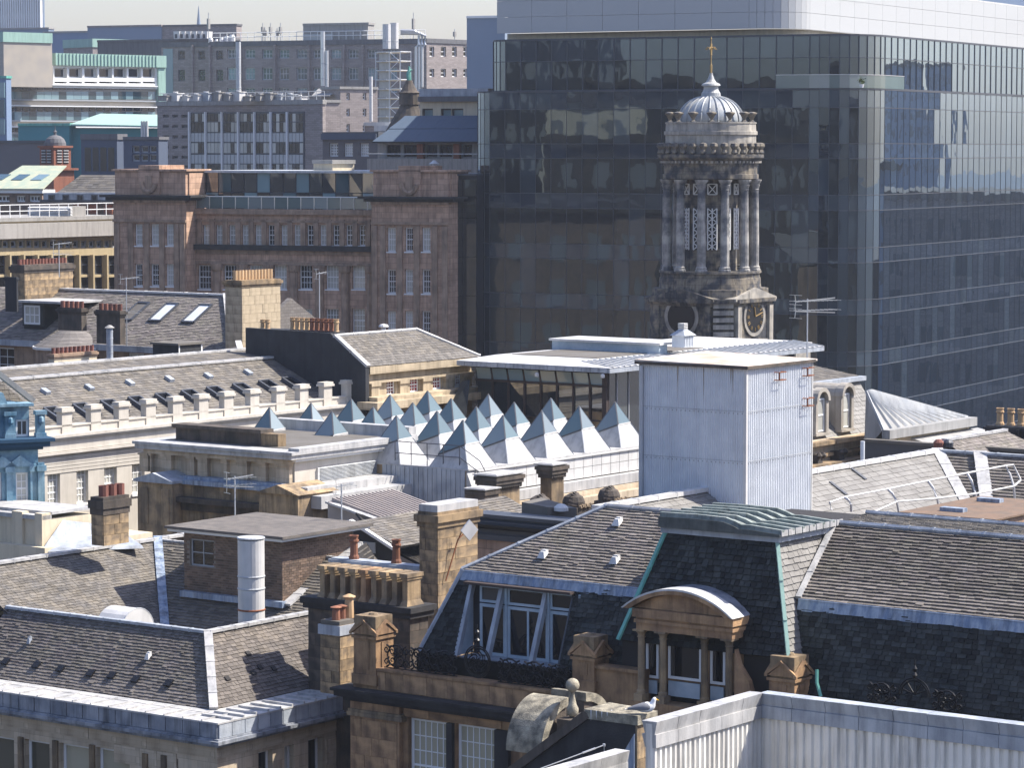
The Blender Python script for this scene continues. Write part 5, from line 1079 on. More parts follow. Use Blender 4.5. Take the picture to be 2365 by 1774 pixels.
# batten roof and parapets to the right
NB = Bd('batten_roof_wing', 'low wing with sloping ribbed white metal roof right of the arched dormers', 'building', 2075, 995, 136)
z0 = NB.z(2075, 990); zt = NB.z(2000, 905, 'y', .9); xl = NB.u(2235, 948, 'y', 0)
q = MB(); xz = NB.u(2037, 977, 'y', 0); q.hexa([(xz, -0, z0), (xl, 0, z0), (xl, .9, z0 - 1), (xz, .9, z0 - 1)], [(xz, 0.01, z0 + .02), (xl, .01, z0 + .02), (NB.u(2004, 905, 'y', .9) + .5, .9, zt), (NB.u(2000, 905, 'y', .9), .9, zt)]); NB.part(q, 'roof', 'dull_metal')
for k in range(12):
    f = k / 11; a = Vector((xz + .1 + (xl - xz - .1) * f, 0, z0 + .05)); b_ = Vector((NB.u(2000, 905, 'y', .9) + .5 * f, .9, zt + .03)); q = MB(); q.beam(a, b_, .06, .12); NB.part(q, 'roof_rib', 'zinc')
q = MB(); q.box(xz, xl + .2, -.4, 0, z0 - .35, z0 + .05); NB.part(q, 'gutter', 'dull_metal'); q = MB(); q.box(xz, xl, -.1, .8, 0, z0 - .35); q.box(xz, xl - 1, -.8, 0, z0 - 1.3, z0 - 1.0); NB.part(q, 'wall', 'stone_cream')
q = MB(); q.hexa([(1, -2.2, z0 - 1.2), (xl + 1.3, -2.2, z0 - 1.2), (xl + 1.3, -.1, z0 - 1.2), (1, -.1, z0 - 1.2)], [(1, -2.2, z0 - 1.0), (xl + 1.3, -2.2, z0 - 1.0), (xl + .8, -.1, z0 - .5), (1, -.1, z0 - .5)]); q.box(1, xl + 1, -2.0, 0, 0, z0 - 1.2); NB.part(q, 'lower_roof', 'dull_metal')
PB = Bd('rooftop_bush', 'small green bush growing in the gutter between roofs at right', 'bush', 2055, 1040, 128, zb=at(2055, 1045, 128).z - .1)
q = MB()
for k in range(260):
    t, r_, h_ = rnd.uniform(0, 6.28), rnd.uniform(0, 1) ** .6 * .55, rnd.uniform(.05, .6); c_ = Vector((r_ * math.cos(t) * .6, r_ * math.sin(t) * 1.3, h_)); e = .06
    a_, b2 = Vector((rnd.uniform(-1, 1), rnd.uniform(-1, 1), rnd.uniform(-1, 1))).normalized() * e, Vector((rnd.uniform(-1, 1), rnd.uniform(-1, 1), rnd.uniform(-1, 1))).normalized() * e
    q.poly([c_ - a_, c_ - b2, c_ + a_, c_ + b2])
PB.part(q, 'leaves', 'foliage', kind='stuff'); q = MB(); 
for k in range(6): q.tube([(0, 0, 0), (rnd.uniform(-.3, .3), rnd.uniform(-.5, .5), .45)], .012, 4)
PB.part(q, 'stem', 'stone_dark')
# low dark building strip and pipe behind the slate ridge
ST = Bd('dark_flat_roof', 'long dark flat roof edge behind the pale slate ridge at right', 'building', 2160, 1035, 124)
z0 = ST.z(2160, 1031, 'x', 0); q = MB(); yq = ST.u(1995, 1020); q.box(0, 1.2, -14, yq, 0, z0); ST.part(q, 'body', 'dark_metal'); q = MB(); q.box(-.1, .3, -14, yq, z0, z0 + .12); ST.part(q, 'coping', 'felt_flat')
VP = Bd('vent_pipe', 'pale blue vertical vent pipe beside the rooftop bush', 'pipe', 1992, 1060, 122, zb=at(1992, 1085, 122).z); q = MB(); q.lathe([(.09, 0), (.09, 1.15), (.07, 1.15)], 0, 0, 10); VP.part(q, 'pipe', 'box_metal')
# slate gable and chimney at the right edge
WG = Bd('small_slate_gable', 'small brown slate roof with white ridge below the right-hand chimney', 'building', 2210, 1020, 122)
r0, r1 = WG.P(2208, 1014, 'y', 0), WG.P(2322, 996, 'y', 0); 
slates(WG, (r0.x - 1, -2.6, r0.z - 1.6), (r1.x + 2, -2.6, r0.z - 1.6), (r1.x, 0, r0.z), (r0.x - 1, 0, r0.z), 'slate_brown', course=.2, wid=.3, uname='roof')
seam_roll(WG, (r0.x - 1, 0, r0.z + .04), (r1.x, 0, r0.z + .04), .1, 'lead_pale', 1.5, 'ridge_roll', w=.25); q = MB(); q.box(r0.x - 1, r1.x + 2, -2.5, 3, 0, r0.z - 1.7); WG.part(q, 'wall', 'stone_brown_plain')
for px in (2168, 2190): 
    P = at(px, 1022, 121); v_ = Bd('fan_cowl', 'small %s round vent cowl by the white ridge at right' % ('red' if px < 2180 else 'dark'), 'vent', px, 1022, 121, zb=P.z - .25); q = MB(); q.lathe([(.1, 0), (.2, .06), (.22, .25), (.12, .36), (.02, .38)], 0, 0, 10); v_.part(q, 'cowl', 'pot_red' if px < 2180 else 'dark_metal')
WC = chimney('dark broad chimney at the right edge with four buff pots', 2420, 991, 1200, 126, 2278, 2450, 'black_wall', caph=.25, capo=.12,
             pots=tuple((.5, f, .72, .15, 'pot_buff', 1) for f in (.90, .72, .55, .38)))
q = MB(); q.tube([(-.2, WC.u(2356, 1000), -1), (-.2, WC.u(2356, 1000), WC.h - .1)], .07, 6); WC.part(q, 'downpipe', 'black_iron')

# ================================================================= foreground: white parapet, corrugated cladding, gull ledge
U = Bd('parapet_roof', 'white metal parapet with corrugated cladding round a roof in the bottom right corner', 'building', 1757, 1600, 66)
zt = U.z(1757, 1600); xL = U.u(1508, 1672, 'y', 0); yR = U.u(2480, 1690, 'x', 0)
# arm towards the camera-left (normal to the right) and arm to the right
zt0 = zt; hc = .62
def cap_arm(ax, a0, a1):
    n_ = max(1, round(abs(a1 - a0) / .85)); jt = lambda: rnd.uniform(-.006, .008)
    for k in range(n_):
        p, q_ = a0 + (a1 - a0) * k / n_, a0 + (a1 - a0) * (k + 1) / n_; p, q_ = min(p, q_), max(p, q_); g_ = .006
        for nm, lo, hi, o0, o1 in (('capping_sheet', .27, .0, -.10, -.04), ('flashing_sheet', .55, .275, -.07, -.075)):
            q = MB()
            if ax == 'y': q.hexa([(p + g_, o1, zt0 - lo), (q_ - g_, o1, zt0 - lo), (q_ - g_, .2, zt0 - lo), (p + g_, .2, zt0 - lo)], [(p + g_, o0 + jt(), zt0 - hi + jt()), (q_ - g_, o0 + jt(), zt0 - hi + jt()), (q_ - g_, .28, zt0 - hi), (p + g_, .28, zt0 - hi)])
            else: q.hexa([(o1, p + g_, zt0 - lo), (.2, p + g_, zt0 - lo), (.2, q_ - g_, zt0 - lo), (o1, q_ - g_, zt0 - lo)], [(o0 + jt(), p + g_, zt0 - hi + jt()), (.28, p + g_, zt0 - hi), (.28, q_ - g_, zt0 - hi), (o0 + jt(), q_ - g_, zt0 - hi + jt())])
            U.part(q, nm, 'lead_pale' if ax == 'y' else 'lead')  # paler sheets on the sunlit arm, light put into the colour
cap_arm('y', xL, -.0); cap_arm('x', -.0, yR)
q = MB(); q.box(xL, .2, .02, .18, zt - 4, zt - .05); q.box(.02, .18, yR, .0, zt - 4, zt - .05); U.part(q, 'parapet_core', 'corr_grey')
x = xL
while x < -.02:
    q = MB(); q.prism([(x, .02), (x + .035, -.03), (x + .11, -.03), (x + .145, .02)], 'z', zt - 4, zt - .5); U.part(q, 'cladding_rib', 'corr_grey'); x += .19
y = -.1
while y > yR:
    q = MB(); q.prism([(.02, y), (-.03, y - .035), (-.03, y - .13), (.02, y - .165)], 'z', zt - 4, zt - .5); U.part(q, 'cladding_rib', 'corr_grey'); y -= .215
q = MB(); q.box(-9, 0, -9, 0, 0, zt - 3.6); U.part(q, 'roof', 'felt_flat')
# lower capping piece at the bottom centre
U2 = Bd('lower_parapet', 'short white metal parapet capping at the bottom edge with a thin cable above', 'wall', 1446, 1740, 64.5)
zz = U2.z(1446, 1733); a = U2.u(1180, 1800, 'y', 0)
for k in range(4):
    p, e = a + (0 - a) * k / 4, a + (0 - a) * (k + 1) / 4; q = MB(); q.hexa([(p + .006, -.05, zz - .25), (e - .006, -.05, zz - .25), (e - .006, .2, zz - .25), (p + .006, .2, zz - .25)], [(p + .006, -.1, zz), (e - .006, -.1, zz), (e - .006, .28, zz), (p + .006, .28, zz)]); U2.part(q, 'capping_sheet', 'lead_pale')
    q = MB(); q.box(p + .006, e - .006, -.06, .2, zz - .6, zz - .255); U2.part(q, 'flashing_sheet', 'lead_pale')
q = MB(); q.box(a, 0, 0, .18, 0, zz - .5); U2.part(q, 'core', 'corr_grey')
CB = Bd('safety_cable', 'thin steel cable with turnbuckle above the lower parapet', 'cable', 1395, 1722, 65.2, zb=at(1395, 1722, 65.2).z)
q = MB(); e = CB.I @ at(1225, 1785, 63.6); q.tube([(0, 0, 0), e], .012, 5); q.tube([Vector(e) * .12, Vector(e) * .3], .022, 5); q.lathe([(.03, -.03), (.035, 0), (.03, .03)], 0, 0, 8); q.tube([(0, 0, 0), (.02, 0, -.25)], .01, 4); CB.part(q, 'cable', 'silver')

# ledge with the gull
LG = Bd('stone_gable_wall', 'shaded stone gable wall with flat lichen-covered capstone where the gull sits', 'wall', 1473, 1655, 67.5)
zt = LG.z(1473, 1655); yl = LG.u(1348, 1642); xr_ = LG.u(1519, 1640, 'y', 0); zb2 = LG.z(1473, 1677)
q = MB(); q.box(0, xr_, 0, yl, zb2, zt); q.lathe([(.02, 0)], 0, 0, 3); LG.part(q, 'capstone', 'lichen_stone')
q = MB(); q.hexa([(.0, yl * .25, zt), (xr_, yl * .1, zt), (xr_, yl, zt), (0, yl, zt)], [(.1, yl * .5, zt + .02), (xr_, yl * .4, zt + .03), (xr_, yl * .9, zt + .05), (.1, yl * .9, zt + .03)]); LG.part(q, 'capstone_weathering', 'lichen_stone')
q = MB(); q.box(.06, xr_ - .05, .06, yl, zt - 6, zb2); wl_ = LG.part(q, 'pier', 'stone_buff')
blocks(wl_, 'y', .06, .06, xr_ - .05, zt - 3, zb2, .42, .7, 'stone_buff', proud=.01)
q = MB(); Pa, Pb, Pc, Pd = LG.P(1350, 1650, 'x', .05), LG.P(1185, 1774, 'x', .05), LG.P(1470, 1900, 'x', .05), LG.P(1470, 1680, 'x', .05)
q.slab([Pa + Vector((0, 0, -.05)), (0.05, Pa.y + 3.2, Pa.z - 2.45), (0.05, Pa.y + 3.2, Pa.z - 9), (.05, .1, Pa.z - 9), (.05, .1, zb2)], (.5, 0, 0)); LG.part(q, 'gable_wall', 'stone_black')
seamq = MB(); seamq.beam((.28, Pa.y - .1, Pa.z + .02), (.28, Pa.y + 3.3, Pa.z - 2.48), .62, .2); LG.part(seamq, 'raking_coping', 'stone_dark')
q = MB(); q.prism([(yl * .62, zb2 - .9), (yl * .3, zb2 - .75), (.1, zb2 - .2), (.1, zb2 - 2), (yl * .62, zb2 - 2)], 'x', .0, .05); LG.part(q, 'blue_sheet', 'lead_blue')
for k in range(4): q = MB(); y_ = yl * (.55 + .1 * k); q.slab([(-.004, y_, zt), (-.004, y_ + .03, zt), (-.004, y_ + .015, zt - .1 - .05 * k)], (-.002, 0, 0)); q.lathe([(.03 + .01 * k, 0), (.01, .006)], .15 + .08 * k, y_, 7, z0=zt + .02); LG.part(q, 'bird_dropping', 'white_paint')
# curved stone scroll pediment behind it, with ball finial
CP = Bd('scroll_pediment', 'broken curved stone pediment with ball finial at the bottom centre', 'pediment', 1305, 1622, 72)
xt_ = 1.15; zt_ = CP.z(1270, 1606, 'x', xt_); zb_ = CP.z(1200, 1738, 'x', 0); y0_, y1_ = CP.u(1313, 1610, 'x', xt_), CP.u(1232, 1600, 'x', xt_)
def barrel(x_top, dirx, drop, nm):
    pr = [(x_top + dirx * 1.15 * math.sin(R(7.5) * k), zt_ - drop * (1 - math.cos(R(7.5) * k))) for k in range(13)]
    for k in range(12):
        (xa, za), (xb_, zb2_) = pr[k], pr[k + 1]; m = lambda x, z: (x_top + (x - x_top) * .8, zt_ - .22 + (z - zt_) * .86)
        q = MB(); a, c_ = m(xa, za), m(xb_, zb2_); e = .004
        q.hexa([(xa, y0_, za), (xb_, y0_, zb2_), (c_[0], y0_, c_[1]), (a[0], y0_, a[1])], [(xa, y1_ - e, za), (xb_, y1_ - e, zb2_), (c_[0], y1_ - e, c_[1]), (a[0], y1_ - e, a[1])]); CP.part(q, nm, 'lichen_stone')
    q = MB(); q.prism([(x_top, zt_ - .2)] + [(x_top + (x - x_top) * .8, zt_ - .2 + (z - zt_) * .86) for x, z in pr] + [(x_top, pr[-1][1] - .3)], 'y', y0_ + .06, y1_ - .05); CP.part(q, 'pediment_block', 'stone_dark')
barrel(xt_, -1, zt_ - zb_, 'curved_coping_stone'); barrel(xt_ + .75, 1, 1.0, 'curved_coping_stone')
P = CP.P(1313, 1600, 'x', .9); zt_ = CP.z(1313, 1566, 'x', .9); zb_ = CP.z(1313, 1655, 'x', .9); hh = zt_ - zb_
q = MB(); r_ = .17; q.lathe([(.05, 0), (.14, .05), (.15, .2), (.1, .3), (.045, hh - 2 * r_ - .05)] + [(r_ * math.sin(R(20 + 16 * i)), hh - r_ - r_ * math.cos(R(20 + 16 * i))) for i in range(10)] + [(.01, hh)], .9, P.y - .12, 18, z0=zb_); CP.part(q, 'ball_finial', 'lichen_stone', smooth=True)
q = MB(); q.box(.55, 2.6, P.y - 1.0, P.y + .1, zb_ - 2.5, zb_ - .02); CP.part(q, 'pedestal', 'stone_dark')

# the gull
G = Bd('gull', 'white and grey herring gull with yellow beak sitting on the lichen-covered capstone', 'gull', 1487, 1640, 67.75, ang=0, zb=zt + .0)
G.M = G.M; 
rings = [(-.27, .12, .012, .008), (-.2, .125, .035, .025), (-.12, .13, .07, .06), (-.04, .135, .095, .095), (.05, .14, .105, .108), (.12, .155, .09, .105), (.165, .19, .062, .08), (.185, .235, .048, .055), (.195, .275, .046, .048), (.21, .305, .044, .042), (.22, .33, .032, .03), (.225, .345, .01, .01)]
vs_, fs_ = [], []; n_ = 14
for i, (x, z, ry, rz) in enumerate(rings):
    p, p2 = rings[max(i - 1, 0)], rings[min(i + 1, len(rings) - 1)]; dx, dz = p2[0] - p[0], p2[1] - p[1]; l_ = math.hypot(dx, dz); nx, nz = -dz / l_, dx / l_
    for k in range(n_):
        t = 6.2832 * k / n_; vs_.append((x + nx * rz * math.sin(t), ry * math.cos(t), z - .03 + nz * rz * math.sin(t)))
for i in range(len(rings) - 1):
    for k in range(n_): fs_.append((i * n_ + k, i * n_ + (k + 1) % n_, (i + 1) * n_ + (k + 1) % n_, (i + 1) * n_ + k))
q = MB(); q.add(vs_, fs_ + [tuple(range(n_)), tuple(range(len(vs_) - n_, len(vs_)))]); G.part(q, 'body', 'feather_white', smooth=True)
for s_ in (-1, 1):
    w_ = []; fw_ = []
    prof = [(-.33, .105, .03, .02), (-.22, .12, .06, .045), (-.1, .13, .097, .075), (.0, .138, .109, .094), (.08, .145, .107, .088), (.12, .155, .088, .05)]
    for i, (x, z, ry, rz) in enumerate(prof):
        for k in range(7):
            t = R(-25) + R(120) * k / 6; w_.append((x, s_ * (ry + .006) * math.cos(t), z - .03 + (rz + .012) * math.sin(t)))
    for i in range(len(prof) - 1):
        for k in range(6): fw_.append((i * 7 + k, i * 7 + k + 1, (i + 1) * 7 + k + 1, (i + 1) * 7 + k))
    q = MB(); q.add(w_, fw_); G.part(q, 'wing', 'feather_grey', smooth=True)
    q = MB(); q.slab([(-.3, s_ * .02, .07), (-.43, s_ * .05, .075), (-.3, s_ * .045, .062)], (0, 0, .006)); G.part(q, 'wing_tip', 'black_iron')
    q = MB(); q.lathe([(.001, -.006), (.006, 0), (.001, .006)], .232, s_ * .036, 6, z0=.28); G.part(q, 'eye', 'black_iron')
q = MB(); q.lathe([(.013, 0), (.012, .03), (.007, .055), (.001, .062)], 0, 0, 8); bk = G.part(q, 'beak', 'beak'); bk.location = (.245, 0, .275); bk.rotation_euler = (0, R(112), 0)
q = MB(); q.slab([(-.26, -.03, .06), (-.26, .03, .06), (-.38, .035, .065), (-.38, -.035, .065)], (0, 0, .01)); G.part(q, 'tail', 'feather_white')
G.o.location.z = zt + .03; G.o.scale = (1.12, 1.12, 1.12)
def yagi(label, px, ytop, ybot, Y, n=7, L=1.1, two=None, w=.45):
    zb = at(px, ybot, Y).z; b = Bd('yagi_aerial', label, 'aerial', px, ybot, Y, ang=R(35), zb=zb); h = at(px, ytop, Y).z - zb
    q = MB(); q.tube([(0, 0, 0), (0, 0, h)], .028, 5); b.part(q, 'mast', 'grey_paint')
    for hh, sg in [(h - .1, 1)] + ([(h - two, -1)] if two else []):
        q = MB(); q.beam((-L * .3, 0, hh), (L * .7, 0, hh + .1 * sg), .03, .03)
        for k in range(n): x = -L * .3 + L * k / (n - 1); q.beam((x, -w / 2, hh + .02), (x, w / 2, hh + .02), .016, .016)
        for s_ in (-1, 1): q.beam((-L * .3, -w * .5, hh + .25 * s_), (-L * .3, w * .5, hh + .25 * s_), .016, .016); q.beam((-L * .3, 0, hh), (-L * .32, 0, hh + .25 * s_), .016, .016)
        b.part(q, 'aerial_array', 'silver')
    return b
# ================================================================= blue-wrapped building at the left edge
P_ = Bd('blue_clad_building', 'blue building with carved blue upper storey and dark projecting cornice at the left edge', 'building', 128, 1016, 108, ang=R(115))
zt = P_.z(128, 1012); yl = 8; 
q = MB(); q.box(-.0, 1.2, 0, yl, zt - .12, zt); q.box(.15, 1.2, .15, yl, zt - .3, zt - .12); q.box(.35, 1.2, .35, yl, zt - .42, zt - .3); P_.part(q, 'cornice', 'blue_wrap_dark')
w1 = P_.rect('x', .5, 37, 1092, 66, 1166); w0 = P_.rect('x', .5, -30, 1092, 4, 1166)
q = MB(); q.wall('x', .5, .3, .5, yl, zt - 5, zt - .42, [w1, w0]); q.box(.82, 6, .5, yl, 0, zt - .42); P_.part(q, 'wall', 'blue_wrap')
for r in (w1, w0): window(P_.o, 'x', .5, r, nu=2, nz=4, rec=.1, sash=True)
for a, b_ in ((13, 28), (68, 73), (86, 101)):
    y0, y1 = P_.u(b_, 1100, 'x', .5), P_.u(a, 1100, 'x', .5); q = MB(); q.box(.38, .5, y0, y1, zt - 5, zt - .9); q.box(.3, .5, y0 - .05, y1 + .05, zt - 1.2, zt - 1.0); P_.part(q, 'pilaster', 'blue_wrap')
q = MB(); 
for yy in (P_.u(53, 1060), P_.u(12, 1060)): q.prism([(yy - .55, zt - 1.0), (yy + .55, zt - 1.0), (yy, zt - .6)], 'x', .35, .5)
q.box(.4, .5, .5, yl, zt - 1.05, zt - .95); P_.part(q, 'pediment', 'blue_wrap')
zu = P_.z(105, 930, 'x', .7); w2 = P_.rect('x', .9, 37, 969, 66, 1008)
q = MB(); q.wall('x', .9, .3, .7, yl, zt, zu - .1, [w2]); q.box(1.22, 5, .7, yl, zt, zu - .1); P_.part(q, 'upper_storey', 'blue_wrap'); window(P_.o, 'x', .9, w2, nu=2, nz=1, rec=.06)
for a, b_, t in ((8, 34, 945), (80, 104, 945)):
    y0, y1 = P_.u(b_, 980, 'x', .8), P_.u(a, 980, 'x', .8); q = MB(); q.box(.66, .9, y0 + .04, y1 - .04, zt, zu - .35); q.box(.6, .9, y0, y1, zt, zt + .14); q.box(.58, .9, y0 - .02, y1 + .02, zu - .42, zu - .28); q.lathe([(.03, 0), (.12, .1), (.1, .25), (.03, .32)], .64, (y0 + y1) / 2, 6, z0=zt + .45); P_.part(q, 'carved_pier', 'blue_wrap')
q = MB(); q.box(.6, 1.4, .6, yl, zu - .1, zu); q.prism([(P_.u(30, 925), zu), (yl, zu), (yl, zu + .9), (P_.u(20, 925), zu + .4)], 'x', .7, 1.2); P_.part(q, 'upper_cornice', 'blue_wrap')
q = MB(); a, b_ = P_.P(75, 925, 'x', 3), P_.P(-20, 850, 'x', 3); q.beam(a, b_, .5, .18); P_.part(q, 'barge_board', 'concrete'); slates(P_, (3.2, a.y, a.z - .3), (3.2, b_.y + 4, a.z - .3), (3.2 + .8, b_.y + 4, b_.z), (3.2 + .8, b_.y, b_.z), 'slate_grey', course=.2, wid=.3, uname='gable_roof')
# cream parapet block under it
PF = Bd('cream_parapet_block', 'low cream stone block with pale lead-capped parapet and ribbed lead roof at the left edge', 'building', 112, 1186, 104)
zt = PF.z(112, 1186); q = MB(); q.box(0, 2.4, .3, 8, 0, zt - .25); q.box(-.4, 5, -.2, 8, 0, zt - 1.15); PF.part(q, 'wall', 'render_cream')
q = MB(); q.box(-.1, .35, .2, 8, zt - .25, zt - .1); q.box(.35, 2.4, .2, 8, zt - .1, zt); PF.part(q, 'coping', 'lead_pale')
q = MB(); y = PF.u(45, 1200); q.box(-.12, .2, y - .25, y + .25, zt - 1.15, zt - .02); q.box(-.12, .3, .2, .55, zt - 1.15, zt - .02); PF.part(q, 'pier', 'render_cream')
q = MB(); q.hexa([(-.4, -.1, zt - 1.3), (2.4, -2.2, zt - 1.3), (3.2, -.1, zt - 1.3), (3.2, .3, zt - 1.3)], [(-.3, .0, zt - 1.2), (2.4, -2.1, zt - 1.2), (3.2, -.0, zt - .75), (1, .3, zt - .35)]); PF.part(q, 'lead_roof', 'lead')
pass
RC = chimney('sandstone chimney with three red pots left of the brick lift house', 238, 1150, 1262, 102, 212, 296, 'stone_buff', bl=(.34, .8), caph=.6, capo=.09, capm='stone_dark',
             pots=((.25, .5, .38, .17, 'pot_red', 3), (.58, .5, .38, .17, 'pot_red', 3), (.9, .5, .38, .17, 'pot_red', 3)))
yagi('tangled television aerial on a thin mast in front of the pilastered attic', 543, 1100, 1195, 110, two=.35)
yagi('tall thin aerial mast rising from the ribbed metal roof left of the tall chimney', 789, 1118, 1228, 104, n=3, L=.7)
yagi('dense aerial array on a striped mast against the dark glass tower', 1864, 690, 830, 112, n=10, L=1.9, two=.45, w=.7)

# ================================================================= slate-roofed tenement mid left
GR = Bd('slate_roofed_tenement', 'stone tenement with long slate roof, three rooflights and several chimneys, middle left', 'building', 360, 803, 160)
ze = GR.z(360, 803); xr = 4.5; zr = GR.z(360, 677, 'x', xr); ya, yb = GR.u(540, 800), GR.u(-60, 780); yr0, yr1 = GR.u(522, 683, 'x', xr), GR.u(-60, 668, 'x', xr)
wg = [GR.rect('x', .3, a, t, b_, t + 60) for a, b_, t in ((-5, 33, 803), (296, 333, 816))]
q = MB(); q.wall('x', .3, .3, ya, yb, 0, ze - .3, wg); q.box(.62, 9, ya, yb, 0, ze - .3); GR.part(q, 'wall', 'stone_brown_plain')
for r in wg: window(GR.o, 'x', .3, r, nu=2, nz=3, rec=.1)
q = MB(); q.box(-.1, .4, ya, yb, ze - .3, ze + .02); GR.part(q, 'gutter', 'lead')
rf = slates(GR, (0, ya, ze), (0, yb, ze), (xr, yr1, zr), (xr, yr0, zr), 'slate_brown', course=.19, wid=.28, n_ind=300, th=.035, uname='roof')
q = MB(); q.slab([(xr, yr0, zr), (xr, yr1, zr), (9, yb, ze), (9, ya, ze)], (0, 0, -.1)); q.prism([(0, ze), (xr, zr), (9, ze)], 'y', ya - .1, ya + .2); GR.part(q, 'back_roof', 'slate_far')
seam_roll(GR, (xr, yr0, zr + .05), (xr, GR.u(109, 670, 'x', xr), zr + .05), .1, 'white_metal', 1.5, 'ridge_roll', w=.3)
seam_roll(GR, (0, ya + .1, ze + .1), (xr, yr0, zr + .1), .1, 'lead_pale', 1.5, 'verge_coping', w=.35)
pl = ((0, ya, ze), (0, yb, ze), (xr, yr0, zr)); up = Vector((xr, 0, zr - ze)).normalized(); nr = Vector((-up.z, 0, up.x))
for k, (px, py) in enumerate(((312, 722), (379, 724), (456, 727))):
    P = on_slope(GR, px, py, *pl); q = MB()
    for s_ in (-1, 1): q.slab([P + Vector((0, .42 * s_ - .05, 0)) - up * .85, P + Vector((0, .42 * s_ + .05, 0)) - up * .85, P + Vector((0, .42 * s_ + .05, 0)) + up * .85, P + Vector((0, .42 * s_ - .05, 0)) + up * .85], nr * .14)
    for s_ in (-1, 1): q.slab([P + Vector((0, -.42, 0)) + up * (.85 * s_ - .06), P + Vector((0, .42, 0)) + up * (.85 * s_ - .06), P + Vector((0, .42, 0)) + up * (.85 * s_ + .06), P + Vector((0, -.42, 0)) + up * (.85 * s_ + .06)], nr * .14)
    f = GR.part(q, 'rooflight', 'dark_metal'); g_ = MB(); g_.slab([P + Vector((0, -.38, 0)) - up * .8, P + Vector((0, .38, 0)) - up * .8, P + Vector((0, .38, 0)) + up * .8, P + Vector((0, -.38, 0)) + up * .8], nr * .09); g_.build('pane', MT['felt_flat' if k == 0 else 'box_metal'], f)
# flat-topped window dormer
r = GR.rect('x', .9, 57, 705, 94, 749); q = MB(); q.wall('x', .85, .1, r[0] - .25, r[1] + .12, r[2] - .1, r[3] + .15, [r]); q.box(.97, 4, r[0] - .25, r[1] + .12, r[2] - .6, r[3] + .15); GR.part(q, 'dormer', 'slate_dark')
window(GR.o, 'x', .85, r, nu=3, nz=2, rec=.0, fw=.1, bar=.06); q = MB(); q.box(.6, 4, r[0] - 2.0, r[1] + .35, r[3] + .15, r[3] + .27); GR.part(q, 'dormer_roof', 'lead_pale')
# round bay with a slated cone
Pc = GR.P(166, 798, 'x', .2); q = MB(); q.lathe([(1.95, -8), (1.95, -.1)], .2, Pc.y, 14, z0=Pc.z); GR.part(q, 'round_bay', 'stone_brown_plain')
q = MB(); q.lathe([(2.1, -.16), (2.12, -.02)], .2, Pc.y, 18, z0=Pc.z); GR.part(q, 'bay_gutter', 'white_paint'); q = MB(); q.lathe([(2.05, 0), (.6, .85), (.55, .9)], .2, Pc.y, 18, z0=Pc.z); GR.part(q, 'bay_roof', 'slate_far')
def cf(n, m='pot_red', h=.35, r=.12, s=3, ax=1, o=.5): return tuple(((o, (k + .5) / n, h, r, m, s) if ax else ((k + .5) / n, o, h, r, m, s)) for k in range(n))
chimney('shaded chimney with five red pots above the round slated bay', 188, 712, 765, 158, 134, 200, 'stone_dark', caph=.3, capo=.1, pots=cf(5))
chimney('second small chimney with five red pots, right of the bay roof', 277, 718, 796, 157.5, 223, 289, 'stone_dark', caph=.3, capo=.1, pots=cf(5))
chimney('low rendered chimney with ten small dark red pots above the white facade roof', 125, 818, 880, 150, 112, 224, 'render_cream', caph=.25, capo=.08, capm='stone_brown_plain', pots=cf(10, h=.3, r=.1, ax=0))
BC = chimney('big pale ashlar chimney with long row of buff pots beside the slate roof', 558, 648, 830, 155.5, 521, 647, 'stone_cream', caph=.35, capo=.12, capm='stone_buff', bl=(.45, .9), pots=cf(12, 'pot_buff', .5, .13, 3, 0) )
LLc = chimney('weathered stone chimney with crowded row of red pots, upper left', 56, 612, 700, 168, 27, 168, 'stone_buff', caph=.45, capo=.12, capm='stone_dark', bl=(.4, .8), pots=cf(15, 'pot_red', .3, .12, 3, 0))
chimney('narrow dark chimney at the left edge beside the weathered stone chimney', 38, 640, 720, 163, 12, 42, 'black_wall', caph=.2, capo=.05)
fl = Bd('metal_flue', 'tall galvanised flue pipe with conical cap in front of the slate roof', 'flue', 254, 860, 152, zb=at(254, 870, 152).z); h = fl.z(254, 758)
q = MB(); q.lathe([(.17, 0), (.17, h)], 0, 0, 12); fl.part(q, 'pipe', 'lead'); q = MB(); q.lathe([(.26, h + .02), (.1, h + .14), (.02, h + .16)], 0, 0, 12); fl.part(q, 'cap', 'concrete')
for k in range(7): q = MB(); q.lathe([(.18, -.015), (.185, 0), (.18, .015)], 0, 0, 12, z0=h * (k + .5) / 7); fl.part(q, 'band', 'zinc')
BX = Bd('roof_housing', 'dark box-shaped roof housing with felt top below the third rooflight', 'housing', 412, 842, 153); zt = BX.z(412, 798); a, b_ = BX.u(353, 810), BX.u(467, 800, 'y', 0)
q = MB(); q.box(0, b_, 0, a, 14, zt); BX.part(q, 'body', 'black_wall'); q = MB(); q.box(-.1, b_ + .1, -.1, a + .1, zt, zt + .1); BX.part(q, 'top', 'felt_flat'); q = MB(); q.box(.02, .1, -.02, -.001, 14, zt); q.box(b_ - .1, b_, -.02, -.001, 14, zt); BX.part(q, 'trim', 'white_paint')
RB = Bd('broken_wall_head', 'small slated piece with white edging between the big ashlar chimney and the black gable', 'roof', 500, 835, 152); q = MB()
slates(RB, RB.P(500, 850, 'x', 0), RB.P(560, 840, 'x', 0), RB.P(555, 800, 'x', 1.4), RB.P(520, 805, 'x', 1.4), 'slate_grey', course=.2, wid=.3)
seam_roll(RB, RB.P(550, 788, 'x', 1.4), RB.P(562, 835, 'x', 0), .08, 'white_metal', 1, 'coping', w=.3); q = MB(); q.box(0, 1.5, -2.5, 1.8, 10, RB.z(520, 845)); RB.part(q, 'wall', 'stone_buff')
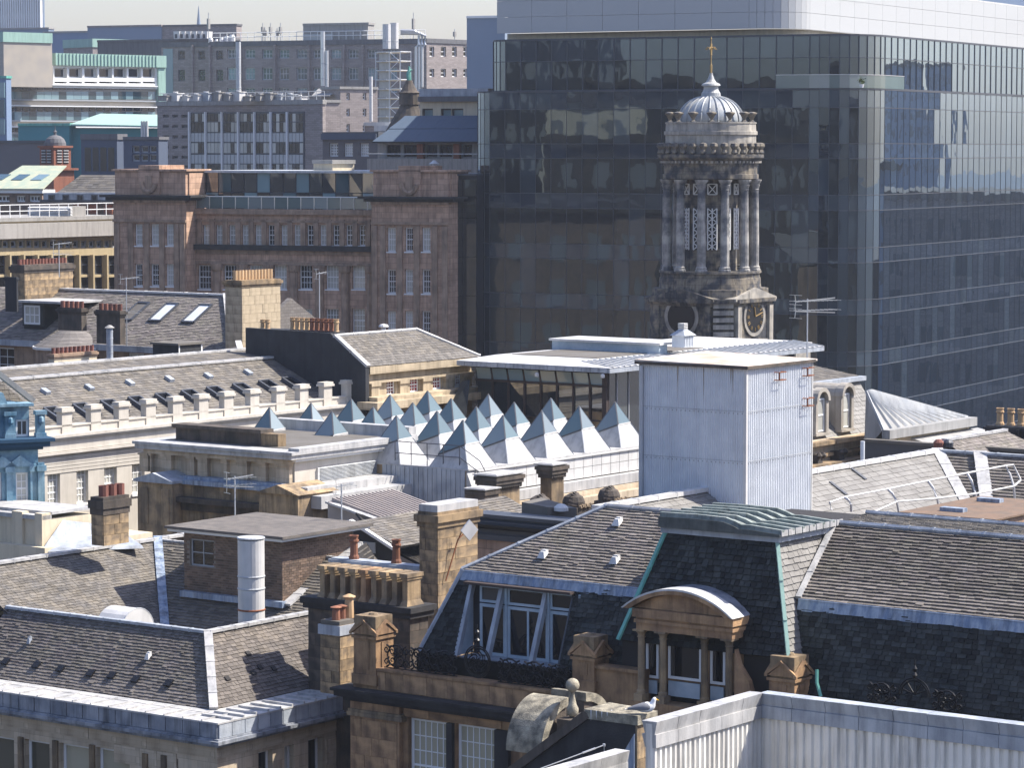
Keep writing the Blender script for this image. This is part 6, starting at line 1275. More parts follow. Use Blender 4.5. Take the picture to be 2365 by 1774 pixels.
yagi('double television aerial on a tall thin mast above the slate roof, left', 293, 640, 800, 158, two=1.8, n=6)
yagi('thin aerial above the red pots, upper left', 137, 560, 640, 168, n=5, two=.6)
yagi('short aerial on a twin pole beside the brown office facade windows', 738, 628, 735, 150, n=4, L=.6)

# ================================================================= long brown stone building with glass penthouse
Dn = Bd('brown_stone_building', 'long brown stone office building with end towers and glass penthouse between them', 'building', 1037, 460, 226, ang=GD)
xc = 1.6; yl = Dn.u(262, 460); yt1 = Dn.u(858, 460); yt2 = Dn.u(430, 460)
ztw = Dn.z(950, 392); zcn = Dn.z(950, 463)
tw_r = [Dn.rect('x', 0, a, t, b_, e) for a, b_ in ((894, 914), (935, 954), (974, 994)) for t, e in ((525, 581), (622, 678), (718, 775))]
tw_l = [Dn.rect('x', 0, a, t, b_, e) for a, b_ in ((311, 329), (348, 367), (383, 401)) for t, e in ((517, 567), (609, 661), (705, 760))]
cen = [Dn.rect('x', xc, c_ - 8, 519, c_ + 8, 567) for c_ in [446 + 30 * k for k in range(14)]] + [Dn.rect('x', xc, c_ - 15, t, c_ + 15, e) for c_ in (472, 531, 590, 647, 706, 767, 828) for t, e in ((612, 668), (713, 768))]
zpar = Dn.z(640, 483, 'x', xc)
q = MB(); q.wall('x', 0, .5, 0, yt1, 0, zcn - .25, tw_r); q.wall('x', 0, .5, yt2, yl, 0, zcn - .25, tw_l); q.wall('x', xc, .5, yt1, yt2, 0, zpar, cen); q.box(2.15, 14, 0, yl, 0, zpar - .1); q.box(.52, 3, 0, yt1, 0, ztw - .3); q.box(.52, 3, yt2, yl, 0, ztw - .3); wd = Dn.part(q, 'wall', 'stone_brown')
for r in tw_r + tw_l: window(Dn.o, 'x', 0, r, nu=3, nz=4, fw=.1, bar=.03, rec=.22, sash=True, sill=True)
for i, r in enumerate(cen): window(Dn.o, 'x', xc, r, nu=2 if i < 14 else 4, nz=4, fw=.07, bar=.035, rec=.25, sash=True, sill=True)
for y0, y1 in ((0, yt1), (yt2, yl)):
    q = MB(); q.box(-.35, 4, y0 - .5, y1 + .5, zcn - .1, zcn + .12); q.box(-.8, 4, y0 - .8, y1 + .8, zcn + .12, zcn + .3); Dn.part(q, 'tower_cornice', 'stone_black')
    q = MB(); q.box(.1, 3.9, y0 + .1, y1 - .1, zcn + .3, ztw - .15); q.box(-.1, 4, y0 - .1, y1 + .1, ztw - .15, ztw); q.box(-.1, 4, (y0 + y1) / 2 - .9, (y0 + y1) / 2 + .9, zcn + .3, ztw + .3); Dn.part(q, 'attic_block', 'stone_brown')
    q = MB(); yc = (y0 + y1) / 2; q.tube([(-.2, yc + .62 * math.cos(t * .4), (zcn + ztw) / 2 + .1 + .7 * math.sin(t * .4)) for t in range(8, 17)], .2, 6); q.box(-.2, 0, yc - .3, yc + .3, zcn + .7, ztw - .5); Dn.part(q, 'carved_wreath', 'stone_brown_plain')
    for f in ((.05, .18, .41, .63, .85, .96) if y0 == 0 else (.05, .13, .33, .54, .76, .95)): yy = y0 + (y1 - y0) * f; q = MB(); q.box(-.14, 0, yy - .22, yy + .22, 0, zcn - 1.9); Dn.part(q, 'pilaster', 'stone_brown_plain')
    q = MB(); q.box(-.2, 0, y0, y1, zcn - 1.8, zcn - 1.6); q.box(-.18, 0, y0, y1, zcn - .3, zcn - .1); Dn.part(q, 'string_course', 'stone_brown_plain')
zc1 = Dn.z(640, 572, 'x', xc)
q = MB(); q.box(xc - .5, xc, yt1, yt2, zc1 - .2, zc1 + .2); Dn.part(q, 'main_cornice', 'stone_black')
q = MB(); q.box(xc - .2, xc, yt1, yt2, zc1 - 1.3, zc1 - 1.1); q.box(xc - .12, xc, yt1, yt2, zc1 - .5, zc1 - .2); q.box(xc - .3, xc, yt1, yt2, zpar - .4, zpar); q.box(xc - .15, xc, yt1, yt2, zpar - 1.0, zpar - .85); Dn.part(q, 'string_course', 'stone_brown_plain')
for k in range(15):
    yy = Dn.u(431 + 30 * k, 540, 'x', xc); q = MB(); q.box(xc - .15, xc, yy - .2, yy + .2, zc1 + .2, Dn.z(640, 506, 'x', xc)); Dn.part(q, 'pier', 'stone_brown_plain')
for k in range(8):
    yy = Dn.u(443 + 59.3 * k, 640, 'x', xc); q = MB(); q.lathe([(.45, 0), (.45, .3), (.36, .4), (.32, zc1 - 1.9 - 12), (.45, zc1 - 1.75 - 12), (.5, zc1 - 1.3 - 12)], xc - .1, yy, 10, z0=12); Dn.part(q, 'column', 'stone_brown_plain')
# penthouse
xp = xc + 1.6; zp0, zp1 = zpar - .1, Dn.z(640, 399, 'x', xp); q = MB(); q.box(xp - .3, 12, yt1, yt2, zp1, zp1 + .18); Dn.part(q, 'penthouse_roof', 'zinc'); q = MB(); q.box(xp + .15, 11, yt1, yt2, zp0, zp1); Dn.part(q, 'penthouse_core', 'navy_clad')
for k in range(14):
    y0, y1 = yt1 + (yt2 - yt1) * k / 14, yt1 + (yt2 - yt1) * (k + 1) / 14
    for a, b_ in ((zp0, zp0 + (zp1 - zp0) * .46), (zp0 + (zp1 - zp0) * .48, zp1)):
        q = MB(); q.hexa([(xp, y0 + .04, a), (xp, y1 - .04, a), (xp + .04, y1 - .04, a), (xp + .04, y0 + .04, a)], [(xp + .006 * rnd.uniform(-1, 1), y0 + .04, b_), (xp + .006 * rnd.uniform(-1, 1), y1 - .04, b_), (xp + .06, y1 - .04, b_), (xp + .06, y0 + .04, b_)]); Dn.part(q, 'penthouse_pane', 'pane_blue' if (k * 7 + int(a)) % 3 == 0 else 'pavilion_pane')
q = MB(); q.tube([(xc + .1, yt1, zpar + .95), (xc + .1, yt2, zpar + .95)], .04, 5); 
for k in range(15): yy = yt1 + (yt2 - yt1) * k / 14; q.beam((xc + .1, yy, zpar), (xc + .1, yy, zpar + .95), .05, .05)
Dn.part(q, 'balustrade_rail', 'silver')
for k in range(14): y0, y1 = yt1 + (yt2 - yt1) * k / 14, yt1 + (yt2 - yt1) * (k + 1) / 14; q = MB(); q.box(xc + .09, xc + .11, y0 + .05, y1 - .05, zpar + .05, zpar + .9); Dn.part(q, 'balustrade_pane', 'pane_pyr')

# ================================================================= dark glass tower block
E = Bd('glass_office_block', 'huge dark glass office block with rounded corner and pale panelled top storey', 'building', 1990, 850, 214, ang=0)
def plan(off, arc_px, Y, leftpx, len_r, Rr=4.2, step=1.27):
    """polyline: left wall, rounded corner, right wall"""
    C0 = E.I @ at(arc_px, 344, Y); hd0, hd1 = R(116.5), R(28); n_ = 9; pts = [Vector((C0.x, C0.y, 0))]
    left = []; p = pts[0].copy(); d = Vector((math.sin(hd0), math.cos(hd0), 0)); w_ = lambda v: (E.M @ v)
    while True:
        p = p - d * step; left.append(p.copy()); q_ = w_(p)
        if CX + F_ * q_.x / q_.y < leftpx: break
    if leftpx > 0:      # round the far end backwards
        hd = hd0
        for k in range(6 if leftpx < 1170 else 0): hd += R(15); left.append(left[-1] - Vector((math.sin(hd), math.cos(hd), 0)) * .55)
    p = pts[0].copy(); arcp = []
    for k in range(n_): h = hd0 + (hd1 - hd0) * (k + .5) / n_; p = p + Vector((math.sin(h), math.cos(h), 0)) * (Rr * abs(hd1 - hd0) / n_); arcp.append(p.copy())
    d = Vector((math.sin(hd1), math.cos(hd1), 0)); rt = []
    for k in range(int(len_r / (step * 1.0))): p = p + d * step * 1.0; rt.append(p.copy())
    return left[::-1] + pts + arcp + rt
main = plan(0, 1868, 216.5, 1150, 41); upper = plan(0, 1868, 217.0, 1169, 41)
ys = [205, 247, 331, 366, 451, 487, 574, 609, 695, 730, 816, 850, 940, 975, 1060, 1100]; zz = [at(1990, y, 214.8).z for y in ys]
zt_top, zmid = at(1990, 79, 214.8).z, at(1990, 130, 214.8).z
pan = []
for pts, lv in ((main, list(zip(zz, zz[1:]))), (upper, [(zt_top, zmid), (zmid, zz[0] + .12)])):
    for i in range(len(pts) - 1):
        for a, b_ in lv: pan.append((pts[i], pts[i + 1], b_, a))
stq = MB(); stq2 = MB()
def vis(p): w_ = E.M @ p; return w_.x / w_.y
order = sorted(range(len(pan)), key=lambda i: -((pan[i][1] - pan[i][0]).cross(Vector((0, 0, 1))).normalized().dot(Vector((0, -1, 0))) * (pan[i][3] - pan[i][2])) + (5 if pan[i][2] < at(1990, 800, 215).z else 0))
ind = set(order[:300])
for i, (p, q_, z0, z1) in enumerate(pan):
    d = (q_ - p); n_ = Vector((d.y, -d.x, 0)).normalized(); g_ = d.normalized() * .018
    t1, t2 = rnd.gauss(0, .0013), rnd.gauss(0, .0016)
    a, b_ = p + g_, q_ - g_; hz = .02
    vb = [a + n_ * t1, b_ - n_ * t1, b_ - n_ * .05, a - n_ * .05]; zb_ = Vector((0, 0, z0 + hz)); zt_ = Vector((0, 0, z1 - hz))
    B4 = [v + zb_ for v in vb]; T4 = [v + zt_ + (n_ * t2 if k < 2 else Vector()) for k, v in enumerate(vb)]
    sp_ = z1 - z0 < 1.6
    if i in ind: q = MB(); q.hexa(B4, T4); q.build('spandrel_pane' if sp_ else 'pane', MT['tower_spandrel' if sp_ else 'tower_pane'], E.o)
    else: (stq2 if sp_ else stq).hexa(B4, T4)
stq.build('panes', MT['tower_pane'], E.o, kind='stuff'); stq2.build('spandrel_panes', MT['tower_spandrel'], E.o, kind='stuff')
for pts, z0, z1 in ((main, zz[-1], zz[0]), (upper, zz[0], zt_top)):
    q = MB(); base_ = [(v.x, v.y) for v in pts]; e = .12
    for i in range(len(pts) - 1):
        d = pts[i + 1] - pts[i]; n_ = Vector((d.y, -d.x, 0)).normalized(); q.hexa([pts[i] - n_ * .06 + Vector((0, 0, z0)), pts[i + 1] - n_ * .06 + Vector((0, 0, z0)), pts[i + 1] - n_ * .3 + Vector((0, 0, z0)), pts[i] - n_ * .3 + Vector((0, 0, z0))], [pts[i] - n_ * .06 + Vector((0, 0, z1)), pts[i + 1] - n_ * .06 + Vector((0, 0, z1)), pts[i + 1] - n_ * .3 + Vector((0, 0, z1)), pts[i] - n_ * .3 + Vector((0, 0, z1))])
    E.part(q, 'backing_wall', 'dark_metal')
for pts, lv in ((main, zz), (upper, [zt_top, zmid, zz[0] + .12])):
    for z in lv:
        q = MB(); h = .05
        for a, b_ in zip(pts, pts[1:]): 
            d = (b_ - a).normalized(); n_ = Vector((d.y, -d.x, 0)); q.beam(a + n_ * .0 + Vector((0, 0, z)), b_ + n_ * .0 + d * .02 + Vector((0, 0, z)), .09, h)
        E.part(q, 'transom', 'dark_metal')
for pts, z0, z1, thk in ((main, zz[-1], zz[0], .035), (upper, zz[0], zt_top, .07)):
    for v in pts: q = MB(); q.beam(v + Vector((0, 0, z0)), v + Vector((0, 0, z1)), thk, thk * 1.6, up=(0, 1, 0)); E.part(q, 'mullion', 'dark_metal')
# ledge, roof slabs, top band
q = MB(); cc = main + [Vector((60, 90, 0)), Vector((main[0].x + 1, 90, 0))]; q.prism([(v.x, v.y) for v in cc], 'z', zz[0] - .05, zz[0] + .1); E.part(q, 'ledge', 'dark_metal')
q = MB(); q.prism([(v.x, v.y + .3) for v in cc], 'z', 0, zz[-1] + .02); E.part(q, 'base_storeys', 'dark_metal')
q = MB(); q.prism([(v.x, v.y) for v in upper + [Vector((60, 90, 0)), Vector((upper[0].x + 1, 90, 0))]], 'z', zt_top, zt_top + .12); E.part(q, 'roof_slab', 'dark_metal')
band = plan(0, 1728, 220, 1206, 50, 3.4, 2.9); z0 = zt_top + .62; zend = z0 + 3.55
q = MB(); q.prism([(v.x * .97, v.y + 1) for v in band + [Vector((60, 90, 0)), Vector((band[0].x + 1, 90, 0))]], 'z', zt_top + .12, z0); E.part(q, 'recessed_storey', 'render_cream')
nb = len(band)
for i in range(nb - 1):
    a, b_ = band[i], band[i + 1]; d = (b_ - a); n_ = Vector((d.y, -d.x, 0)).normalized(); g_ = d.normalized() * .012
    for k in range(3):
        za, zb_ = z0 + 3.55 * k / 3 + (.01 if k else 0), z0 + 3.55 * (k + 1) / 3 - .01; P4 = [a + g_, b_ - g_, b_ - g_ - n_ * .2, a + g_ - n_ * .2]
        q = MB(); q.hexa([v + Vector((0, 0, za)) for v in P4], [v + Vector((0, 0, zb_)) for v in P4]); E.part(q, 'facade_panel', 'panel_band')
q = MB(); q.prism([(v.x, v.y) for v in band + [Vector((60, 90, 0)), Vector((band[0].x + 1, 90, 0))]], 'z', zend, zend + .12); E.part(q, 'top_coping', 'white_metal')
# link between the stone building and the tower, balcony with planters, far cap on the roof
lk = Bd('glass_link', 'narrow dark glass link between the brown stone building and the glass block', 'building', 1100, 404, 227, ang=GD); a = lk.u(1038, 500)
zt = lk.z(1100, 404); q = MB(); q.box(.1, 6, 0, a, 0, zt - .05); lk.part(q, 'body', 'dark_stone_link'); q = MB(); q.box(-.1, 6, 0, a, zt - .05, zt + .1); lk.part(q, 'coping', 'dark_metal')
for k in range(2):
    for j_ in range(8): q = MB(); h = 2.9; q.box(.0, .06, a * k / 2 + .03, a * (k + 1) / 2 - .03, zt - .3 - h * (j_ + 1), zt - .34 - h * j_); lk.part(q, 'pane', 'tower_pane')
bl_ = [v for v in main if 1788 < CX + F_ * vis(v) < 2090]
q = MB(); q2 = MB()
for a, b_ in zip(bl_, bl_[1:]): q.beam(a + Vector((0, -.05, zz[0] + 1.05)), b_ + Vector((0, -.05, zz[0] + 1.05)), .05, .04); q2.slab([a + Vector((0, -.05, zz[0] + .1)), b_ + Vector((0, -.05, zz[0] + .1)), b_ + Vector((0, -.05, zz[0] + 1.02)), a + Vector((0, -.05, zz[0] + 1.02))], (0, .02, 0))
E.part(q, 'balcony_rail', 'silver'); E.part(q2, 'balcony_glass', 'pane_pyr')
for px in (1815, 1874, 1990):
    P = at(px, 194, 218.2 if px < 1900 else 215.0); pb = Bd('potted_shrub', 'small potted shrub on the glass block balcony, %s of the three' % {1815: 'leftmost', 1874: 'middle', 1990: 'rightmost'}[px], 'plant', px, 194, P.y, zb=E.zb + zz[0] + .1, group='potted shrubs on the balcony')
    q = MB(); q.lathe([(.13, 0), (.18, .25)], 0, 0, 8); pb.part(q, 'pot', 'white_paint'); q = MB()
    for k in range(90): c_ = Vector((rnd.gauss(0, .13), rnd.gauss(0, .13), .45 + rnd.gauss(0, .12))); a_, b2 = Vector((rnd.uniform(-1, 1), rnd.uniform(-1, 1), rnd.uniform(-1, 1))) * .07, Vector((rnd.uniform(-1, 1), rnd.uniform(-1, 1), rnd.uniform(-1, 1))) * .07; q.poly([c_ - a_, c_ - b2, c_ + a_, c_ + b2])
    pb.part(q, 'leaves', 'foliage', kind='stuff')

# ================================================================= domed clock tower
F = Bd('domed_clock_tower', 'blackened stone clock tower with columned round lantern and ribbed lead dome', 'tower', 1715, 795, 172)
ctr = F.I @ at(1640, 620, 175.2); cx_, cy_ = ctr.x, ctr.y
def fz(py): return F.z(1640, py, 'y', cy_) if False else (F.I @ at(1640, py, 175.2)).z
zs = fz(690)
s_ = 2.95; ch = 1.15
sq = [(cx_ - s_, cy_ - s_ + ch), (cx_ - s_ + ch, cy_ - s_), (cx_ + s_ - ch, cy_ - s_), (cx_ + s_, cy_ - s_ + ch), (cx_ + s_, cy_ + s_ - ch), (cx_ + s_ - ch, cy_ + s_), (cx_ - s_ + ch, cy_ + s_), (cx_ - s_, cy_ + s_ - ch)]
def sc(k): return [(cx_ + (x - cx_) * k, cy_ + (y - cy_) * k) for x, y in sq]
q = MB(); q.prism(sq, 'z', 0, zs - .3); F.part(q, 'clock_stage', 'stone_tower')
q = MB(); q.prism(sc(1.04), 'z', zs - .3, zs - .1); q.prism(sc(1.1), 'z', zs - .1, zs + .12); q.prism(sc(.97), 'z', zs + .12, fz(664)); F.part(q, 'stage_cornice', 'stone_tower')
q = MB(); q.prism(sc(1.03), 'z', fz(800), fz(780)); F.part(q, 'plinth', 'stone_tower_pale')
for ax in 'xy':  # pediment and pilasters: sunlight on the y face put into paler stone
    c_ = (cx_ if ax == 'x' else cy_) - s_; o_ = cy_ if ax == 'x' else cx_; w_ = s_ - ch
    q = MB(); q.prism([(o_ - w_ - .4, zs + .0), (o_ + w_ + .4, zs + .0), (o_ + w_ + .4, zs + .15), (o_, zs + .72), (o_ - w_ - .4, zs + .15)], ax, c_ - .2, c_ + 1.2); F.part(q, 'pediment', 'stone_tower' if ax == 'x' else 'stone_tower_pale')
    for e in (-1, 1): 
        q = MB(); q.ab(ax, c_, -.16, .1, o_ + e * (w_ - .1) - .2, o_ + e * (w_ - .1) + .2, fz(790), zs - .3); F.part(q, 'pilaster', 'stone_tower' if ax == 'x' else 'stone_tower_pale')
    zc_ = fz(727); rr = .92
    face = bpy.data.objects.new('clock_face', None); COL.objects.link(face); face.parent = F.o
    P3 = (lambda u, w_2, z: (c_ - w_2, u, z)) if ax == 'x' else (lambda u, w_2, z: (u, c_ - w_2, z))
    q = MB(); q.prism([(o_ + rr * 1.25 * math.cos(R(15) * k), zc_ + rr * 1.25 * math.sin(R(15) * k)) for k in range(24)], ax, c_ - .08, c_); q.build('dial_surround', MT['stone_tower_pale'], face)
    q = MB(); q.prism([(o_ + rr * math.cos(R(15) * k), zc_ + rr * math.sin(R(15) * k)) for k in range(24)], ax, c_ - .1, c_ - .0805); q.build('dial', MT['black_iron'], face)
    if ax == 'y' or True:
        for k in range(12):
            t = R(30) * k; q = MB(); u_ = Vector((math.sin(t), math.cos(t))); pr = Vector((u_.y, -u_.x))
            for dd in ((-.05, .05), (-.06, .0, .06), (0,), (-.04, .04))[k % 4]:
                a = u_ * rr * .68 + pr * dd; b_ = u_ * rr * .92 + pr * dd * 1.2; q.beam(P3(o_ + a.x, .115, zc_ + a.y), P3(o_ + b_.x, .115, zc_ + b_.y), .028, .02)
            q.build('numeral', MT['gold' if ax == 'y' else 'stone_black'], face)
        if ax == 'y':
            for ang_, L_ in ((R(75), .8), (R(-12), .55)):
                q = MB(); q.beam(P3(o_, .13, zc_), P3(o_ + L_ * math.sin(ang_), .13, zc_ + L_ * math.cos(ang_)), .07, .03); q.build('clock_hand', MT['gold'], face)
q = MB()
for k in range(5): z_ = fz(700 + 16 * k); a = Vector((cx_ - s_ + .12, cy_ - s_ + ch - .2, z_)); b_ = Vector((cx_ - s_ + ch - .2, cy_ - s_ + .12, z_)); q.beam(a - Vector((.06, .06, 0)), b_ - Vector((.06, .06, 0)), .1, .26)
F.part(q, 'chamfer_course', 'stone_tower_pale')
L3 = lambda nm, prof, m, n=32, **k: F.part(MB().lathe(prof, cx_, cy_, n), nm, m, **k)
L3('podium', [(2.95, fz(664)), (2.9, fz(640)), (2.85, fz(639)), (2.85, fz(630)), (2.95, fz(629)), (2.95, fz(624))], 'stone_tower')
L3('inner_drum', [(1.55, fz(624)), (1.55, fz(412))], 'stone_tower')
zb_, zt_ = fz(624), fz(414)
for k in range(12):
    t = math.atan2(-1, 0) - F.o.rotation_euler.z + R(15 + 30 * k) ; x, y = cx_ + 2.58 * math.cos(t), cy_ + 2.58 * math.sin(t); h = zt_ - zb_
    q = MB(); q.lathe([(.36, 0), (.36, .1), (.3, .16), (.33, .22), (.26, .3), (.26, h * .35), (.22, h - .62), (.26, h - .58), (.22, h - .54), (.3, h - .3), (.26, h - .28), (.38, h - .08), (.4, h)], 0, 0, 12)
    o = F.part(q, 'column', 'stone_col'); o.location = (x, y, zb_); o.rotation_euler = (0, 0, k * 1.3)
for k in range(12):     # lattice windows in the inner drum
    t = math.atan2(-1, 0) - F.o.rotation_euler.z + R(30 * k); n_ = Vector((math.cos(t), math.sin(t), 0)); e = Vector((-n_.y, n_.x, 0)); c0 = Vector((cx_, cy_, 0)) + n_ * 1.6
    if k in (3, 4, 5, 6, 7, 8, 9) and n_.dot(F.c - Vector((cx_, cy_, 0))) < 0: continue
    za, zb2 = fz(575), fz(480); q = MB(); wv = .26
    q.slab([c0 - e * wv + Vector((0, 0, za)), c0 + e * wv + Vector((0, 0, za)), c0 + e * wv + Vector((0, 0, zb2)), c0 - e * wv + Vector((0, 0, zb2))], -n_ * .05); F.part(q, 'window_recess', 'black_iron')
    q = MB(); rows = 6; hh = (zb2 - za) / rows
    for r_ in range(rows):
        z_ = za + hh * r_; 
        for a, b_ in (((-1, 0), (1, 1)), ((1, 0), (-1, 1))): q.beam(c0 + n_ * .04 + e * wv * a[0] + Vector((0, 0, z_ + hh * a[1])), c0 + n_ * .04 + e * wv * b_[0] + Vector((0, 0, z_ + hh * b_[1])), .07, .05)
    for s2 in (-1, 0, 1): q.beam(c0 + n_ * .04 + e * wv * s2 + Vector((0, 0, za)), c0 + n_ * .04 + e * wv * s2 + Vector((0, 0, zb2)), .06, .05)
    for z2_ in (fz(424), fz(448)): q.beam(c0 + n_ * .04 - e * wv + Vector((0, 0, z2_)), c0 + n_ * .04 + e * wv + Vector((0, 0, z2_)), .06, .05)
    for a in (-1, 1): q.beam(c0 + n_ * .04 - e * wv * a + Vector((0, 0, fz(424))), c0 + n_ * .04 + e * wv * a + Vector((0, 0, fz(448))), .06, .05); q.beam(c0 + n_ * .04 + e * wv * a + Vector((0, 0, fz(424))), c0 + n_ * .04 + e * wv * a + Vector((0, 0, fz(448))), .06, .05)
    F.part(q, 'lattice_window', 'white_paint')
L3('entablature', [(2.6, fz(414)), (2.75, fz(412)), (2.75, fz(402)), (2.68, fz(401)), (2.68, fz(382)), (2.74, fz(381)), (2.74, fz(372)), (2.85, fz(370)), (3.05, fz(364)), (3.05, fz(356)), (1.8, fz(354))], 'stone_tower')
q = MB()
for k in range(64): t = 6.2832 * k / 64; q.box(cx_ + 2.83 * math.cos(t) - .06, cx_ + 2.83 * math.cos(t) + .06, cy_ + 2.83 * math.sin(t) - .06, cy_ + 2.83 * math.sin(t) + .06, fz(376), fz(371))
F.part(q, 'dentils', 'stone_tower_pale')
for k in range(30):
    t = 6.2832 * k / 30; q = MB(); hh = fz(329) - fz(356)
    q.lathe([(.1, 0), (.2, .08), (.12, hh * .4), (.24, hh * .7), (.2, hh * .92), (.05, hh)], 0, 0, 8); o = F.part(q, 'acroterion', 'stone_tower'); o.location = (cx_ + 2.88 * math.cos(t), cy_ + 2.88 * math.sin(t), fz(356))
L3('attic_drum', [(2.6, fz(355)), (2.6, fz(312)), (2.68, fz(311)), (2.68, fz(303)), (2.6, fz(302)), (2.58, fz(286)), (2.62, fz(285)), (2.62, fz(282)), (1.5, fz(281))], 'stone_tower_pale')
for k in range(14):
    t = 6.2832 * (k + .3) / 14; q = MB(); hh = fz(258) - fz(282)
    q.lathe([(.22, 0), (.08, .12), (.1, .2), (.26, hh * .75), (.3, hh * .8), (.3, hh * .9), (.1, hh)], 0, 0, 8); o = F.part(q, 'urn', 'stone_tower'); o.location = (cx_ + 2.4 * math.cos(t), cy_ + 2.4 * math.sin(t), fz(282))
zd0, zd1 = fz(284), fz(222); 
L3('dome', [(1.9 * math.cos(R(6.5) * k) ** .82, zd0 + (zd1 - zd0) * math.sin(R(6.5) * k)) for k in range(13)], 'dome_lead', 40, smooth=True)
for k in range(24):
    t = 6.2832 * k / 24; q = MB(); q.tube([(cx_ + 1.92 * math.cos(R(6.5) * j) ** .82 * math.cos(t), cy_ + 1.92 * math.cos(R(6.5) * j) ** .82 * math.sin(t), zd0 + (zd1 - zd0 + .02) * math.sin(R(6.5) * j)) for j in range(13)], .045, 5); F.part(q, 'dome_rib', 'dome_lead')
L3('dome_lantern', [(.6, fz(226)), (.56, fz(221)), (.54, fz(214)), (.5, fz(212)), (.42, fz(206)), (.42, fz(200)), (.55, fz(197)), (.5, fz(193)), (.3, fz(189)), (.2, fz(183)), (.1, fz(172)), (.09, fz(168))], 'dome_lead', 20, smooth=False)
L3('spire_rod', [(.06, fz(170)), (.07, fz(150)), (.03, fz(146)), (.035, fz(128)), (.07, fz(126)), (.03, fz(122)), (.025, fz(92)), (.05, fz(89)), (.015, fz(84))], 'gold', 8)
q = MB(); 
for a in range(6): t = a * 1.05 + .3; q.tube([(cx_, cy_, fz(112)), (cx_ + .22 * math.cos(t), cy_ + .22 * math.sin(t), fz(108)), (cx_ + .34 * math.cos(t), cy_ + .34 * math.sin(t), fz(114))], .03, 4)
q.box(cx_ - .05, cx_ + .05, cy_ - .04, cy_ + .04, fz(124), fz(100)); F.part(q, 'weather_vane', 'gold')
FW = Bd('tower_roof_wing', 'pale stone wing with flat white roof right of the clock tower base', 'building', 1785, 800, 160); zt = FW.z(1785, 803)
q = MB(); q.box(0, FW.u(1872, 800, 'y', 0), 0, 3, 0, zt - .1); FW.part(q, 'wall', 'stone_tower_pale'); q = MB(); q.box(-.1, FW.u(1872, 800, 'y', 0), -.1, 3, zt - .1, zt + .1); FW.part(q, 'roof', 'white_metal')
# ================================================================= the far rows
def block(label, px, py, Y, lpx, rpx, m, ang=GD, name='office_building', zb=0, wins=(), top='concrete_dark', par=.0, cat='building', zlow=0, rd=2, zmin=None):
    b = Bd(name, label, cat, px, py, Y, ang); h = b.z(px, py); ly = abs(b.u(lpx, py)) if lpx is not None else 8; lx = abs(b.u(rpx, py, 'y', 0)) if rpx is not None else rd
    hx, hy = [], []
    for ax, xs, ys, fm, gm, nu, nz in wins:
        for a, c_ in xs:
            for t, e in ys:
                r = b.rect(ax, 0, a, t, c_, e); (hx if ax == 'x' else hy).append((r, fm, gm, nu, nz))
    q = MB(); th = .5
    q.wall('x', 0, th, 0, ly, zlow, h, [r[0] for r in hx]); q.wall('y', 0, th, th, lx, zlow, h, [r[0] for r in hy]); q.box(th + .02, lx, th + .02, ly, zlow, h - .02); b.part(q, 'wall', m)
    q = MB(); q.box(-.15, lx, -.15, ly, h, h + .3 + par); b.part(q, 'roof_edge', top)
    for ax, L_ in (('x', hx), ('y', hy)):
        for r, fm, gm, nu, nz in L_: window(b.o, ax, 0, r, fm, gm, nu, nz, fw=.13, bar=.09, rec=.25, dep=.1)
    b.h, b.lx, b.ly = h, lx, ly
    return b
def strip(b, ax, x0, x1, y0, y1, m, name, out=.2, inn=.3):
    r = b.rect(ax, 0, x0, y0, x1, y1); q = MB(); q.ab(ax, 0, -out, inn, *r); return b.part(q, name, m)
def steps(a, b_, n, f=.8): w_ = (b_ - a) / n; return [(a + w_ * (k + (1 - f) / 2), a + w_ * (k + (1 + f) / 2)) for k in range(n)]
# tower at the top left
b = block('pale high-rise tower with close white vertical fins, cut by the top left corner', 99, -30, 700, -60, 101, 'slab_blue', R(55), name='finned_tower')
for k in range(30): strip(b, 'x', 97 - 5.2 * k, 99.5 - 5.2 * k, -30, 200, 'white_paint', 'fin', .8, .1)
for y in (32, -10): strip(b, 'x', -50, 99, y, y + 12, 'white_paint', 'spandrel', .5, .1)
b = block('plain blue-grey building behind the green-trimmed office, upper left', 112, 66, 560, -40, None, 'slab_blue', name='plain_block', top='concrete')
b = block('plain blue-grey slab building between the stone stair tower and the roof plant', 214, 74, 540, 100, None, 'blue_clad', name='plain_block', top='concrete')
# green-trimmed white office, its long face towards the sun
AG = R(42)
b = block('office building with green copper fascia, white window frame and blue ribbon windows, left', 12, 200, 400, None, 362, 'beige_clad', AG, name='ribbon_window_office', rd=40)
zt = b.z(12, 200, 'y', 0)
for t, e in ((211, 229), (258, 277), (309, 326)):
    for a, c_ in steps(15, 358, 20, .97): r = b.rect('y', 0, a, t, c_, e); q = MB(); q.ab('y', 0, -.12, .1, *r); b.part(q, 'ribbon_pane', 'pane_blue')
    strip(b, 'y', 15, 358, e + 1, e + 4, 'grey_paint', 'sill', .4)
for t, e in ((199, 206), (248, 256), (296, 304)):
    for a, c_ in steps(15, 358, 20, .8): r = b.rect('y', 0, a, t, c_, e); q = MB(); q.ab('y', 0, -.15, .1, *r); b.part(q, 'small_window', 'pane_dark')
    strip(b, 'y', 15, 358, t - 4, t - 1.5, 'white_paint', 'canopy', .7)
x0, x1 = b.u(120, 160, 'y', 0), b.u(360, 160, 'y', 0); z0, z1, z2 = zt, b.z(122, 150, 'y', 0), b.z(122, 122, 'y', 0)
q = MB(); wins = [b.rect('y', 0, a, 156, c_, 179) for a, c_ in ((123, 152), (157, 187), (192, 222), (226, 256), (260, 290), (294, 323), (327, 356))] + [b.rect('y', 0, a, 188, c_, 192) for a, c_ in ((123, 152), (157, 187), (192, 222), (226, 256), (260, 290), (294, 323), (327, 356))]
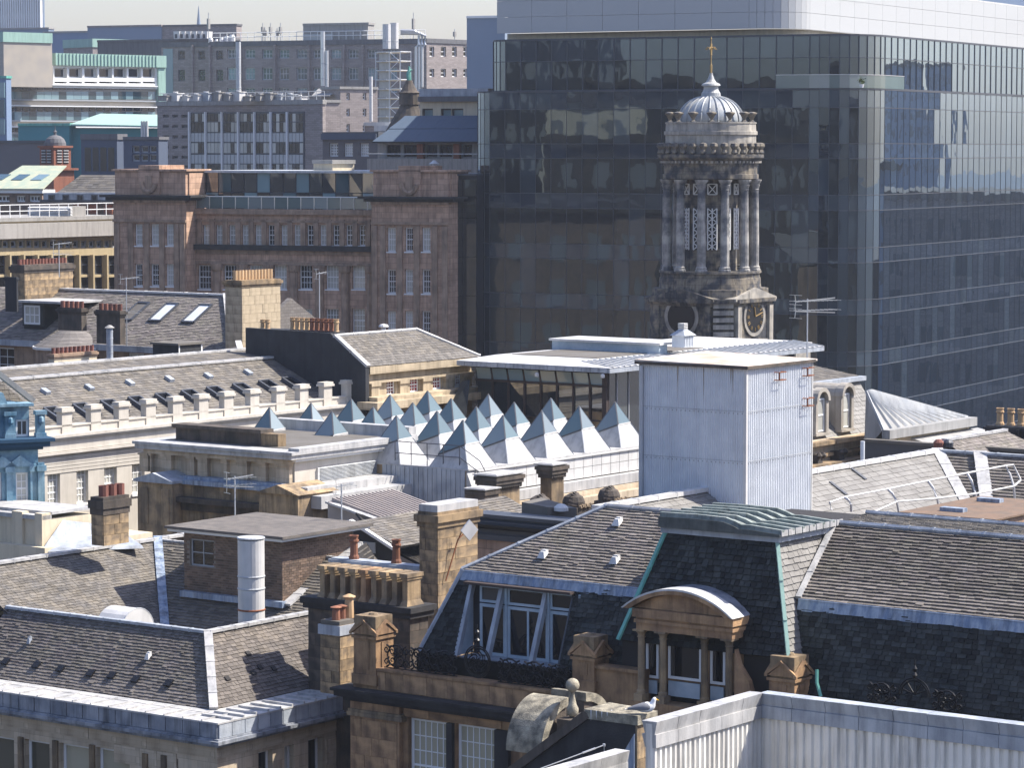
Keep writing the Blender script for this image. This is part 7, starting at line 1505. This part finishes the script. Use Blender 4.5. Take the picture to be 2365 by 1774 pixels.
q.wall('y', -.3, .8, x0, x1, z0, z1, wins); b.part(q, 'white_storey', 'white_paint')
for r in wins[:7]: window(b.o, 'y', .1, r, 'white_paint', 'pane_dark', 1, 1, .15, .05, .3, dep=.1)
q = MB(); q.box(x0, x1, .6, 14, z0, z1); b.part(q, 'storey_core', 'black_wall')
q = MB(); q.box(x0, x1 + 1.2, -.8, 14, z1, z2); b.part(q, 'green_fascia', 'copper_pale')
q = MB(); q.box(x1, x1 + 1.2, -.6, 14, b.z(366, 240, 'y', 0), z1); b.part(q, 'green_end', 'copper_pale')
for k in range(30): q = MB(); x = x0 + (x1 - x0) * k / 30; q.box(x, x + .12, -.92, -.8, z1, z2); b.part(q, 'fascia_rib', 'copper_pale')
b = block('blank stone-clad stair tower with green copper trim, upper left', 8, 96, 396, None, 120, 'beige_clad', AG, name='stair_tower', top='copper_pale', par=1.0, zlow=48.1)
b = block('far low roof with green trim behind the green fascia', 214, 108, 470, None, 338, 'brick_far', AG, name='green_trimmed_roof', top='copper_pale', par=1.0)
b = block('dark blue glass building at the left edge under the green canopy', 14, 180, 380, -40, None, 'blue_clad', name='blue_glass_building', wins=(), top='copper_green', rd=1.2); 
for t, e in ((190, 225), (230, 270), (275, 310)): strip(b, 'x', -20, 12, t, e, 'pane_blue', 'glass_panel')
b = block('teal-walled hall with pale green ribbed roof, left', 160, 290, 350, 42, 175, 'teal_wall', R(75), name='green_roofed_hall', top='copper_green')
q = MB(); a, c_ = b.P(162, 290, 'x', 0), b.P(365, 296, 'x', 4); q.hexa([a, a + Vector((0, -14, -.3)), a + Vector((9, -14, 1.0)), a + Vector((9, 0, 1.3))], [a + Vector((0, 0, .2)), a + Vector((0, -14, -.1)), a + Vector((9, -14, 1.2)), a + Vector((9, 0, 1.5))]); b.part(q, 'ribbed_roof', 'copper_pale'); q = MB(); q.box(1, 9, -11, 0, 0, a.z - .3); b.part(q, 'hall_wall', 'teal_wall')
for k in range(3): v_ = Bd('flue', 'white twin flue pipe rising beside the green ribbed roof, %s' % ('left', 'middle', 'right')[k], 'flue', 328 + 6 * k, 322, 345, zb=at(330, 322, 345).z, group='white flues by the green roof'); q = MB(); q.lathe([(.14, 0), (.14, 2.1)], 0, 0, 8); v_.part(q, 'pipe', 'white_metal')
b = block('dark boxy building with plain parapet below the green roof', 270, 322, 320, 187, None, 'navy_clad', name='dark_box_building', top='concrete_dark', par=.3)
for k in range(4): strip(b, 'x', 196 + 18 * k, 210 + 18 * k, 340, 395, 'pane_dark', 'panel', .03)
b = block('dark glazed building beside the brown curtain-wall office', 366, 322, 315, 285, None, 'navy_clad', name='dark_glazed_building', top='concrete_dark', wins=(('x', steps(304, 362, 3, .9), ((336, 352), (356, 372)), 'grey_paint', 'pane_dark', 1, 1),))
b = block('low purple-brown building behind the domed belfry', 110, 330, 340, -20, None, 'purple_brown', name='low_building', top='dark_metal')
# red sandstone belfry
TB = Bd('domed_belfry', 'small red sandstone belfry with grey dome and louvred openings', 'tower', 125, 425, 290, ang=R(48)); zt = TB.z(125, 336); s_ = 1.05; zc0 = zt
q = MB(); q.box(-.2, 2.3, -.2, 2.3, 0, TB.z(125, 390)); q.box(0, 2.1, 0, 2.1, TB.z(125, 390), zt - .2); q.box(-.15, 2.25, -.15, 2.25, zt - .2, zt); q.box(-.5, 2.6, -.5, 2.6, TB.z(125, 388) - .2, TB.z(125, 388)); TB.part(q, 'belfry', 'red_stone')
q = MB(); q.lathe([(1.05, 0), (1.02, .3), (.85, .65), (.55, .9), (.15, 1.02), (.12, 1.2), (.2, 1.3), (.05, 1.5), (.03, 1.9)], 1.05, 1.05, 16, z0=zt); TB.part(q, 'dome', 'concrete_dark', smooth=False)
for ax in 'xy':
    for k in range(2):
        u = .35 + .8 * k; q = MB(); q.ab(ax, 0, -.04, .0, u, u + .6, zt - 1.7, zt - .35); o = TB.part(q, 'opening', 'black_iron'); q = MB()
        for j_ in range(5): q.ab(ax, 0, -.1, -.041, u, u + .6, zt - 1.6 + .27 * j_, zt - 1.5 + .27 * j_)
        q.build('louvre', MT['lead_pale'], o)
# grey-slated mansard with dormers and balustrades
b = block('building with grey slate mansard, boxed dormers and red balustrade, left', 277, 470, 262, 95, None, 'stone_brown_plain', name='mansard_building', top='dark_metal')
h = b.h; q = MB(); slates(b, (.2, 0, h), (.2, b.u(97, 460), h), (4.2, b.u(130, 420), h + 2.4), (4.2, 0, h + 2.4), 'slate_grey', course=.35, wid=.6, uname='roof')
for k in range(5):
    a = b.rect('x', 0, 113 + 33 * k, 449, 128 + 33 * k, 466); q = MB(); q.box(-.1, 3, a[0] - .35, a[1] + .5, a[2] - .2, a[3] + .15); b.part(q, 'dormer', 'lead'); window(b.o, 'x', -.15, a, 'concrete_dark', 'pane_dark', 1, 1, .1, .05, 0)
for k in range(3):
    for j_ in range(4): yy = b.u(183 + 36 * k + 4.2 * j_, 476); q = MB(); q.lathe([(.1, 0), (.16, .3), (.08, .6), (.12, .85)], -.8, yy, 6, z0=h - .9); b.part(q, 'baluster', 'red_stone')
q = MB(); q.box(-1.1, 0, 0, b.ly, h - 1.2, h - .9); q.box(-1, -.6, 0, b.ly, h - .05, h + .1); b.part(q, 'cornice', 'stone_dark')
b = block('low building with pale green panelled roof and white windows at the left edge', 97, 446, 268, -30, None, 'brick_brown', name='green_panelled_building', top='white_paint', wins=(('x', ((-10, 22), (36, 58), (66, 92)), ((451, 466),), 'white_paint', 'pane_dark', 3, 1),))
q = MB(); h = b.h + .3; q.slab([(-.3, -.3, h), (-.3, b.ly, h), (6, b.ly, h + 2.0), (6, 1, h + 2.0)], (0, 0, .1)); b.part(q, 'panelled_roof', 'pale_panel')
for k in range(4): q = MB(); q.slab([(1 + .9, 1.2 + 2.0 * k, h + .75), (1 + .9, 2.3 + 2.0 * k, h + .75), (3.4, 2.3 + 2.0 * k, h + 1.22), (3.4, 1.2 + 2.0 * k, h + 1.22)], (0, 0, .12)); b.part(q, 'rooflight', 'pane_blue')
# yellow 1960s office
YB = block('low sixties office with grey parapet, long window strip and yellow panels, left', -60, 514, 238, None, 277, 'yellow_panel', GA, name='yellow_panelled_office', top='concrete', wins=(('y', steps(-30, 276, 17, .86), ((555, 572),), 'grey_paint', 'pane_dark', 1, 1), ('y', steps(-46, 274, 10, .93), ((590, 634), (640, 686)), 'dark_metal', 'pane_dark', 2, 2)))
strip(YB, 'y', -60, 277, 514, 548, 'concrete_band', 'parapet_band', .6)
for k in range(11): strip(YB, 'y', -47.5 + 32 * k, -44 + 32 * k, 588, 690, 'yellow_panel', 'pier', .35)
q = MB(); h = YB.h + .3
for zz_ in (.5, 1.0): q.tube([(0, .5, h + zz_), (YB.lx, .5, h + zz_)], .04, 4)
for k in range(16): q.beam((k * YB.lx / 15, .5, h), (k * YB.lx / 15, .5, h + 1), .05, .05)
YB.part(q, 'roof_railing', 'white_paint')
PLr = Bd('louvred_plant_screen', 'white louvred plant screen with ladder on the yellow office roof', 'plant', 163, 503, 247, R(60), zb=at(163, 505, 247).z); ly = PLr.u(64, 490)
for k in range(8): q = MB(); q.hexa([(0, 0, .12 * k), (.25, 0, .12 * k + .02), (.25, ly, .12 * k + .02), (0, ly, .12 * k)], [(0, 0, .12 * k + .03), (.25, 0, .12 * k + .1), (.25, ly, .12 * k + .1), (0, ly, .12 * k + .03)]); PLr.part(q, 'louvre_blade', 'white_paint')
q = MB(); q.box(.26, 2, 0, ly, -.2, 1.0); PLr.part(q, 'plant_box', 'concrete')
# brown curtain-wall office
C5 = block('brown brick office with glazed curtain wall of pale blue spandrels, upper centre left', 745, 240, 330, 363, 752, 'brick_far', GA, name='curtain_wall_office', top='concrete', par=.2,
           wins=(('x', ((376, 390), (398, 411), (419, 433)), ((264, 271), (288, 295), (312, 319), (336, 343), (359, 366), (381, 388)), 'concrete_dark', 'pane_dark', 1, 1),))
strip(C5, 'x', 441, 704, 258, 400, 'dark_metal', 'curtain_wall_core', .1)
for i in range(7):
    x0, x1 = 441 + 37.6 * i, 441 + 37.6 * (i + 1); strip(C5, 'x', x0 - 1.2, x0 + 1.2, 258, 400, 'white_paint', 'mullion', .4)
    for t, e, m_ in ((262, 280, 'pane_dark'), (282, 304, 'pane_dark'), (307, 327, 'panel_band'), (330, 353, 'pane_dark'), (357, 377, 'panel_band'), (379, 400, 'pane_dark')):
        for a, c_ in steps(x0 + 2, x1 - 2, 4, .86): strip(C5, 'x', a, c_, t, e, m_ if m_ != 'pane_dark' else ('pane' if rnd.random() < .7 else 'pane_dark'), 'spandrel' if m_ == 'panel_band' else 'pane', .16, .0)
for k in range(14):
    bx = Bd('roof_plant_unit', 'pale plant unit on the curtain-wall office roof, %s of fourteen from the left' % ORD[k], 'plant unit', 385 + 24 * k, 238, 334, GA, zb=C5.h + .3, group='plant units on the curtain-wall office roof'); q = MB(); w_ = rnd.uniform(.6, 1.6); h_ = rnd.uniform(.5, 1.1)
    q.box(0, 1, 0, w_, .1, h_); q.box(-.1, 1.1, -.1, w_ + .1, h_, h_ + .08); bx.part(q, 'casing', rnd.choice(['white_metal', 'concrete', 'lead'])); q = MB(); q.lathe([(.25, h_ + .08), (.3, h_ + .25)], .5, w_ / 2, 8); bx.part(q, 'fan', 'white_metal')
q = MB(); h = C5.h + .3
for zz_ in (.6, 1.1): q.tube([(.3, 0, h + zz_), (.3, C5.ly, h + zz_)], .035, 4)
for k in range(22): q.beam((.3, k * C5.ly / 22, h), (.3, k * C5.ly / 22, h + 1.1), .05, .05)
C5.part(q, 'roof_railing', 'zinc')
# sunlit brick stair blocks right of it
b = block('sunlit brown brick stair block with pale edges right of the curtain-wall office', 742, 236, 338, 705, 786, 'brick_far', R(35), name='brick_stair_block', top='concrete')
b = block('brown brick block with narrow windows below the scaffold', 786, 205, 352, 742, 872, 'brick_far', R(35), name='brick_block', top='concrete', wins=(('y', ((800, 808), (838, 846)), ((214, 230), (250, 268), (286, 304)), 'white_paint', 'pane_dark', 1, 2),))
q = MB(); q.slab([b.P(720, 222, 'x', -1), b.P(762, 222, 'x', -1), b.P(785, 206, 'x', 2), b.P(735, 206, 'x', 2)], (0, 0, .1)); b.part(q, 'sloping_roof', 'concrete')
b = block('dark roofed brown building with three white sash windows', 872, 316, 300, 745, None, 'purple_brown', name='dark_roofed_building', top='dark_metal', par=.2, wins=(('x', ((760, 781), (794, 815), (831, 852)), ((330, 361),), 'white_paint', 'pane', 4, 4),)); strip(b, 'x', 745, 872, 308, 322, 'navy_clad', 'dark_eaves', .4)
# pavilion with the blue-slate roof, behind the stone building
C8 = block('rooftop restaurant pavilion with blue-grey sheet roof and dark framed glazing', 1125, 330, 262, 872, None, 'concrete', GD, name='rooftop_pavilion', top='concrete_dark', wins=(('x', ((893, 925), (932, 965), (985, 1010), (1015, 1045), (1070, 1090)), ((334, 362),), 'brown_frame', 'pane_dark', 2, 1),), rd=10)
slates(C8, (-1.6, -.3, C8.h + .1), (-1.6, C8.u(860, 330, 'x', -1.6), C8.h + .1), (4, C8.u(935, 276, 'x', 4), C8.h + 2.35), (4, -.3, C8.h + 2.35), 'sheet_blue', course=2.6, wid=.55, jit=.05, th=.05, uname='sheet_roof', name='roof_sheet', nowobble=True)
for a in (968, 1052): strip(C8, 'x', a, a + 14, 332, 385, 'red_stone', 'brick_pier', .5)
q = MB(); q.box(-2.2, 0, 0, C8.ly, C8.z(900, 372) - 1, C8.z(900, 366)); C8.part(q, 'terrace_wall', 'concrete'); q = MB(); q.tube([(-2.2, 0, C8.z(900, 355)), (-2.2, C8.ly, C8.z(900, 355))], .05, 5); C8.part(q, 'terrace_rail', 'zinc')
b = block('upper storey of the pavilion with window band and flat grey roof', 1125, 222, 268, 970, None, 'render_cream', GD, name='pavilion_upper_storey', top='lead', par=.4, zlow=30, wins=(('x', ((975, 1000), (1018, 1042), (1043, 1070)), ((250, 271),), 'brown_frame', 'pane_blue', 1, 1),)); strip(b, 'x', 970, 1125, 222, 234, 'concrete_dark', 'fascia', .5)
b = Bd('mushroom_vent', 'small white capped vent on the roof in front of the pavilion', 'vent', 1003, 394, 245, zb=at(1003, 396, 245).z); q = MB(); q.lathe([(.18, 0), (.18, .6), (.45, .62), (.1, .9)], 0, 0, 10); b.part(q, 'cowl', 'white_metal')
b = block('pale flat plant box on the roof just above the glass penthouse', 768, 378, 236, 724, 818, 'render_cream', R(45), name='rooftop_plant_box', top='concrete', par=0, cat='plant box', zlow=34)
# stone cupola with statue
CU = Bd('stone_cupola', 'ornate stone cupola with curved roof and small green statue on top', 'cupola', 945, 280, 290); h = CU.z(945, 280)
q = MB(); q.lathe([(2.6, -10), (2.6, -2), (2.2, -.8), (1.5, .4), (1.0, 1.2), (.85, 1.6)], 0, 0, 16, z0=h); CU.part(q, 'curved_roof', 'stone_dark'); q = MB(); q.lathe([(1.0, 1.6), (.95, 2.6), (1.05, 2.7), (.8, 2.9), (.4, 3.6), (.3, 3.9)], 0, 0, 12, z0=h); CU.part(q, 'lantern', 'stone_dark'); q = MB(); q.tube([(0, 0, h + 3.9), (0, .05, h + 4.5), (.05, 0, h + 4.9), (0, 0, h + 5.2)], [.22, .25, .16, .1], 6); q.tube([(0, 0, h + 4.6), (0, -.35, h + 4.9)], .06, 4); CU.part(q, 'statue', 'copper_green')
# long brick hospital block
HB = block('very long brown brick block with two rows of blue-green windows on the skyline', 980, 100, 420, 372, None, 'brick_far', GD, name='long_brick_block', top='concrete_dark', par=.4,
           wins=(('x', [(c_ - 8, c_ + 8) for c_ in (419, 466, 507)], ((116, 137), (160, 187)), 'concrete_dark', 'pane_dark', 2, 2), ('x', [(c_ - 12, c_ + 12) for c_ in (537, 577, 617, 656, 697, 735, 776, 816, 860, 905)], ((113, 134), (155, 184), (202, 214)), 'zinc', 'pane_blue', 3, 2)))
strip(HB, 'x', 378, 400, 112, 225, 'pane_blue', 'glazed_stair', .1)
for c_ in (447, 487, 557, 637, 716, 796, 840, 885): strip(HB, 'x', c_ - 2, c_ + 2, 103, 225, 'brick_far', 'buttress', .5)
b = block('sunlit end of the brick block with three columns of white windows', 985, 98, 418, 975, 1180, 'brick_far', R(50), name='sunlit_brick_end', top='concrete_dark', wins=(('y', ((992, 1003), (1018, 1030), (1044, 1055), (1070, 1080)), ((107, 130), (158, 177), (204, 218)), 'white_paint', 'pane_dark', 1, 2),), par=.3)
b = block('dark slab-sided tower against the sky left of the glass block', 1166, 40, 400, 1078, None, 'slab_blue', name='dark_slab_tower', top='white_paint', par=0)
q = MB(); 
for b2, nm in ((HB, 'roof_railing'),):
    q = MB(); h = b2.h + .7
    for zz_ in (.6, 1.2): q.tube([(.3, 0, h + zz_), (.3, b2.ly * .8, h + zz_)], .05, 4)
    for k in range(30): q.beam((.3, k * b2.ly * .8 / 30, h), (.3, k * b2.ly * .8 / 30, h + 1.2), .06, .06)
    b2.part(q, nm, 'white_paint')
b = block('grey plant room on the long brick block roof', 850, 56, 424, 700, None, 'concrete', name='grey_plant_room', top='concrete', par=0, zlow=50, cat='plant room'); strip(b, 'x', 702, 770, 78, 100, 'panel_band', 'louvre_panel', .3)
b = block('dark rooftop building with grey panels behind the chillers, upper left', 546, 58, 520, 372, None, 'brick_far', name='rooftop_building', top='concrete_dark', par=0); b = block('grey panelled building far behind the chillers', 372, 60, 525, 202, None, 'slab_blue', name='rooftop_building', top='brick_far', par=0)
b = block('flat dark roof carrying the white chillers, upper left', 540, 92, 440, 225, None, 'concrete_dark', name='flat_roof_building', top='concrete_dark', par=0)
for k in range(6):
    CHL = Bd('chiller', 'white rooftop chiller with slanted sides, %s of the six from the right' % ORD[k], 'chiller', 478 - 13 * k, 88, 442, GD, zb=at(478, 89, 442).z, group='row of white chillers'); q = MB(); q.prism([(0, 0), (.8, 0), (1.0 - .1, 1.1), (-.1 + 0, 1.1)], 'x', 0, 1.6); CHL.part(q, 'casing', 'white_metal'); q = MB(); q.box(-.02, 0, .25, .65, .1, .7); CHL.part(q, 'grille', 'dark_metal')
for k, (px, w_) in enumerate(((487, 1.0), (500, .8), (512, 1.0), (524, 1.2), (536, 1.4))):
    b = Bd('cylindrical_plant_unit', 'pale cylindrical plant unit right of the chillers, %s of five from the left' % ORD[k], 'plant unit', px, 103, 436, zb=at(px, 104, 436).z, group='pale cylindrical plant units'); q = MB(); q.lathe([(w_ * .35, 0), (w_ * .35, w_ * .8), (w_ * .2, w_ * 1.1)], 0, 0, 10); b.part(q, 'tank', 'white_metal')
# pipes, stacks, scaffold
for k, (px, yt, yb, Y, r_, m, cap_) in enumerate(((551, 96, 220, 410, .35, 'zinc', 0), (746, 72, 198, 412, .3, 'silver', 0), (755, 116, 200, 412, .25, 'silver', 0), (857, 176, 280, 350, .2, 'white_metal', 0), (893, 55, 112, 412, .55, 'white_metal', 0), (911, 52, 112, 414, .55, 'white_metal', 0))):
    b = Bd('exhaust_stack', ('pale exhaust pipe down the brick facade, left', 'tall silver exhaust pipe in the middle of the brick facade', 'slim silver pipe beside the middle exhaust pipe', 'slim white flue by the brick block', 'left of two thick white stacks above the scaffold', 'right of two thick white stacks above the scaffold')[k], 'stack', px, yb, Y, zb=at(px, yb, Y).z); h = b.z(px, yt, 'x', 0)
    q = MB(); q.lathe([(r_, 0), (r_, h), (r_ * .85, h)], 0, 0, 12); b.part(q, 'pipe', m)
    for j_ in range(int(h / 2)): q = MB(); q.lathe([(r_ * 1.06, -.05), (r_ * 1.1, 0), (r_ * 1.06, .05)], 0, 0, 12, z0=1 + 2 * j_); b.part(q, 'band', 'zinc')
PPb = Bd('silver_ductwork', 'bundle of bright silver pipes bending down the brick facade right of the scaffold', 'pipes', 965, 215, 410, zb=0)
for k in range(3):
    xx = 962 + 7 * k; pts = [PPb.I @ at(p, y, 410) for p, y in ((925, 70 + 3 * k), (xx - 4, 71 + 3 * k), (xx + 6, 78 + 2 * k), (xx + 6, 102), (xx - 1, 108), (xx - 1, 200 - 6 * k + 12), (xx - 6, 208 - 4 * k + 10), (950, 209 - 4 * k + 10))]; q = MB(); q.tube(pts, .2, 8); PPb.part(q, 'duct', 'silver')
for k, (px, y) in enumerate(((607, 52), (625, 52), (648, 52), (612, 62), (640, 64), (955, 28), (1050, 66), (482, 28))):
    b = Bd('roof_mast', ('thin mast, leftmost of the cluster above the grey plant roof', 'thin mast, second of the skyline cluster', 'thin mast, rightmost of the tall skyline cluster', 'short mast at the left foot of the skyline cluster', 'short mast at the right foot of the skyline cluster', 'tallest thin mast above the thick white stacks', 'short mast on the sunlit brick end', 'thin mast beside the distant spire')[k], 'mast', px, 98, 430, zb=at(px, 98, 430).z, group='antenna masts on the skyline'); h = at(px, y, 430).z - b.zb; q = MB(); q.tube([(0, 0, 0), (0, 0, h)], .06, 5); b.part(q, 'pole', 'grey_paint'); q = MB(); q.box(-.2, .2, -.15, .15, h * .45, h * .8); b.part(q, 'antenna_panel', 'concrete')
SP = Bd('distant_spire', 'pale blue needle-like church spire on the skyline', 'spire', 459, 70, 900, zb=at(459, 75, 900).z - 5); q = MB(); q.lathe([(.9, 0), (.8, 5), (.05, 13)], 0, 0, 8); SP.part(q, 'spire', 'slab_blue')
SF = Bd('scaffold_tower', 'tall pale scaffold tower with ladders beside the silver pipes', 'scaffold', 925, 285, 385, R(50)); z0, z1 = SF.z(925, 290), SF.z(925, 118); wx, wy = 4.3, 1.8; n_ = 8
q0 = (0, 0); L_ = SF.u(868, 200)
for y in (0, L_ * .45, L_): 
    for x in (0, 2): q = MB(); q.tube([(x, y, z0), (x, y, z1)], .06, 4); SF.part(q, 'standard', 'white_paint')
for k in range(n_ + 1):
    z = z0 + (z1 - z0) * k / n_; q = MB(); q.beam((0, 0, z), (0, L_, z), .08, .08); q.beam((2, 0, z), (2, L_, z), .08, .08); q.beam((0, 0, z), (2, 0, z), .08, .08); SF.part(q, 'ledger', 'white_paint')
    q = MB(); q.box(.1, 1.9, .1, L_ - .1, z - .15, z - .08); SF.part(q, 'deck', 'render_cream')
    if k < n_: q = MB(); q.beam((0, L_ * .05 if k % 2 else L_ * .45, z), (0, L_ * .45 if k % 2 else L_ * .05, z + (z1 - z0) / n_), .06, .06); SF.part(q, 'brace', 'white_paint')
for k in range(n_):
    z = z0 + (z1 - z0) * (k + .1) / n_; q = MB(); q.box(.4, .5, L_ * .5, L_ * .95, z, z + (z1 - z0) / n_ * .75); SF.part(q, 'sheeting', 'render_white')
b = block('scaffold platform hut with white curved roof', 905, 302, 330, 866, 906, 'lead', R(50), name='white_roofed_hut', top='white_metal', par=.3, zlow=30)
b = block('low white-roofed hut by the brick block', 900, 290, 332, 842, 905, 'brick_far', R(50), name='low_hut', top='white_metal', par=.1, zlow=30)
# far building beyond the glass block, top right
b = block('distant blue glass building showing above the pale panelled storey, top right', 2200, -20, 520, None, 2600, 'blue_clad', R(40), name='distant_glass_building', top='concrete', zlow=0, wins=())
# ================================================================= city outside the frame, seen only as reflections in the glass
def refl(x, y, w_, d, h, m, ang, lab, nwin=5, fl=6):
    b = Bd('city_building', lab, 'building', O=Vector((x, y, 0)), ang=ang); q = MB(); q.box(0, w_, 0, d, 0, h); b.part(q, 'wall', m); q = MB(); q.box(-.5, w_ + .5, -.5, d + .5, h, h + 1); b.part(q, 'cornice', 'stone_dark')
    q = MB()
    for f in range(fl):
        z = h - 4.5 - 4.2 * f
        if z < 1: break
        for k in range(int(w_ / 4)): q.box(1.2 + 4 * k, 2.8 + 4 * k, -.05, d + .05, z, z + 2.4)
        for k in range(int(d / 4)): q.box(-.05, w_ + .05, 1.2 + 4 * k, 2.8 + 4 * k, z, z + 2.4)
    b.part(q, 'windows', 'pale_reveal' if y < 200 and x < 0 else 'concrete_dark', kind='stuff')  # pale windows on the left blocks paint light marks into the reflections
S2 = [(-147, 98, 40, 30, 62, 'stone_black', 'tallest black stone block'), (-150, 62, 45, 30, 48.5, 'stone_black', 'broad black stone block'), (-72, 118, 45, 25, 40.5, 'stone_dark', 'lower dark block'), (-113, 120, 8, 12, 45.5, 'render_cream', 'small cream block'), (-190, 20, 50, 30, 46, 'stone_dark', 'far dark block'), (-45, 175, 12, 12, 34, 'brick_brown', 'low red brick block'),  # black stone on the left blocks puts shade into the reflected faces
      (150, 300, 40, 40, 34, 'brick_far', 'brown brick block'), (190, 420, 30, 60, 30, 'stone_brown_plain', 'brown stone block'), (240, 330, 30, 50, 37, 'slab_blue', 'grey block'), (430, 560, 16, 16, 60, 'slab_blue', 'slim far tower'), (420, 470, 60, 40, 40, 'blue_clad', 'blue block'), (260, 560, 50, 40, 38, 'slab_blue', 'wide grey block'), (620, 820, 34, 30, 72, 'slab_blue', 'far pale tower'), (140, 220, 25, 40, 28, 'stone_dark', 'low dark block')]
S2 += [(10, -90, 60, 30, 52, 'stone_black', 'long black block'), (95, -50, 40, 60, 50, 'stone_black', 'black block right of the camera'), (135, 60, 30, 60, 46, 'stone_dark', 'dark block to the right')]  # added behind and right of the camera to darken the rounded corner's reflection
for k, s_ in enumerate(S2): refl(*s_[:6], R(60), s_[6] + ' outside the picture, reflected in the dark glass')
# haze
hz = MB(); hz.box(-1200, 1200, -400, 1250, -2, 82); m = bpy.data.materials.new('haze'); m.use_nodes = True; n_ = m.node_tree.nodes; n_.remove(n_['Principled BSDF'])
pv = n_.new('ShaderNodeVolumePrincipled'); pv.inputs['Color'].default_value = (.82, .89, 1, 1); pv.inputs['Density'].default_value = .00016; pv.inputs['Anisotropy'].default_value = .3
m.node_tree.links.new(pv.outputs[0], n_['Material Output'].inputs['Volume']); MT['haze'] = m
ho = hz.build('haze', m); ho['kind'] = 'stuff'
